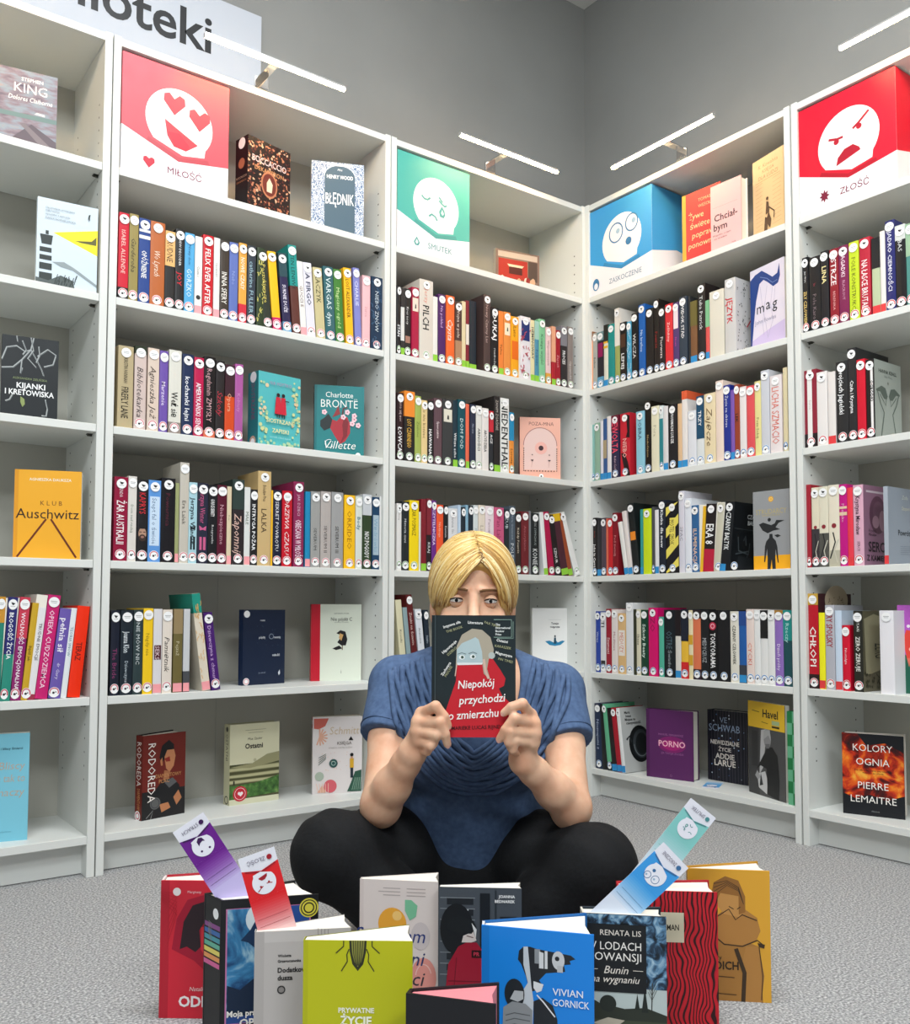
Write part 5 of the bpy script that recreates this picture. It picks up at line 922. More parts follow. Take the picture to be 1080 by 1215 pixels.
def a_rodo(s):
    s.rect(0, 0, 1, 1, C('6c2018')); s.rect(0, 0, 1, .33, C('1c1a1c')); k = C('141214')
    s.poly([(.38, .72), (.44, .86), (.6, .92), (.72, .86), (.72, .76), (.55, .74), (.46, .66)], k)                  # hair
    s.poly([(.5, .72), (.56, .8), (.72, .8), (.76, .72), (.72, .6), (.62, .53), (.54, .58)], C('c08058')); s.poly([(.5, .7), (.62, .72), (.64, .66), (.54, .66)], C('8c2820')); s.poly([(.4, .68), (.45, .72), (.46, .62), (.42, .62)], C('b87850'))
    s.poly([(.5, .56), (.64, .54), (.6, .42), (.46, .4)], C('a86c48')); s.poly([(.3, .34), (.46, .44), (.7, .46), (.86, .36), (.9, .12), (.7, .02), (.3, .05)], C('17171a')); s.poly([(.5, .42), (.7, .46), (.8, .4), (.62, .34)], C('5a5a5c')); s.poly([(.4, .16), (.6, .17), (.66, .1), (.45, .06)], C('b87850')); s.poly([(.72, .22), (.84, .3), (.92, .2), (.8, .12)], C('b87850'))
    s.ell(.3, .18, .12, C('5c5c5c')); s.ring(.3, .18, .09, .012, C('34343a')); s.line([(.1, .02), (.25, .1), (.2, .0)], .012, C('9c9c9c'))
    s.vtext('RODOREDA', .21, .9, .2, .17, C('ece4de')); T(s, 'DIAMENTOWY', .6, .5, .045, 'c8905c', .6); T(s, 'PLAC', .5, .435, .045, 'c8905c', .3)
def sp_rodo(s): s.rect(0, 0, 1, 1, C('6c2018')); s.vtext('RODOREDA', .5, .92, .4, .62, C('ece4de')); s.vtext('DIAMENTOWY', .5, .37, .1, .4, C('c8905c')); s.ell(.4, .05, .4, W_ST); s.ring(.4, .05, .25, .09, C('c9485e'))
def a_osta(s):
    s.rect(0, 0, 1, 1, C('d8d4b4')); s.rect(.0, .06, 1, .5, M_FIELD); s.poly([(.0, .47), (.45, .5), (.75, .6), (1, .62), (1, .5), (.4, .44)], C('9a9670')); s.poly([(0, .07), (0, .24), (.5, .25), (1, .32), (1, .1)], M_GRASS); s.rect(0, 0, 1, .07, C('d4d2b4'))
    T(s, 'Max Szuler', .5, .81, .032, '3c3a30', .4, 0, .2); T(s, 'Ostatni', .48, .72, .06, '2c2a24', .36, .03); s.line([(.3, .92), (.72, .92)], .006, C('8c8a70')); s.line([(.36, .885), (.66, .885)], .006, C('8c8a70')); s.ell(.5, .54, .03, C('b8b494'))
    s.ell(.21, .135, .14, C('c02838')); s.ring(.21, .135, .105, .008, C('f0d8d8')); s.ell(.19, .14, .028, C('f4e8e8')); s.ell(.24, .14, .028, C('f4e8e8')); s.poly([(.17, .135), (.27, .135), (.22, .1)], C('f4e8e8')); s.rect(.07, .25, .1, .3, C('2a2a20'))
def sp_osta(s): s.rect(0, 0, 1, 1, C('cfcba8')); s.vtext('OSTATNI', .5, .88, .55, .35, C('3c3a30')); s.ring(.5, .06, .28, .09, C('3c3a30')); s.ell(.5, .94, .2, C('5c5a4c'))
def a_schm(s):
    s.rect(0, 0, 1, 1, C('ded6d4')); s.poly([(.02, .98), (.02, .85), (.12, .84), (.25, .88), (.32, .98)], C('c86458')); g = C('2f5646'); p = C('dca890')
    for i in range(9): a = math.radians(-110 + i * 25); s.line([(.14, .74), (.14 + .16 * math.cos(a), .74 + .11 * math.sin(a))], .03, p)
    s.poly([(.7, .02), (.78, .14), (.86, .28), (.99, .3), (.99, .02)], g)
    for i in range(5): s.line([(.8 + i * .04, .04), (.86 + i * .03, .2)], .01, C('8aa894'))
    s.ell(.14, .23, .09, C('a8b4a4')); s.ell(.36, .1, .13, C('d4606a')); s.poly([(.1, .02), (.2, .12), (.28, .02)], p)
    for i in range(5): s.line([(.12 + i * .05, .02), (.08 + i * .06, .14)], .012, C('e8c0b0'))
    T(s, 'Schmitt', .64, .82, .1, 'ccb490', .6, -.01, .15); T(s, 'KSIĘGA', .64, .655, .04, '5c544c', .32); T(s, 'przyjaźni między ludźmi', .56, .6, .022, 'b0a8a4', .5); k = C('1c1c1c')
    s.poly([(.72, .69), (.77, .74), (.82, .69), (.79, .72), (.75, .72)], k); s.ell(.42, .395, .085, C('2c5450')); s.ring(.42, .395, .04, .012, C('a8c0b8'))
    s.ell(.79, .5, .035, k); s.rect(.75, .33, .83, .45, C('d4a430')); s.rect(.765, .2, .82, .33, C('24303a')); s.ell(.79, .46, .025, C('c89878'))
    for i in range(4): s.line([(.12, .38 + i * .03), (.27, .46 + i * .02)], .01, g)
    for _ in range(18): s.ell(rng.uniform(.15, .7), rng.uniform(.3, .55), .007, p, n=6)
def sp_schm(s): s.rect(0, 0, 1, 1, C('e0d8d6')); s.rect(0, .85, 1, 1, C('c86458')); s.ell(.5, .93, .3, W_ST); s.ell(.5, .05, .3, W_ST); s.ell(.5, .3, .3, C('e0b8b0'))
def a_poza(s):
    s.rect(0, 0, 1, 1, C('eab09c')); k = C('3a2228'); T(s, 'POZA-MNĄ', .53, .9, .055, '7a4a48', .66); s.ell(.5, .55, .4, C('e4c4bc'), ry=.42); s.rect(.1, .16, .9, .55, C('e4c4bc')); s.ring(.5, .55, .41, .014, C('9a6c70'), ry=.43, a0=0, a1=180); s.ell(.52, .51, .15, C('eab0a4')); s.ell(.52, .51, .06, k)
    for i in range(11):
        y = .14 + i * .035; s.rect(.085, y, .105, y + .018, k); s.rect(.895, y, .915, y + .018, k); s.rect(.12 + i * .07, .135, .15 + i * .07, .15, k)
    for x in (.3, .72): s.poly([(x - .04, .32), (x + .04, .32), (x, .295)], k); s.ell(x, .4, .015, k, n=6); s.line([(x, .3), (x - .02, .2)], .008, C('c89c94'))
    s.ell(.52, .06, .055, W_ST); s.ell(.52, .06, .02, K_ST)
def a_boat(s):
    s.rect(0, 0, 1, 1, C('ececea')); T(s, 'Tunajo', .5, .755, .032, '242628', .3, .03); T(s, 'rozprute', .5, .7, .032, '242628', .3, .03); b_ = C('2a84b0'); s.line([(.36, .815), (.64, .815)], .004, C('a8aaac'))
    s.poly([(.28, .47), (.38, .48), (.47, .45), (.5, .5), (.56, .45), (.66, .48), (.72, .47), (.62, .41), (.5, .395), (.38, .41)], b_); s.poly([(.47, .43), (.53, .43), (.52, .53), (.48, .53)], C('1c4a60')); s.ell(.5, .55, .02, C('2a3a40'))
def a_zywe(s):
    s.rect(0, 0, 1, 1, C('c8383a')); s.rect(0, 0, .1, 1, C('dca23c')); T(s, 'TOMASZ', .62, .87, .04, 'e8b890', .45); T(s, 'WESOŁY', .62, .79, .04, 'e8b890', .45)
    for i, t in enumerate(('Żywe', 'święte', 'poprawne', 'ponowne')): T(s, t, .16 + .05 * (i % 3), .68 - i * .125, .075, 'f0d0a0', .82, 0, .1, 'l')
def a_chci(s):
    s.rect(0, 0, 1, 1, C('eab4b4')); s.line([(.08, .66), (.88, .66)], .006, C('a87878')); T(s, 'Chciał-', .5, .5, .1, '34222a', .84, .015); T(s, 'bym', .32, .36, .1, '34222a', .6, .015); T(s, 'Wszystko, o czym', .36, .24, .03, '6c4c50', .6); T(s, 'nie mówiłem', .32, .19, .03, '6c4c50', .5); T(s, 'WAB', .75, .06, .02, '6c4c50', .2)
def a_tan(s):
    s.rect(0, 0, 1, 1, C('e0bc8c')); g = '9c7a54'
    for t, y, h in (('K. Kowalska', .9, .045), ('KSIĘGA', .83, .04), ('DLA LUDZI', .76, .045)): T(s, t, .5, y, h, g, .7, 0, .15)
    for i in range(12): s.line([(.1, .68 - i * .05), (.32, .69 - i * .05)], .005, C(g)); s.line([(.64, .68 - i * .05), (.92, .69 - i * .05)], .005, C(g))
    s.line([(.1, .71), (.9, .71)], .008, C(g)); k = C('4a3020'); s.poly([(.36, .08), (.4, .26), (.46, .24), (.52, .3), (.6, .2), (.56, .1), (.48, .16), (.46, .06)], k); s.poly([(.42, .28), (.45, .44), (.52, .42), (.53, .3)], k); s.ell(.48, .47, .04, k); s.line([(.52, .36), (.7, .28), (.68, .2)], .03, k)
def a_mag(s):
    s.rect(0, 0, 1, 1, C('e4dcea')); s.poly([(0, 0), (.0, .12), (.5, .2), (1, .26), (1, 0)], C('d0c0e4')); n = C('1c3f86')
    s.poly([(0, 1 - .12), (.15, .93), (.35, .95), (.5, .89), (.66, .82), (.8, .84), (.86, .95), (.88, .8), (.82, .72), (.68, .7), (.52, .78), (.4, .83), (.28, .8), (.17, .6), (.1, .35), (.03, .05), (0, .05)], n); s.line([(.3, .88), (.5, .83), (.66, .75), (.8, .76)], .012, C('7c94c8'))
    for p in ([(.3, .76), (.36, .5), (.45, .3), (.5, .12)], [(.5, .74), (.42, .5), (.36, .3), (.4, .15)], [(.66, .7), (.6, .5), (.66, .3), (.5, .1)], [(.74, .7), (.7, .52)]): s.line(p, .008, C('b0a8c4'))
    for t, x, y in (('m', .3, .5), ('a', .53, .515), ('g', .72, .5)): T(s, t, x, y, .13, '1c2430', .3)
    T(s, 'John Fowles', .44, .335, .05, 'a8a4b8', .62)
def a_strd(s):
    s.rect(0, 0, 1, 1, C('96989a')); s.rect(0, 0, 1, .18, C('f0ac20')); s.ell(.5, .89, .07, C('e8ac3c')); s.ring(.5, .89, .035, .012, C('f4d890')); T(s, 'STRUDARCY', .5, .735, .065, 'b8a870', .84); T(s, 'OPOWIEŚCI WIELORYBA', .5, .685, .02, 'b8a870', .5); k = C('26282a')
    s.poly([(.16, .58), (.28, .6), (.5, .56), (.6, .58), (.64, .62), (.86, .61), (.7, .58), (.62, .53), (.74, .5), (.56, .49), (.4, .46), (.26, .5)], k); s.ell(.45, .63, .045, k); s.poly([(.58, .43), (.68, .44), (.76, .42), (.66, .4)], k)
    s.poly([(.45, .45), (.53, .45), (.54, .4), (.62, .36), (.66, .28), (.69, .08), (.66, .09), (.61, .26), (.6, .15), (.61, 0), (.52, 0), (.5, .13), (.46, 0), (.38, 0), (.39, .15), (.38, .27), (.32, .1), (.29, .1), (.32, .3), (.36, .36), (.44, .4)], k)
def a_porn(s):
    s.rect(0, 0, 1, 1, C('552058')); s.rect(0, 0, .07, 1, C('471a4a')); s.ell(.55, .5, .3, C('7c1c64'), ry=.16); s.ell(.55, .49, .2, C('a01c6c'), ry=.1); T(s, 'MANUEL FERNANDEZ', .53, .64, .028, '9c5c94', .56); T(s, 'PORNO', .55, .51, .085, 'f4b8c8', .7, .01); T(s, 'ZA TWOJĄ ZGODĄ', .56, .37, .028, '9c5c94', .56); s.ring(.53, .05, .02, .006, C('8c5c88'))
def a_schw(s):
    s.rect(0, 0, 1, 1, M_STARS)
    for _ in range(34): s.ell(rng.uniform(.04, .96), rng.uniform(.03, .97), rng.uniform(.007, .02), rng.choice((C('7c9cc8'), C('c8d4e4'), C('4a6a9c'))), n=6)
    T(s, 'VE', .42, .87, .08, '8c9cb4', .3); T(s, 'SCHWAB', .44, .755, .1, '8c9cb4', .78)
    for i, (t, h) in enumerate((('NIEWIDZIALNE', .06), ('ŻYCIE', .055), ('ADDIE', .075), ('LARUE', .085))): T(s, t, .45, .55 - i * .095, h, 'e4dcd4', (.72, .34, .5, .54)[i], .015)
def a_have(s):
    s.rect(0, 0, 1, 1, C('4c4c4c')); s.rect(0, 0, .3, .72, C('3a3a3a')); s.rect(.1, .3, .26, .68, C('2c2c2c')); s.poly([(.3, .22), (.36, .7), (.5, .72), (.46, .5), (.4, .3)], C('b8b8b8')); s.poly([(.24, .22), (.46, .27), (.52, .18), (.5, .03), (.28, .08)], C('c8c8c8')); s.poly([(.18, .2), (.24, .26), (.34, .2), (.26, .16)], C('a0a0a0')); s.poly([(.3, .1), (.34, .24), (.4, .12)], C('2a2a2a'))
    k = C('161616'); s.poly([(.22, .27), (.4, .42), (.52, .52), (.66, .54), (.8, .46), (.84, .2), (.82, .0), (.52, .03), (.5, .3), (.34, .32)], k); s.ell(.53, .62, .1, C('8c8c8c'), ry=.16); s.poly([(.42, .6), (.44, .7), (.6, .72), (.63, .6), (.56, .66)], C('a8a8a8')); s.poly([(.47, .56), (.6, .57), (.58, .52), (.5, .52)], C('6c6c6c'))
    s.rect(0, .72, 1, 1, C('e8bc2c')); T(s, 'Havel', .62, .885, .085, '1c1a14', .5, .02); s.line([(.12, .9), (.32, .89)], .012, C('5c4c18')); s.rect(.66, .775, .86, .82, C('a8bc8c')); s.rect(.66, .745, .86, .765, C('2c2818')); s.line([(.38, .79), (.56, .78)], .01, C('7c6418'))
def a_kolo(s):
    s.rect(0, 0, 1, 1, M_FIRE); s.poly([(0, 0), (0, .26), (.2, .2), (.45, .26), (.7, .2), (1, .28), (1, 0)], C('12161c')); s.poly([(.25, 1), (.4, .86), (.7, .9), (1, .8), (1, 1)], C('14181e'))
    for t, y in (('KOLORY', .83), ('OGNIA', .66), ('PIERRE', .37), ('LEMAITRE', .2)): T(s, t, .5, y, .085, 'f4efe8', {'KOLORY': .64, 'OGNIA': .54, 'PIERRE': .56, 'LEMAITRE': .84}[t], -.004)
    T(s, 'Gdy cały świat płonie, ona odzyskuje', .5, .555, .02, '2a1810', .74); T(s, 'wszystko, co utraciła', .5, .525, .02, '2a1810', .6); T(s, 'Albatros', .53, .06, .018, '8c9090', .2)
def sp_kolo(s): s.rect(0, 0, 1, 1, C('17161a')); s.ell(.5, .93, .34, W_ST); s.vtext('PIERRE LEMAITRE', .5, .85, .5, .3, C('b04040')); s.vtext('KOLORY', .5, .42, .18, .4, C('e8dcd4')); s.rect(.3, .04, .7, .12, W_ST)
def a_maki(s):
    s.rect(0, 0, 1, 1, C('b85cc0')); s.poly([(0, 0), (0, .4), (.3, .44), (.7, .4), (1, .45), (1, 0)], C('1c5c48')); s.poly([(.24, .6), (.4, .72), (.8, .7), (.95, .55), (.8, .4), (.4, .4)], C('e04438')); s.ell(.5, .76, .08, C('f0e8ec')); s.ell(.6, .5, .1, C('f0b0a0')); s.poly([(.4, .4), (.5, .3), (.6, .4)], C('e0705c'))
def a_case(s):
    s.rect(0, 0, 1, 1, C('7c6458')); s.rect(.05, .82, .95, .96, C('b8a898')); s.rect(.06, .3, .72, .78, C('a8281c')); s.rect(.3, .42, .6, .6, C('4a1410')); s.poly([(.3, .6), (.6, .6), (.64, .66), (.26, .66)], C('e0c8a8')); s.rect(.74, .3, .95, .8, C('4c3c34'))
    for _ in range(16):
        x = rng.uniform(.06, .95); s.ell(x, rng.uniform(.1, .3), .05, C(rng.choice(('c8a080', '2c2c3a', '8c2420', 'd8c8b8'))), ry=.08, n=8)
ARTS = {k[2:]: v for k, v in list(globals().items()) if k.startswith('a_')}
SPINES = {k[3:]: v for k, v in list(globals().items()) if k.startswith('sp_')}
FACE_OUT = [
('king', 'L', 1, -1.8567, 0.04, -10, 0.1416, 0.1789, 0.03, 0, 6, '8c7c84', '20243c', '3a3440', 'grey lilac paperback with a railway track, far left bookcase top shelf', 'books shown face out on the shelves'),
('light', 'L', 2, -1.7529, 0.02, -5, 0.1334, 0.2069, 0.018, 0, 4, 'ccdae4', '2a2c2e', 'd8e2e8', 'pale blue book with a striped lighthouse and yellow beam, far left bookcase', 'books shown face out on the shelves'),
('kij', 'L', 3, -1.8141, 0.05, -7, 0.1202, 0.1921, 0.02, 0, 5, '141a1e', '141a1e', '141a1e', 'black book with pale tree roots, far left bookcase third shelf', 'books shown face out on the shelves'),
('klub', 'L', 4, -1.7778, 0.06, -20, 0.1441, 0.2068, 0.022, 0, 6, 'f0ac2a', '2a2420', 'e09a20', 'orange yellow book with two converging dark rails, far left bookcase', 'books shown face out on the shelves'),
('scy', 'L', 6, -1.8463, 0.076, -14, 0.1167, 0.2418, 0.018, 0, 8, '7cc4d8', '1c5468', '6ab4c8', 'turquoise book cut by the left edge, bottom of far left bookcase', 'books shown face out on the shelves'),
('bocc', 'L', 1, -1.2351, 0.02, 12, 0.1422, 0.1998, 0.055, 0, 0, '1a181c', '1a181c', '1a181c', 'thick black book with floral cover beside the pink face box', 'books shown face out on the shelves'),
('bled', 'L', 1, -1.0193, 0.07, -24, 0.1503, 0.2136, 0.035, 0, 0, 'c8d4e0', 'c8d4e0', 'dfe6ee', 'blue and white lace pattern book with dark arch, top shelf right of floral book', 'books shown face out on the shelves'),
('sios', 'L', 3, -1.1956, 0.02, 8, 0.1348, 0.1999, 0.05, 0, 0, '52b4b8', '2c7c80', '2c7c80', 'turquoise book with two red dressed sisters and yellow flowers', 'books shown face out on the shelves'),
('bron', 'L', 3, -0.9916, 0.09, -24, 0.1425, 0.2064, 0.035, 0, 0, '18797c', '103c40', '14343a', 'dark teal book with a red heart and pink blossoms', 'books shown face out on the shelves'),
('navy', 'L', 5, -1.1905, 0.11, 9, 0.1372, 0.2055, 0.02, 0, 6, '0f1f3a', '0f1f3a', '14284a', 'navy book shown face out left of the white toucan book', 'books shown face out on the shelves'),
('touc', 'L', 5, -0.9631, 0.15, -20, 0.1472, 0.2221, 0.022, 0, 5, 'dfe4d4', 'dfe4d4', 'c4142c', 'white book with a red edge and a small toucan', 'books shown face out on the shelves'),
('rodo', 'L', 6, -1.4641, 0.08, 14, 0.1239, 0.2091, 0.03, 0, 12, '6c2018', '201818', '6c2018', 'brown red book with a seated dark haired figure, bottom shelf', 'books shown face out on the shelves'),
('osta', 'L', 6, -1.2181, 0.12, 2, 0.1468, 0.2146, 0.035, 0, 0, 'd8d4b4', 'b0ac88', 'cfcba8', 'sand and green landscape book with a red round seal, bottom shelf', 'books shown face out on the shelves'),
('schm', 'L', 6, -0.9664, 0.127, -22, 0.1421, 0.2186, 0.022, 0, 8, 'ded6d4', 'c88a50', 'e0d8d6', "pale book with leaves and tiny standing figure, beside the woman's sleeve", 'books shown face out on the shelves'),
('poza', 'L', 3, -0.2201, 0.09, -28, 0.1406, 0.2118, 0.02, 0, 0, 'eab09c', '5a2028', '8a2a34', 'salmon pink book with an arch and dark dot', 'books shown face out on the shelves'),
('boat', 'L', 5, -0.1311, 0.13, -22, 0.165, 0.214, 0.015, 0, 0, 'ececea', 'ececea', 'e4e4e2', "white book with a small blue boat behind the woman's shoulder", 'books shown face out on the shelves'),
('zywe', 'R', 1, 0.3663, 0.07, 3, 0.1423, 0.2456, 0.03, 0, 0, 'c8383a', 'c8383a', 'dca23c', 'red book with yellow edge beside the blue face box', 'books shown face out on the shelves'),
('chci', 'R', 1, 0.5191, 0.015, 2, 0.1055, 0.2023, 0.034, 0, 0, 'eab4b4', 'e8e0d8', 'e0a8a8', 'pink book in front of the red book, top shelf', 'books shown face out on the shelves'),
('tan', 'R', 1, 0.6366, 0.06, -12, 0.1227, 0.2429, 0.022, 0, 0, 'e0bc8c', 'c8a878', 'd4b080', 'tan book with a sepia rider at the right of the top shelf', 'books shown face out on the shelves'),
('mag', 'R', 2, 0.6297, 0.05, -12, 0.1342, 0.2381, 0.022, 0, 0, 'e4dcea', '3a3a4c', '1c3f86', 'lilac book with a dark blue ribbon, below the tan book', 'books shown face out on the shelves'),
('strd', 'R', 4, 0.6422, 0.03, 1, 0.1162, 0.2237, 0.02, 0, 0, '96989a', '6c6c6c', '8c8c8c', 'grey and yellow book with a whale headed figure', 'books shown face out on the shelves'),
('porn', 'R', 6, 0.23, 0.034, 14, 0.1594, 0.2138, 0.026, 0, 6, '552058', '3c1440', '471a4a', 'plum purple book with glowing pink title, bottom shelf', 'books shown face out on the shelves'),
('schw', 'R', 6, 0.3785, 0.15, 2, 0.1428, 0.2173, 0.04, 0, 0, '10131c', '10131c', '141824', 'dark starry wood pattern book behind the flat blue bookmark', 'books shown face out on the shelves'),
('have', 'R', 6, 0.5761, 0.085, -20, 0.1705, 0.2647, 0.016, 0, 0, '4c4c4c', '3a3a3a', '3a3a3a', 'large black and white photo book with a yellow top band', 'books shown face out on the shelves'),
('maki', 'R', 5, 1.04, 0.06, 14, 0.0501, 0.2208, 0.02, 0, 0, 'b85cc0', '1c5c48', '2a6c58', 'violet and green book with a red flower at the right edge', 'books shown face out on the shelves'),
('kolo', 'R', 6, 0.8947, 0.041, 20, 0.1464, 0.208, 0.024, 0, 10, '16181c', 'd8d0c8', '17161a', 'black book with orange flames on the bottom right shelf', 'books shown face out on the shelves'),
('case', 'L', 1, -0.3157, 0.1, -12, 0.1669, 0.1363, 0.02, 0, 0, 'a89888', '7c6c60', 'b8aca0', 'small plastic audiobook case with a red picture, right of the teal box', 'books shown face out on the shelves')
]
for key, bank, r, s0, sb, yaw, w, h, t, tilt, opn, col, back, spn, label, group in FACE_OUT:
    rz = math.radians(yaw) + (0 if bank == 'L' else -math.pi / 2)
    sp = (spn, SPINES[key]) if key in SPINES else (spn,)
    nm = 'audiobook_case' if key == 'case' else 'displayed_book'
    open_book(nm, label, shelf_pose(bank, s0, sb, r), rz, w, h, t, opn, col, back, ARTS.get(key), sp, group, math.radians(tilt), hard=t > .022)
for bank, s0, sb, w, h, d, args, label in [
('L', -1.5714, 0.006, 0.2754, 0.297, 0.24, ('d84a58', 'b8303f', 'love', 'MIŁOŚĆ', '7a2040', 'b8404c'), 'pink display box with a heart-eyed face, left bookcase top shelf'),
('L', -0.7685, 0.006, 0.2699, 0.297, 0.24, ('4fb0a4', '56a49c', 'sad', 'SMUTEK', '5c9a96', '4a9c94'), 'teal display box with a crying face, above the seated woman'),
('R', 0.02, 0.006, 0.2767, 0.297, 0.24, ('3f9cd8', '3a78a8', 'wow', 'ZASKOCZENIE', '7090a8', '3a88bc'), 'blue display box with a surprised face, right of the wall corner'),
('R', 0.8235, 0.006, 0.2714, 0.297, 0.24, ('dc1230', 'a8142c', 'angry', 'ZŁOŚĆ', '7a1c38', 'b01028'), 'red display box with an angry face, right bookcase top shelf')
]:
    face_box(bank, s0, sb, w, h, d, args, label)
# ------------------------------------------------------------------ books standing on the carpet
def f_odm(s):
    s.rect(0, 0, 1, 1, C('d22438')); s.rect(0, 0, .1, 1, C('b81c30')); k = C('2c1a22'); s = s.sub(0); s.o = s.o - s.ex * (.115 * s.w)
    s.poly([(.25, .5), (.3, .72), (.42, .86), (.62, .9), (.9, .86), (1, .7), (1, .3), (.8, .25), (.66, .33), (.5, .42)], C('a81030'))
    s.poly([(.34, .5), (.38, .7), (.48, .82), (.66, .86), (.9, .82), (.98, .74), (.8, .72), (.62, .7), (.56, .64), (.58, .52), (.52, .48), (.42, .52)], k); s.poly([(.58, .5), (.58, .66), (.9, .72), (.98, .6), (.96, .4), (.84, .3), (.7, .36), (.62, .46)], C('d8303e')); s.poly([(.62, .6), (.8, .61), (.8, .585), (.64, .575)], k); s.line([(.82, .58), (.86, .46), (.76, .45)], .02, C('7c1024')); s.line([(.7, .38), (.86, .39)], .025, C('7c1024')); s.poly([(.84, .5), (.95, .49), (.9, .46)], k)
    for i in range(6): s.line([(.12, .92 - i * .012), (.3, .905 - i * .03), (.2, .84 - i * .06)], .004, C('b01a2c'))
    s.ell(.3, .92, .045, C('f0e4e4')); T(s, 'Marginesy', .5, .92, .018, 'f0c8cc', .3); T(s, 'Natalia Fedorczuk', .46, .215, .03, 'f0d4d4', .9, 0, .2, 'l'); T(s, 'ODMIENIEC', .34, .125, .075, 'f6ecec', .95, .03, 0, 'l'); T(s, 'Vir nie', .62, .04, .03, 'f0d4d4', .4, 0, .2, 'l')
def f_moja(s):
    s.rect(0, 0, 1, 1, C('16181c')); s = s.sub(.18); s.rect(.05, .04, .92, .93, C('c878a8')); s.rect(.065, .045, .905, .925, C('23488c')); s.rect(.065, .1, .62, .925, M_FANTASY); s.ell(.42, .84, .17, C('dce8ee')); s.ell(.46, .86, .12, C('7cacc8')); s.poly([(.2, .68), (.3, .76), (.36, .84), (.4, .76), (.5, .72), (.4, .7), (.34, .62), (.28, .66)], C('143458')); s.poly([(.07, .1), (.07, .34), (.2, .3), (.34, .38), (.5, .28), (.6, .34), (.6, .1)], C('0c2440')); s.rect(.62, .1, .905, .925, C('2a4f94')); s.ell(.6, .8, .14, C('2a8a84')); s.ell(.82, .62, .12, C('2a8a84'))
    s.ell(.9, .9, .1, C('dccf48')); s.ring(.9, .9, .08, .012, C('2a2a22')); s.ring(.9, .9, .05, .014, C('2a2a22')); T(s, 'Moja praca', .07, .12, .045, 'f4f0ea', .8, .03, 0, 'l'); T(s, 'OPOWIEŚĆ', .2, .045, .06, 'f4f0ea', .7, .03, 0, 'l'); s.rect(.065, .0, .905, .02, C('1c2a44'))
def sp_moja_(s):
    s.rect(0, 0, 1, 1, C('141518')); s.ell(.7, .9, .16, W_ST)
    for i, c in enumerate(('8c4a8c', '3c6cb0', '4a9cac', '64b49c', 'e8d86a', 'e89a5c', 'd8649c')): s.rect(.04, .80 - i * .04, .96, .83 - i * .04, C(c))
    for i in range(7): s.line([(.3, .84 - i * .01), (.5, .83 - i * .02)], .02, C('8c8c88'))
def f_dusza(s):
    s.rect(0, 0, 1, 1, C('bab4b2')); s = s.sub(0.27); s.rect(0, .905, 1, 1, C('c4bebc')); s.rect(0, .0, .1, 1, C('b0aaa8'))
    for i in range(4): s.ring(.86, .98, .1 + i * .035, .006, C('8c8684'), a0=170, a1=280)
    T(s, 'Wioletta', .24, .79, .022, '1c1c1e', .3, .03, 0, 'l'); T(s, 'Grzegorzewska', .24, .745, .022, '1c1c1e', .5, .03, 0, 'l'); T(s, 'Dodatkowa', .24, .67, .04, '161618', .72, .03, 0, 'l'); T(s, 'dusza', .24, .605, .04, '161618', .42, .03, 0, 'l'); s.ring(.28, .505, .036, .012, C('2c2c2e')); s.ell(.28, .505, .028, C('8c8684')); s.poly([(.62, .4), (.72, .52), (.86, .54), (.86, .3)], C('22383c'))
def f_lime(s):
    s.rect(0, 0, 1, 1, C('bcbd12')); s.rect(0, 0, .045, 1, C('b2b310')); s = s.sub(0.23); k = C('2c2e1a'); g = C('8a8a3c')
    s.poly([(.42, 1), (.425, .92), (.45, .83), (.5, .78), (.55, .83), (.575, .92), (.58, 1)], k); s.poly([(.44, 1), (.445, .92), (.465, .85), (.5, .81), (.535, .85), (.555, .92), (.56, 1)], g)
    for i in range(-3, 4): s.line([(.5 + i * .022, 1), (.5 + i * .018, .9), (.5 + i * .008, .82)], .007, k)
    for q in (1, -1): s.line([(.5 + q * .08, .94), (.5 + q * .1, .9), (.5 + q * .095, .85), (.5 + q * .15, .78)], .009, k); s.line([(.5 + q * .13, 1), (.5 + q * .13, .96), (.5 + q * .2, .91)], .009, k)
    T(s, 'PRYWATNE', .49, .5, .035, 'f0f0d8', .36, .035); T(s, 'ŻYCIE', .49, .425, .06, 'f4f4e0', .36, .035); T(s, 'ŁĄKI', .49, .335, .06, 'f4f4e0', .36, .035)
def f_cream(s):
    s.rect(0, 0, 1, 1, C('e2d6d2')); s.rect(0, 0, .05, 1, C('dacdc9'))
    for i in range(3): s.line([(.3 - .06 * (i == 1), .94 - i * .025), (.52, .94 - i * .025)], .012, C('b8acaa')); s.line([(.6, .94 - i * .025), (.84, .94 - i * .025)], .012, C('b8acaa'))
    s.ell(.42, .68, .18, C('eca83c'), ry=.2); s.ell(.48, .74, .06, C('f4c878')); s.poly([(.58, .86), (.66, .86), (.74, .82), (.72, .74), (.64, .71), (.58, .78)], C('7cc09a')); s.ell(.78, .6, .12, C('cfc4c4'), ry=.17); s.ell(.82, .3, .16, C('e0948a'), ry=.24); s.ring(.82, .3, .1, .012, C('ecc0b8'), ry=.16, a0=20, a1=170)
    s.ring(.36, .62, .05, .014, C('2a2420'), a0=0, a1=220)
    for t, y, c in (('Szczepem', .6, '2a3c7c'), ('Pani', .435, '2a3c6c'), ('Ulicy ci', .29, '34343c')): T(s, t, .84, y, .1, c, .9, 0, .25, 'r')
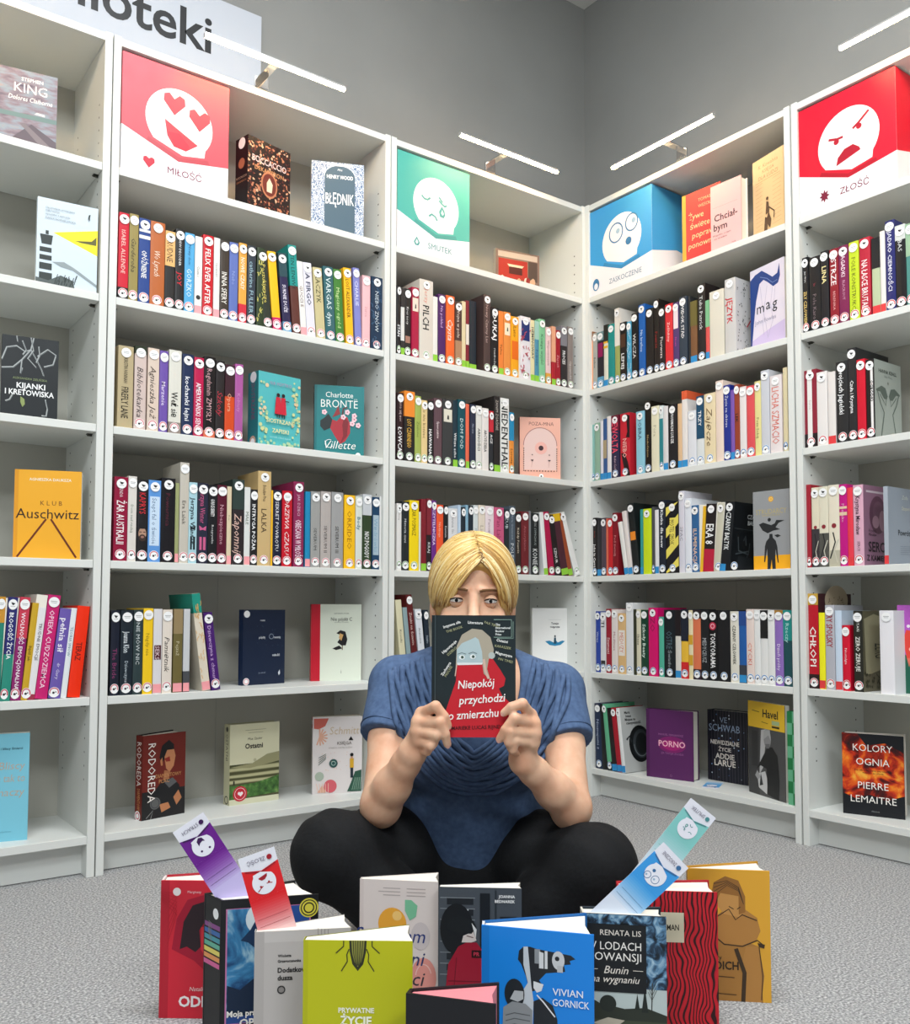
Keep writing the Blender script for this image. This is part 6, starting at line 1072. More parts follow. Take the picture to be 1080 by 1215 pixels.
def f_bedn(s):
    s.rect(0, 0, 1, 1, C('4c525a')); s = s.sub(0.22); 
    for i in range(8): s.rect(.02, .9 - i * .1, .44, .905 - i * .1, C('9aa0a6')); s.rect(.1, .84 - i * .1, .42, .9 - i * .1, C('24282e'))
    s.rect(.5, .3, .62, .95, C('1c2026')); s.rect(.68, .3, .7, .98, C('30363c')); s.rect(.32, .77, .36, .8, C('e0e4e8')); s.rect(.72, .66, .98, .68, C('c8ccd0')); s.rect(.74, .7, .94, .74, C('24282e')); s.rect(.74, .58, .94, .64, C('24282e')); s.ell(.22, .62, .2, C('1a1d22'), ry=.3)
    T(s, 'JOANNA', .92, .925, .026, 'f4f4f4', .3, .03, 0, 'r'); T(s, 'BEDNAREK', .92, .88, .026, 'f4f4f4', .3, .03, 0, 'r')
    r = C('9c1830'); s.poly([(.08, 0), (.12, .3), (.24, .46), (.34, .5), (.46, .5), (.56, .4), (.6, 0)], r); s.line([(.18, 0), (.22, .36)], .01, C('741024')); s.rect(.4, .36, .52, .43, C('2a0c14')); T(s, 'PR', .46, .395, .035, 'c83a50', .1, .02); s.rect(.12, .14, .58, .15, C('741024'))
    s.poly([(.28, .5), (.3, .56), (.42, .6), (.46, .52), (.4, .5)], C('d8ccc8')); k = C('1c2024'); s.poly([(.1, .64), (.14, .72), (.28, .74), (.42, .7), (.46, .64), (.4, .58), (.26, .58), (.14, .6)], k); s.line([(.34, .56), (.42, .545)], .01, C('5c3438')); s.poly([(.4, .68), (.46, .62), (.45, .54), (.42, .62)], C('e0e0e0'))
def f_red(s): s.rect(0, 0, 1, 1, C('15161c')); s.ell(.5, .66, .12, C('c83a3c')); T(s, 'NOC', .5, .4, .1, 'c83a3c', .6, .02)
def f_blue(s):
    s.rect(0, 0, 1, 1, C('1684e0')); s.rect(0, 0, .07, 1, C('1478cc')); S_ = s; s = s.sub(.36); k = C('20262c'); w_ = C('d4d8dc')
    s.poly([(.34, .8), (.38, .84), (.44, .845), (.5, .83), (.8, .8), (.84, .77), (.79, .75), (.8, .72), (.74, .71), (.75, .65), (.58, .62), (.52, .55), (.56, .5), (.5, .46), (.44, .44), (.4, .58), (.36, .68), (.33, .72)], k)
    s.poly([(.38, .84), (.42, .845), (.45, .5), (.47, .36), (.46, .1), (.4, .1), (.36, .42), (.42, .52), (.38, .68)], C('c4ccd4')); s.rect(.48, .7, .53, .83, C('8c9298')); s.rect(.57, .66, .595, .82, w_); s.poly([(.52, .66), (.56, .66), (.56, .8), (.52, .81)], w_); s.ell(.69, .745, .055, C('c8ccd0'), ry=.08); s.ell(.68, .76, .02, k); s.rect(.68, .64, .73, .7, C('b8bcc0')); s.poly([(.47, .54), (.56, .52), (.54, .46), (.5, .44), (.47, .48)], C('dce0e4'))
    s.poly([(.47, 0), (.47, .36), (.55, .4), (.64, .34), (.68, .22), (.69, 0)], k); s.line([(.5, .42), (.56, .36), (.66, .24)], .012, C('e0e4e8'))
    s.ell(.3, .41, .09, k, ry=.13); s.poly([(.26, .36), (.3, .44), (.38, .44), (.38, .37), (.33, .34)], C('b4b8bc')); s.poly([(.19, 0), (.2, .28), (.28, .34), (.4, .33), (.46, .28), (.46, 0)], C('8c9094'))
    for i in range(4): s.line([(.22, .06 + i * .05), (.3, .09 + i * .05), (.44, .08 + i * .05)], .008, C('5c6064'))
    s = S_; s.k = 30; T(s, 'VIVIAN', .64, .66, .04, 'e8f0f8', .3, .008, 0, 'l'); T(s, 'GORNICK', .64, .60, .04, 'e8f0f8', .32, .008, 0, 'l')
def f_lis(s):
    s.rect(0, 0, 1, 1, M_TREES); S_ = s; s.rect(0, 0, 1, .4, C('3c4434')); s = s.sub(.26); s.rect(0, 0, 1, .36, C('b8c4c4')); s.poly([(0, 0), (0, .3), (.2, .22), (.5, .18), (.75, .2), (1, .14), (1, 0)], C('2a3028')); s.rect(0, 0, 1, .08, C('3c4434')); s.poly([(.62, .18), (.68, .18), (.65, .32)], C('1c2420')); s.poly([(.7, .16), (.78, .16), (.74, .38)], C('1c2420')); s.line([(.82, .18), (.83, .42)], .012, C('3c3c38')); s.ell(.3, .22, .1, C('202824')); s.poly([(.1, .04), (.3, .1), (.5, .08), (.4, .02)], C('b8b0a0'))
    for i in range(6): s.line([(.83, .26 + i * .02), (.78 + .1 * (i % 2), .34 + i * .02)], .006, C('3c3c38'))
    s = S_; s.k = 24; s.rect(0, .5, .76, .94, C('10151a')); T(s, 'RENATA LIS', .7, .885, .036, 'e8e0d8', .66, 0, 0, 'r'); T(s, 'W LODACH', .7, .80, .052, 'f0ece8', .66, 0, 0, 'r'); T(s, 'PROWANSJI', .7, .73, .052, 'f0ece8', .7, 0, 0, 'r'); T(s, 'Bunin', .4, .645, .05, 'e8e0d8', .34, 0, .3); T(s, 'na wygnaniu', .68, .585, .045, 'e8e0d8', .66, 0, .3, 'r')
    s.line([(.02, .645), (.18, .645)], .006, C('e8e0d8')); s.line([(.6, .645), (.72, .645)], .006, C('e8e0d8'))
def f_pulp(s): s.rect(0, 0, 1, 1, M_REDWAVE); s.rect(.3, .64, .66, .85, C('d8ceb4')); T(s, 'ULMERMAN', .61, .745, .04, '28241c', .3, .02, 0, 'r')
def f_must(s):
    s.rect(0, 0, 1, 1, C('dca232')); b_ = C('b07c3e'); k = C('3c2c1c'); d = C('94642e')
    s.poly([(.1, 0), (.2, .45), (.36, .5), (.62, .48), (.86, .42), (.9, .0)], C('a87638')); s.poly([(.62, .0), (.66, .3), (.7, .42), (.86, .42), (.92, .2), (.88, 0)], b_)
    s.poly([(.28, .5), (.3, .62), (.42, .68), (.7, .7), (.84, .64), (.88, .54), (.82, .46), (.66, .42), (.44, .43)], b_); s.poly([(.34, .74), (.36, .86), (.48, .93), (.62, .9), (.7, .8), (.7, .7), (.62, .64), (.44, .66)], C('c08c4c'))
    s.poly([(.28, .78), (.32, .9), (.46, .95), (.62, .92), (.7, .8), (.7, .68), (.62, .66), (.62, .8), (.4, .82), (.34, .74)], d)
    for i in range(4): s.line([(.32, .8 + i * .03), (.48, .88 + i * .012), (.62, .84 + i * .01), (.68, .74)], .007, k)
    s.line([(.5, .72), (.56, .7)], .01, k); s.line([(.6, .7), (.64, .72)], .01, k); s.line([(.36, .64), (.5, .7), (.58, .62), (.66, .66), (.84, .62)], .012, k); s.line([(.3, .5), (.44, .43), (.66, .42), (.84, .47), (.9, .44)], .014, k); s.line([(.58, .4), (.68, .22), (.66, 0)], .05, k); s.line([(.86, .42), (.9, .2), (.88, .02)], .01, k); s.poly([(.84, .45), (.93, .44), (.92, .41), (.86, .42)], k)
    T(s, 'Bliższy', .3, .33, .035, '3c2c1c', .3); T(s, 'TWOICH', .36, .27, .06, '2c2014', .5, .02); s.line([(.2, .19), (.56, .18)], .008, k); s.line([(.2, .06), (.58, .05)], .008, k)
FRONT = [   # x, y, turn, width, height, thickness, opening, cover, back, spine, page edge colour, art, label
 (-1.726, -.824, -38, .135, .205, .03, 16, 'd22438', 'b01c30', 'e8dcdc', None, f_odm, None, 'red hardback with a dark haired profile, leftmost book standing on the carpet'),
 (-1.703, -1.002, -23.6, .134, .215, .04, 16, '16181c', '16181c', '141518', None, f_moja, sp_moja_, 'thick black hardback with rainbow stripes on the spine, holding the purple bookmark'),
 (-1.706, -1.119, -28.3, .123, .205, .012, 20, 'bab4b2', 'a8a2a0', 'd8d4d2', None, f_dusza, None, 'grey paperback holding the red bookmark, standing on the carpet'),
 (-1.682, -1.207, -38.1, .134, .215, .012, 21, 'bcbd12', '8c8c20', 'b2b310', None, f_lime, None, 'lime yellow paperback with a striped beetle, front row on the carpet'),
 (-1.476, -.995, -44, .122, .205, .009, 20, 'e2d6d2', 'd8ccc8', 'e6dcd8', None, f_cream, None, 'cream paperback with orange and pink pebbles, in front of the crossed legs'),
 (-1.402, -1.100, -40.2, .124, .205, .011, 10, '4c525a', '3a4048', '30363c', None, f_bedn, None, 'dark grey paperback with a figure in a red jumper'),
 (-1.613, -1.330, -53, .107, .175, .014, 27, '15161c', '15161c', '15161c', 'e88a92', f_red, None, 'small black hardback with pink page edges, front centre of the carpet'),
 (-1.473, -1.294, -51, .143, .215, .018, 27, '1684e0', '1464ac', 'd8dce4', None, f_blue, None, 'bright blue hardback with black and white photo cut-outs'),
 (-1.313, -1.314, -45, .112, .205, .03, 7, '10151a', '1c2c38', 'd8d4c8', None, f_lis, None, 'dark blue book with bare trees, holding the blue bookmark'),
 (-1.195, -1.269, -41.8, .144, .205, .045, 8, 'b01a28', 'b01a28', 'b01a28', None, f_pulp, None, 'thick red hardback with black wavy lines, beside the mustard book'),
 (-1.021, -1.255, -43.6, .128, .205, .016, 20, 'dca232', 'c08c2c', 'd09a2c', None, f_must, None, 'mustard yellow paperback with a crouching brown figure, rightmost on the carpet'),
]
for x, y, a, w, h, t, op, col, back, spn, pg, art, spa, label in FRONT:
    open_book('standing_book', label, (x, y, .0002), math.radians(a), w, h, t, op, col, back, art, (spn, spa) if spa else (spn,), 'books standing on the carpet', 0, pg, t > .0125, skew={.04: .024, .03: .004, .018: .003}.get(t, 0))

# ------------------------------------------------------------------ bookmarks
def bookmark(label, x, y, yaw, u, v, ang, length, word, kind, deep, pale, ink, flat=None):
    """a card 48 mm wide; (x, y) and yaw give the upright plane it leans in, (u, v) its upper left corner, ang the slope of its upper edge"""
    t = thing('bookmark', label, 'bookmark', (x, y, 0) if flat is None else flat, math.radians(yaw), 'emotion bookmarks')
    a = math.radians(ang); e1 = Vector((math.cos(a), 0, math.sin(a))); e2 = Vector((math.sin(a), 0, -math.cos(a))); n = Vector((0, -1, 0)); o = Vector((u, 0, v))
    if flat is not None: e1, e2, n, o = Vector((math.cos(a), math.sin(a), 0)), Vector((-math.sin(a), math.cos(a), 0)), Vector((0, 0, 1)), Vector((0, 0, .0005))
    W = .048; b = MB()
    P = [o, o + e1 * W, o + e1 * W + e2 * length, o + e2 * length]; Q = [p - n * .0004 for p in P]
    b.add(P + Q, [(3, 2, 1, 0), (4, 5, 6, 7), (0, 1, 5, 4), (1, 2, 6, 5), (2, 3, 7, 6), (3, 0, 4, 7)], C('e8e8f2'))
    s = Sheet(b, o + e1 * W, -e1, e2, n, W, length)              # printed upside down as seen: the word end points up
    q = W / length
    c0, c1 = [int(deep[i:i + 2], 16) for i in (0, 2, 4)], [int(pale[i:i + 2], 16) for i in (0, 2, 4)]
    k = C(deep)
    s.poly([(0, .36 * q), (.5, .5 * q), (1, .36 * q), (1, 1.2 * q), (0, 1.2 * q)], k)
    for i in range(14):
        f = i / 13; s.rect(0, (1.2 + i * .07) * q, 1, min(1, (1.28 + i * .07) * q), C('%02x%02x%02x' % tuple(int(c0[j] + (c1[j] - c0[j]) * f) for j in range(3))))
    y1 = min(1, 2.18 * q)
    if y1 < 1: s.rect(0, y1, 1, 1, C(pale))
    s.line([(.08, .40 * q), (.5, .53 * q), (.92, .40 * q)], .035, C(ink))
    face(s, .18, .5 * q, .82, 1.14 * q, kind, C(ink), C('ececf6'), C('cfe4e0'))
    s.text(word, .56, .2 * q, .11 * q, C('6a6478'), .5); s.ell(.2, .2 * q, .07, C(ink))
    for i in range(2): s.line([(.08, min(.97, (1.75 + i * .2) * q)), (.92, min(.97, (1.75 + i * .2) * q))], .008, C(ink))
    b.build('card', t)
    return t
bookmark('purple bookmark with a frightened face in the thick black book', -1.6495, -.9962, -15.6, -.115, .309, 32, .14, 'STRACH', 'fear', '6a1a8c', 'c8bcec', '3a1450')
bookmark('red bookmark with an angry face in the grey paperback', -1.6566, -1.1287, -18, -.072, .297, 16, .13, 'ZŁOŚĆ', 'angry', 'e01a24', 'f0c4c4', 'a01428')
bookmark('blue bookmark with a surprised face in the dark tree book', -1.2658, -1.3363, -42, .062, .300, -46, .16, 'ZASKOCZENIE', 'wow', '3a9ce4', 'dce4f4', '3a6c9c')
bookmark('pale teal bookmark with a crying face, above the blue bookmark', -1.1417, -1.2819, -37.8, .064, .336, -39, .17, 'SMUTEK', 'sad', '86ccc8', 'd4e4f0', '4a8c90')
bookmark('blue bookmark lying flat on the bottom shelf before the dark starry book', 0, 0, 0, 0, 0, -62, .105, 'ZASKOCZENIE', 'wow', '5aa4dc', 'e4ecf6', '3a6c9c', flat=(.02, -.455, SHELF_Z[6]))
# ------------------------------------------------------------------ the seated woman
def surface_nets(f, o, h):
    """smooth quad surface of the zero level of a sampled distance field"""
    ins = f < 0; nx, ny, nz = f.shape
    cnt = np.zeros((nx - 1, ny - 1, nz - 1), np.int8)
    for i in (0, 1):
        for j in (0, 1):
            for k in (0, 1): cnt += ins[i:nx - 1 + i, j:ny - 1 + j, k:nz - 1 + k]
    act = (cnt > 0) & (cnt < 8); I = np.argwhere(act)
    idx = -np.ones(act.shape, np.int64); idx[act] = np.arange(len(I))
    acc = np.zeros((len(I), 3)); num = np.zeros(len(I))
    cor = [(i, j, k) for i in (0, 1) for j in (0, 1) for k in (0, 1)]
    for a in cor:
        for ax in range(3):
            if a[ax]: continue
            c = list(a); c[ax] = 1
            A = f[I[:, 0] + a[0], I[:, 1] + a[1], I[:, 2] + a[2]]; B = f[I[:, 0] + c[0], I[:, 1] + c[1], I[:, 2] + c[2]]
            m = (A < 0) != (B < 0); t = A[m] / (A[m] - B[m])
            p = np.tile(np.array(a, float), (m.sum(), 1)); p[:, ax] += t
            acc[m] += p; num[m] += 1
    V = (I + acc / num[:, None]) * h + np.array(o)
    F = []
    for ax in range(3):
        u, v = [q for q in range(3) if q != ax]
        s0 = [slice(None)] * 3; s1 = [slice(None)] * 3; s0[ax] = slice(0, -1); s1[ax] = slice(1, None)
        e = ins[tuple(s0)] != ins[tuple(s1)]; E = np.argwhere(e)
        E = E[(E[:, u] > 0) & (E[:, v] > 0) & (E[:, u] < f.shape[u] - 1) & (E[:, v] < f.shape[v] - 1)]
        q = []
        for du, dv in ((-1, -1), (0, -1), (0, 0), (-1, 0)):
            c = E.copy(); c[:, u] += du; c[:, v] += dv; q.append(idx[c[:, 0], c[:, 1], c[:, 2]])
        q = np.stack(q, 1)
        fl = ins[E[:, 0], E[:, 1], E[:, 2]]
        if ax == 1: fl = ~fl
        q[~fl] = q[~fl][:, ::-1]; F.append(q)
    return V, np.concatenate(F)
class Field:
    def __init__(s, lo, hi, h):
        s.lo = np.array(lo, float); s.h = h; n = np.ceil((np.array(hi) - s.lo) / h).astype(int) + 1
        s.f = np.full(n, .2, np.float32)
    def region(s, a, b):
        i0 = np.clip(np.floor((np.array(a) - s.lo) / s.h).astype(int), 0, np.array(s.f.shape) - 1); i1 = np.clip(np.ceil((np.array(b) - s.lo) / s.h).astype(int) + 1, 1, np.array(s.f.shape))
        g = [np.arange(i0[k], i1[k], dtype=np.float32) * s.h + s.lo[k] for k in range(3)]
        return tuple(slice(i0[k], i1[k]) for k in range(3)), np.meshgrid(*g, indexing='ij', sparse=True)
    def mix(s, sl, d, k, op='+'):
        a = s.f[sl]
        if op == '-': a, d, = -a, d
        hh = np.maximum(k - np.abs(a - d), 0) / max(k, 1e-6)
        m = np.minimum(a, d) - hh * hh * k / 4
        s.f[sl] = -m if op == '-' else m
    def cone(s, a, b, r1, r2, k=.01, op='+'):
        a, b = np.array(a, float), np.array(b, float); R = max(r1, r2) + k + 3 * s.h
        sl, (X, Y, Z) = s.region(np.minimum(a, b) - R, np.maximum(a, b) + R)
        d = b - a; L = max(1e-9, d @ d)
        t = np.clip(((X - a[0]) * d[0] + (Y - a[1]) * d[1] + (Z - a[2]) * d[2]) / L, 0, 1)
        q = np.sqrt((X - a[0] - t * d[0]) ** 2 + (Y - a[1] - t * d[1]) ** 2 + (Z - a[2] - t * d[2]) ** 2) - (r1 + (r2 - r1) * t)
        s.mix(sl, q.astype(np.float32), k, op)
    def chain(s, pts, rs, k=.006):
        for i in range(len(pts) - 1): s.cone(pts[i], pts[i + 1], rs[i], rs[i + 1], k)
    def ell(s, c, r, k=.01, op='+', rot=None):
        c, r = np.array(c, float), np.array(r, float); R = r.max() + k + 3 * s.h
        sl, (X, Y, Z) = s.region(c - R, c + R)
        x, y, z = X - c[0], Y - c[1], Z - c[2]
        if rot is not None:
            m = np.array(rot.transposed()); x, y, z = [m[i][0] * x + m[i][1] * y + m[i][2] * z for i in range(3)]
        k0 = np.sqrt((x / r[0]) ** 2 + (y / r[1]) ** 2 + (z / r[2]) ** 2); k1 = np.sqrt((x / r[0] ** 2) ** 2 + (y / r[1] ** 2) ** 2 + (z / r[2] ** 2) ** 2) + 1e-9
        s.mix(sl, (k0 * (k0 - 1) / k1).astype(np.float32), k, op)
    def plane_cut(s, p, n, a, b):
        """inside the box a..b remove everything on the side n of the plane through p"""
        sl, (X, Y, Z) = s.region(a, b)
        d = (X - p[0]) * n[0] + (Y - p[1]) * n[1] + (Z - p[2]) * n[2]
        s.f[sl] = np.maximum(s.f[sl], d)
    def mesh(s, smooth=1):
        V, F = surface_nets(s.f, s.lo, s.h)
        for _ in range(smooth):
            acc = np.zeros_like(V); n = np.zeros(len(V))
            for i, j in ((0, 1), (1, 2), (2, 3), (3, 0)):
                np.add.at(acc, F[:, i], V[F[:, j]]); np.add.at(n, F[:, i], 1); np.add.at(acc, F[:, j], V[F[:, i]]); np.add.at(n, F[:, j], 1)
            V = V * .45 + acc / np.maximum(n, 1)[:, None] * .55
        return V, F
V3 = lambda *p: np.array(p, float)
def skin_mat():
    m = bpy.data.materials.new('skin'); m.use_nodes = True; nt = m.node_tree; b = nt.nodes['Principled BSDF']
    b.inputs['Roughness'].default_value = .5; b.inputs['Subsurface Weight'].default_value = .18; b.inputs['Subsurface Radius'].default_value = (1, .35, .2); b.inputs['Subsurface Scale'].default_value = .006; b.inputs['Specular IOR Level'].default_value = .35
    n = nt.nodes.new('ShaderNodeTexNoise'); n.inputs['Scale'].default_value = 28; n.inputs['Detail'].default_value = 5
    tc = nt.nodes.new('ShaderNodeTexCoord'); nt.links.new(tc.outputs['Object'], n.inputs[0])
    r = nt.nodes.new('ShaderNodeValToRGB'); r.color_ramp.elements[0].position = .3; r.color_ramp.elements[0].color = lin('d8a283'); r.color_ramp.elements[1].position = .7; r.color_ramp.elements[1].color = lin('e8bea0')
    nt.links.new(n.outputs[0], r.inputs[0]); nt.links.new(r.outputs[0], b.inputs['Base Color'])
    return m
def cloth_mat(name, c0, c1, scale, rough=.9, bump=.25):
    return ramp_mat(name, 'noise', [(.3, c0), (.7, c1)], rough, tscale=scale, detail=6, bump=bump)
M_SKIN = skin_mat()
M_SHIRT = cloth_mat('washed_blue_jersey', '42577a', '526a8e', 90, .85, .15)
M_JEANS = cloth_mat('black_denim', '07080a', '0e1014', 160, .85, .2)
woman = thing('person', 'fair haired woman in a blue pleated top sitting cross-legged, face half behind a book', 'person', (-1.1591, -0.8454, 0), -YAW)
# joints, in metres from the floor point below the seat (x right, y away from the photographer, z up)
EYE = V3(0.0138, -0.0820, 0.6359)
SHO = {-1: V3(-0.1294, 0.0250, 0.4768), 1: V3(0.1747, 0.0250, 0.4646)}
ELB = {-1: V3(-0.1484, -0.1250, 0.2794), 1: V3(0.1840, -0.1250, 0.2758)}
WRI = {-1: V3(-0.0897, -0.1980, 0.3824), 1: V3(0.0949, -0.1980, 0.3675)}
HAND = {-1: dict(mcp=[V3(-0.0739, -0.2150, 0.4472), V3(-0.0792, -0.2210, 0.4341), V3(-0.0804, -0.2230, 0.4192), V3(-0.0777, -0.2200, 0.4036)],
                 pip=[V3(-0.0510, -0.2440, 0.4628), V3(-0.0440, -0.2480, 0.4374), V3(-0.0494, -0.2480, 0.4171), V3(-0.0590, -0.2430, 0.3987)],
                 dip=[V3(-0.0372, -0.2430, 0.4463), V3(-0.0357, -0.2450, 0.4181), V3(-0.0550, -0.2360, 0.4018), V3(-0.0648, -0.2300, 0.3873)],
                 tip=[V3(-0.0304, -0.2380, 0.4308), V3(-0.0317, -0.2370, 0.4007), V3(-0.0637, -0.2210, 0.3955), V3(-0.0735, -0.2170, 0.3867)],
                 thumb=[V3(-0.0827, -0.1970, 0.3934), V3(-0.0706, -0.1840, 0.4170), V3(-0.0550, -0.1840, 0.4368), V3(-0.0422, -0.1870, 0.4513)], palm=V3(-0.0768, -0.2070, 0.4102), heel=V3(-0.0839, -0.2020, 0.3941)),
        1: dict(mcp=[V3(0.1049, -0.2150, 0.4449), V3(0.1099, -0.2210, 0.4318), V3(0.1111, -0.2230, 0.4169), V3(0.1086, -0.2200, 0.4013)],
                 pip=[V3(0.0903, -0.2430, 0.4671), V3(0.0776, -0.2480, 0.4445), V3(0.0707, -0.2490, 0.4229), V3(0.0778, -0.2450, 0.4075)],
                 dip=[V3(0.0724, -0.2440, 0.4617), V3(0.0627, -0.2460, 0.4252), V3(0.0681, -0.2460, 0.4049), V3(0.0753, -0.2400, 0.3918)],
                 tip=[V3(0.0603, -0.2390, 0.4516), V3(0.0535, -0.2390, 0.4093), V3(0.0729, -0.2350, 0.3911), V3(0.0816, -0.2280, 0.3846)],
                 thumb=[V3(0.0938, -0.1940, 0.3836), V3(0.0818, -0.1830, 0.4087), V3(0.0690, -0.1830, 0.4299), V3(0.0574, -0.1870, 0.4445)], palm=V3(0.1013, -0.2070, 0.4064), heel=V3(0.0888, -0.2050, 0.3797))}
CHEST, BELLY, HIP = V3(0.0135, 0.0500, 0.4132), V3(0.0091, 0.0650, 0.2403), V3(0.0067, 0.1200, 0.1205)
KNEE = {-1: V3(-0.2167, -0.1500, 0.2031), 1: V3(0.2093, -0.1600, 0.1841)}
ANK = {-1: V3(-0.0464, -0.1900, 0.0443), 1: V3(0.0525, -0.1700, 0.0371)}
# --- skin
f = Field((-.34, -.30, .08), (.30, .22, .90), .0022)
f.ell(EYE + V3(0, .088, .026), (.071, .090, .093), .01)                        # skull
f.ell(EYE + V3(0, .055, -.045), (.056, .066, .072), .03)                       # jaw and cheeks
for q in (-1, 1):
    f.ell(EYE + V3(q * .036, .018, -.038), (.024, .022, .022), .02); f.cone(EYE + V3(q * .012, -.004, .019), EYE + V3(q * .044, .006, .021), .006, .005, .012)
    f.ell(EYE + V3(q * .031, -.010, .001), (.0175, .014, .0125), .006, '-')
    f.ell(EYE + V3(q * .073, .085, -.015), (.009, .020, .031), .006)               # ear
f.cone(EYE + V3(0, -.004, .004), EYE + V3(0, -.026, -.036), .0075, .0115, .010)
f.ell(EYE + V3(0, -.022, -.040), (.017, .012, .010), .010)
f.ell(EYE + V3(0, -.010, -.075), (.026, .016, .012), .012)
f.cone(EYE + V3(0, .095, -.06), V3(0.0168, 0.0600, 0.5022), .052, .058, .02)              # neck
f.ell(CHEST, (.150, .095, .145), .03); f.ell(BELLY, (.13, .105, .12), .05); f.ell(HIP, (.15, .12, .10), .05)
for q in (-1, 1):
    H = HAND[q]; Sh, El, Wr = SHO[q], ELB[q], WRI[q]
    f.cone(V3(0.0168, 0.0600, 0.4940), Sh, .052, .046, .03)
    f.chain([Sh, Sh * .5 + El * .5, El], [.045, .038, .033], .012)
    m = El * .62 + Wr * .38
    f.chain([El, m, Wr * .8 + El * .2, Wr], [.035, .031, .0235, .0212], .012)
    f.ell(El + V3(0, .012, -.012), (.026, .026, .026), .02)
    f.cone(Wr, H['palm'], .0205, .017, .012); f.cone(Wr, H['heel'], .019, .016, .012)
    for i in range(4):
        f.cone(Wr * .4 + H['palm'] * .6, H['mcp'][i], .013, .0112, .008)
        r = (.0088, .0090, .0085, .0074)[i]
        f.chain([H['mcp'][i], H['pip'][i]], [r * 1.22, r], .0035); f.chain([H['pip'][i], H['dip'][i], H['tip'][i]], [r * 1.04, r * .9, r * .74], .0025)
    for i in range(3): f.cone(H['mcp'][i], H['mcp'][i + 1], .0105, .0100, .006)
    f.chain(H['thumb'], [.0165, .0125, .0105, .0085], .006); f.cone(H['palm'], H['thumb'][0], .016, .016, .012)
V, F = f.mesh(1)
b = MB(); b.add(V, F.tolist(), M_SKIN, True)
# eyelids and nails belong to the skin
M_NAIL = mat('e0a898', .25, 'nail')
for q in (-1, 1):
    ec = EYE + V3(q * .031, .0055, -.001 * q)
    for e0, e1 in ((19, 72), (-72, -17)):
        vs, fs = [], []
        for i in range(7):
            for j in range(13):
                az = math.radians(-68 + 136 * j / 12); sag = 1 - (j - 6) ** 2 / 36
                ed = e0 if e0 > 0 else e1
                e = math.radians(ed * (.25 + .75 * sag) + ((e1 if e0 > 0 else e0) - ed) * i / 6); R_ = .0131
                vs.append(ec + V3(R_ * math.sin(az) * math.cos(e), -R_ * math.cos(az) * math.cos(e), R_ * math.sin(e)))
        for i in range(6):
            for j in range(12): fs.append((i * 13 + j, i * 13 + j + 1, i * 13 + j + 14, i * 13 + j + 13))
        b.add(vs, fs, M_SKIN, True)
        j0 = 0; b.tube([vs[j] for j in range(1, 12)], .0013 if e0 > 0 else .0006, mat('33241e' if e0 > 0 else '9a6a58', .6, 'lash'), 5)
    H = HAND[q]
    for i in range(4):
        d = H['tip'][i] - H['dip'][i]; d /= np.linalg.norm(d); o_ = V3(0, -1, 0) - d * d[1] * -1; o_ /= np.linalg.norm(o_); sd = np.cross(d, o_); r = (.0088, .0090, .0085, .0074)[i] * .74
        if d[1] > .75: continue
        c = H['tip'][i] + o_ * r * .93
        g = [c + d * (r * .75 * math.cos(a)) + sd * (r * .62 * math.sin(a)) - o_ * (.0012 * abs(math.sin(a))) for a in (k * math.pi / 6 for k in range(12))]
        b.add(g + [c + o_ * .0007], [(k, (k + 1) % 12, 12) for k in range(12)], M_NAIL, True)
M_LIP = mat('c07a70', .4, 'lip')
for z0, z1, rr in ((-.0722, -.0745, .0034), (-.0785, -.0765, .0040)):
    b.tube([EYE + V3(.022 * t, -.0245 + .012 * t * t, z0 + (z1 - z0) * abs(t) + (.001 * (1 - abs(t)) if z0 > -.075 else 0)) for t in (-1, -.66, -.33, 0, .33, .66, 1)], [rr * .35, rr * .8, rr, rr * .95, rr, rr * .8, rr * .35], M_LIP, 8)
b.build('body', woman)
M_EYE = mat('d4cec8', .15, 'eye_white_and_glint'); M_IRIS = mat('44545c', .2, 'iris'); M_PUP = mat('0c0c0e', .1, 'pupil')
for q in (-1, 1):
    ec = EYE + V3(q * .031, .0055, -.001 * q); b = MB(); vs, fs, R_ = [], [], .0122
    for i in range(13):
        for j in range(24):
            e, a = math.pi * i / 12, 2 * math.pi * j / 24; vs.append(ec + V3(R_ * math.sin(e) * math.sin(a), -R_ * math.cos(e), R_ * math.sin(e) * math.cos(a)))
    for i in range(12):
        for j in range(24): fs.append((i * 24 + j, i * 24 + (j + 1) % 24, (i + 1) * 24 + (j + 1) % 24, (i + 1) * 24 + j))
    b.add(vs, fs, M_EYE, True)
    for r_, m_, lf in ((.0069, M_IRIS, .0001), (.0032, M_PUP, .0003)):
        yy = math.sqrt(R_ ** 2 - r_ ** 2)
        b.add([ec + V3(r_ * math.cos(k * math.pi / 9), -yy - lf, r_ * math.sin(k * math.pi / 9)) for k in range(18)] + [ec + V3(0, -R_ - lf - .0002, 0)], [((k + 1) % 18, k, 18) for k in range(18)], m_, True)
    b.add([ec + V3(-.002 + .001 * math.cos(k), -R_ - .0008, .003 + .0007 * math.sin(k)) for k in range(6)], [tuple(range(6))[::-1]], M_EYE)  # painted highlight: pale disc imitating a glint on the iris
    b.build('eye', woman)
    b = MB()
    for k in range(26):
        u = k / 25; x0 = .011 + .038 * u; z0 = .0185 + .0045 * math.sin(u * 2.2) - .003 * u; yb = -.0125 + .022 * u * u
        p = EYE + V3(q * x0, yb - .001, z0 - .001 * q); b.tube([p - V3(0, 0, .001), p + V3(q * .006, -.0004 + .003 * u, .0030 - .004 * u)], [.0022, .0010], mat('7c5838', .7, 'brow'), 5)
    b.build('eyebrow', woman)
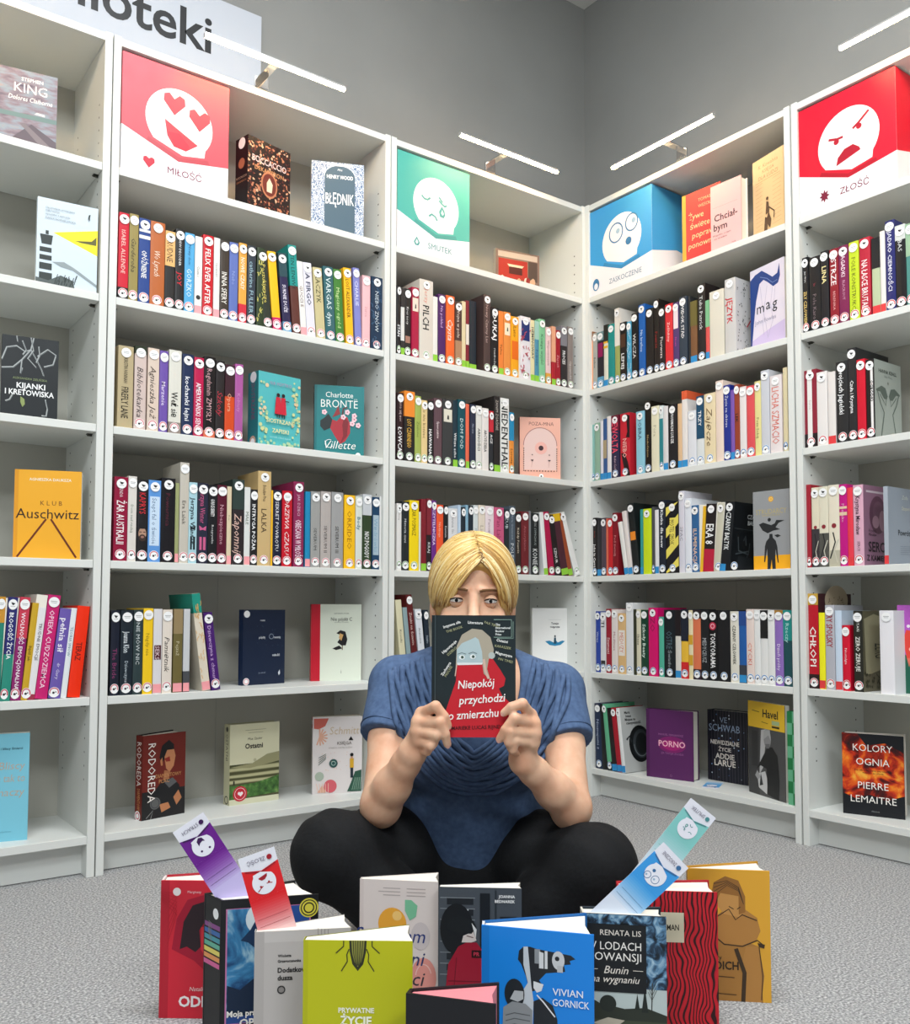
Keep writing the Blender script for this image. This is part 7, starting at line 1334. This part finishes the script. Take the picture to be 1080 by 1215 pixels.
# --- hair: scalp cap and locks falling from the parting
HC = EYE + V3(.001, .086, .026); HR = V3(.0825, .102, .1055)
M_HAIR = [mat(c, .36, 'hair', spec=.5) for c in ('e2bf76', 'cba058', 'f4e0ac', 'b28648', 'ecca86')]; M_ROOT = mat('7a5632', .5, 'hair')
f = Field(HC - .13, HC + .13, .003)
f.ell(HC, HR * .982, .001)
f.ell(EYE + V3(.012, -.045, -.040), (.058, .085, .117), .004, '-'); f.ell(EYE + V3(0, .0, -.095), (.12, .12, .090), .004, '-'); f.plane_cut(EYE + V3(0, 0, -.075), (0, 0, -1), HC - .13, HC + .13)
V, F = f.mesh(1); b = MB(); b.add(V, F.tolist(), M_HAIR[1], True)
hr = random.Random(5)
def hdir(az, el): az, el = math.radians(az), math.radians(el); return V3(math.sin(az) * math.cos(el), -math.cos(az) * math.cos(el), math.sin(el))
def lock(az0, el0, az1, el1, r, m, lift=1.0, n=11, bow=0, root=False, out=.012):
    A, B = hdir(az0, el0), hdir(az1, el1); w = math.acos(max(-1, min(1, float(A @ B)))); pts, rs = [], []
    for i in range(n + 1):
        t = i / n; d = (A * math.sin((1 - t) * w) + B * math.sin(t * w)) / math.sin(w)
        d = d + V3(0, 0, 1) * bow * math.sin(math.pi * t); d /= np.linalg.norm(d)
        pts.append(HC + d * HR * (lift + out * math.sin(math.pi * t))); rs.append(r * (.55 + .45 * math.sin(math.pi * min(1, .12 + t * .8))) * (1 if i < n else .35))
    if root: b.tube(pts[:3], rs[:3], M_ROOT, 5); b.tube(pts[2:], rs[2:], m, 5)
    else: b.tube(pts, rs, m, 5)
for k in range(1500):
    u = hr.random() ** .85; q = hr.choice((-1, 1))
    el0 = 27 + u * 85; az0 = 11 - 16 * u
    if el0 > 90: az0, el0 = az0 + 180, 180 - el0
    if q < 0: az1 = -(36 + u * 136) + hr.uniform(-5, 5); el1 = (-15 if u < .3 else -17 if u < .6 else -38) + hr.uniform(-7, 7)
    else: az1 = 41 + u * 128 + hr.uniform(-5, 5); el1 = (-12 if u < .15 else -20 if u < .55 else -38) + hr.uniform(-7, 6)
    lock(az0 + q * hr.uniform(0, 5), el0 + hr.uniform(-3, 3), az1, el1, hr.uniform(.0008, .0027), hr.choice(M_HAIR), hr.uniform(.984, 1.024), bow=hr.uniform(0, .05) + .06 * min(1, u * 2.5), root=abs(u - .62) < .06 and hr.random() < .6)
for k in range(150):                                                      # fringe swept to both sides of the forehead
    u = hr.random(); q = -1 if k % 3 else 1
    lock(11 + hr.uniform(-3, 3), 27 + hr.uniform(-1, 8), (-31 - 26 * u) if q < 0 else (38 + 16 * u), (-9 + 6 * hr.random() - 5 * u) if q < 0 else (-4 - 11 * u), hr.uniform(.0009, .0018), hr.choice(M_HAIR), hr.uniform(.998, 1.016), bow=hr.uniform(-.02, .02), root=hr.random() < .12)
for k in range(60):                                                       # dark roots at the crown and where the parting opens
    az, el = (hr.uniform(-30, 60), hr.uniform(74, 86)) if k < 34 else (hr.uniform(4, 20), hr.uniform(29, 40))
    lock(az, el, az + hr.uniform(-40, 40), el - hr.uniform(6, 14), hr.uniform(.0008, .0014), M_ROOT, 1.018, n=5, out=.002)
b.build('hair', woman)
# --- top
f = Field((-.36, -.22, .06), (.34, .24, .66), .0036)
f.ell(CHEST, (.163, .106, .150), .03); f.ell(BELLY, (.150, .122, .130), .06); f.ell(HIP + V3(0, 0, .02), (.165, .13, .09), .05)
HEM = []
for q in (-1, 1):
    f.ell(V3(0.0119, -0.0380, 0.3584) + V3(q * .068, 0, 0), (.070, .058, .066), .05)
    f.cone(V3(0.0168, 0.0600, 0.4907), SHO[q], .055, .054, .03)
    g = Field((-.36, -.22, .06), (.34, .24, .66), .0036)
    E_ = SHO[q] * .52 + ELB[q] * .48; E_ = E_ + V3(q * .004, .0, 0)
    g.cone(SHO[q], E_ + (E_ - SHO[q]) * .4, .053, .054, .02)
    n = ELB[q] - SHO[q]; n = n / np.linalg.norm(n) + V3(q * .18, 0, 0); n = n / np.linalg.norm(n)
    g.plane_cut(E_, n, (-1, -1, -1), (1, 1, 1)); f.mix((slice(None),) * 3, g.f, .012); HEM.append((E_ - n * .014, n))
f.ell(V3(0.0231, -0.0200, 0.4995), (.080, .10, .125), .006, '-')
V, F = f.mesh(2)
# drape: gentle creases
n_ = np.sin(V[:, 0] * 70 + V[:, 2] * 46) * np.sin(V[:, 2] * 30 - V[:, 0] * 22 + 1) * .0016
V[:, 1] += n_
top_me = (V, F)
b = MB(); b.add(V, F.tolist(), M_SHIRT, True)
top = b.build('top', woman)
from mathutils.bvhtree import BVHTree
bvh = BVHTree.FromPolygons([tuple(p) for p in V], F.tolist())
b = MB()
for k in range(12):
    u = .12 + .88 * k / 11
    L0, R0, BOT = V3(-0.0609, -0.0100, 0.5318) * (1 - u) + V3(-0.1417, -0.0100, 0.5032) * u, V3(0.1059, -0.0100, 0.5290) * (1 - u) + V3(0.1884, -0.0100, 0.4961) * u, V3(0.0148, -0.0500, 0.3725) * (1 - u) + V3(0.0149, -0.0500, 0.2870) * u
    run = []
    for i in range(61):
        t = i / 60 * 2 - 1; a = abs(t); side = L0 if t < 0 else R0
        x = BOT[0] + (side[0] - BOT[0]) * (1 - (1 - a) ** 1.55); z = BOT[2] + (side[2] - BOT[2]) * a ** (1.25 + .5 * u) + .0022 * math.sin(a * 17 + k * 1.9)
        x += (.0016 + .002 * a) * math.sin(a * 15 + k * 2.3)
        hit, no, _, _ = bvh.ray_cast(Vector((x, -.6, z)), Vector((0, 1, 0)))
        NK = V3(0.0231, -0.0200, 0.4995)
        if hit is not None and hit.y < .1 and sum(((hit[j] - NK[j]) / (.080, .10, .125)[j]) ** 2 for j in range(3)) > 1.12: run.append(hit + no * .0032 if no.y < 0 else hit - no * .0032)
        else:
            if len(run) > 12: b.tube(run, .0052, M_SHIRT, 8)
            run = []
    if len(run) > 12: b.tube(run, .0052, M_SHIRT, 8)
for c, n in HEM:                                                          # stitched sleeve hems
    a = np.cross(n, V3(0, 0, 1)); a /= np.linalg.norm(a); e = np.cross(n, a); ring = []
    for i in range(41):
        d = a * math.cos(i * math.pi / 20) + e * math.sin(i * math.pi / 20)
        hit, no, _, _ = bvh.ray_cast(Vector(c + d * .12), Vector(-d))
        if hit is not None and (hit - Vector(c)).length < .075: ring.append(hit)
        elif len(ring) > 4: b.tube(ring, .0016, M_SHIRT, 6); ring = []
    if len(ring) > 4: b.tube(ring, .0016, M_SHIRT, 6)
b.build('pleats', woman)
# --- trousers
f = Field((-.36, -.34, -.005), (.34, .30, .34), .004)
f.ell(HIP, (.185, .15, .12), .04)
for q in (-1, 1):
    hj = HIP + V3(q * .09, -.02, -.01)
    f.chain([hj, hj * .5 + KNEE[q] * .5 + V3(0, 0, .01), KNEE[q]], [.098, .086, .066], .03)
    sh = ANK[-q] if False else ANK[q] + V3(0, 0, 0)
    f.chain([KNEE[q] + V3(q * .006, -.01, -.012), KNEE[q] * .5 + sh * .5 + V3(0, .012, 0), sh], [.066, .058, .046], .02)
    f.ell(KNEE[q] + V3(q * .012, -.005, .004), (.066, .066, .062), .03)
f.plane_cut((0, 0, .002), (0, 0, -1), (-.4, -.4, -.1), (.4, .4, .4))
V, F = f.mesh(2)
n_ = (np.sin(V[:, 0] * 55 + V[:, 1] * 80) * np.sin(V[:, 2] * 65 + V[:, 0] * 40) * .0028); V[:, 2] += n_; V[:, 2] = np.maximum(V[:, 2], .001)
b = MB(); b.add(V, F.tolist(), M_JEANS, True); b.build('trousers', woman)
for q in (-1, 1):                                                         # socks, behind the standing books
    f = Field(ANK[q] - .16, ANK[q] + .16, .005)
    f.chain([ANK[q], ANK[q] + V3(-q * .06, -.005, -.028), ANK[q] + V3(-q * .115, -.012, -.036)], [.036, .032, .026], .02); f.plane_cut((0, 0, .003), (0, 0, -1), ANK[q] - .2, ANK[q] + .2)
    V, F = f.mesh(1); b = MB(); b.add(V, F.tolist(), mat('202228', .9, 'sock'), True); b.build('sock', woman)

# ------------------------------------------------------------------ the book she holds up
def f_held(s):
    g = C('1f2a2e', .35); s.rect(0, 0, 1, 1, g); s.rect(.0, 0, .035, 1, C('182226', .35)); s.rect(.035, 0, .05, 1, C('3a464a', .3)); s.rect(.05, 0, .06, 1, C('141c20', .35))
    r = C('c8202e', .4); s.poly([(.16, 0), (.14, .1), (.17, .22), (.24, .36), (.29, .46), (.3, .6), (.54, .6), (.63, .66), (.72, .65), (.82, .55), (.88, .48), (.86, .42), (.8, .4), (.84, .34), (.94, .28), (1, .2), (1, 0)], r)
    h = C('b0a694'); s.poly([(.28, .48), (.29, .62), (.3, .75), (.36, .84), (.48, .89), (.6, .88), (.7, .82), (.74, .72), (.73, .66), (.68, .64), (.66, .56), (.7, .47), (.62, .52), (.6, .62), (.5, .6), (.3, .6)], h)
    s.poly([(.3, .6), (.3, .72), (.36, .77), (.46, .8), (.52, .82), (.56, .8), (.6, .7), (.61, .61)], C('b4c8cc')); s.poly([(.3, .61), (.61, .61), (.6, .595), (.31, .59)], C('e4e8e8')); s.ell(.715, .67, .04, C('b8c0bc'))
    for x, y in ((.36, .655), (.49, .66)): s.ell(x, y, .035, C('eef2f2'), ry=.028); s.ell(x + .005, y, .018, C('5c7468')); s.ell(x + .005, y, .009, C('14181a')); s.line([(x - .05, y + .025), (x, y + .037), (x + .05, y + .025)], .008, C('6c7c80'))
    s.line([(.62, .64), (.64, .54), (.68, .48)], .03, C('d8b8a8')); s.line([(.3, .6), (.28, .5)], .012, C('d8b8a8'))
    for t, x, y, mw in (('Niepokój', .53, .44, .44), ('przychodzi', .6, .315, .56), ('o zmierzchu', .5, .19, .6)): T(s, t, x, y, .066, 'f8f4f2', mw, .012, .18, 'c', 4)
    T(s, 'MARIEKE LUCAS RIJNEVELD', .24, .075, .03, '3a0c14', .7, .01, 0, 'l', 2)
    for t, x, y, a in (('Intymna siła', .24, .925, 18), ('Hipnotyzuje', .21, .74, 42), ('Zachwyca', .17, .56, 58), ('Literatura', .52, .94, -3), ('Ostatni', .84, .79, -10), ('Magnetyzm', .86, .68, -14)): T(s, t, x, y, .022, 'f0f0ec', .22, .02, 0, 'c', a)
    for t, x, y, a in (('THE BOOK', .27, .885, 18), ('DZIEŁO', .24, .705, 42), ('MOCNE', .2, .54, 58), ('FAX TIMES', .72, .925, -18), ('KARASZEK', .85, .74, -10), ('FIN TIMES', .88, .63, -14)): T(s, t, x, y, .02, 'b8b88c', .22, 0, 0, 'c', a)
    w = C('8ca89c'); s.line([(.74, .965), (.95, .965), (.95, .82), (.74, .82)], .008, w); s.line([(.97, .95), (.97, .81), (.78, .81)], .006, w)
    for i, t in enumerate(('The', 'International', 'Booker', 'Prize')): T(s, t, .76, .925 - i * .027, .017, 'e8ecea', .18, .02, 0, 'l')
open_book('held_book', 'dark hardback with a red cloaked figure, held up before the woman\'s face', (-1.341, -.993, .4105), -YAW, .1385, .2, .024, 0, '1f2a2e', '1f2a2e', f_held, ('1a2428',))
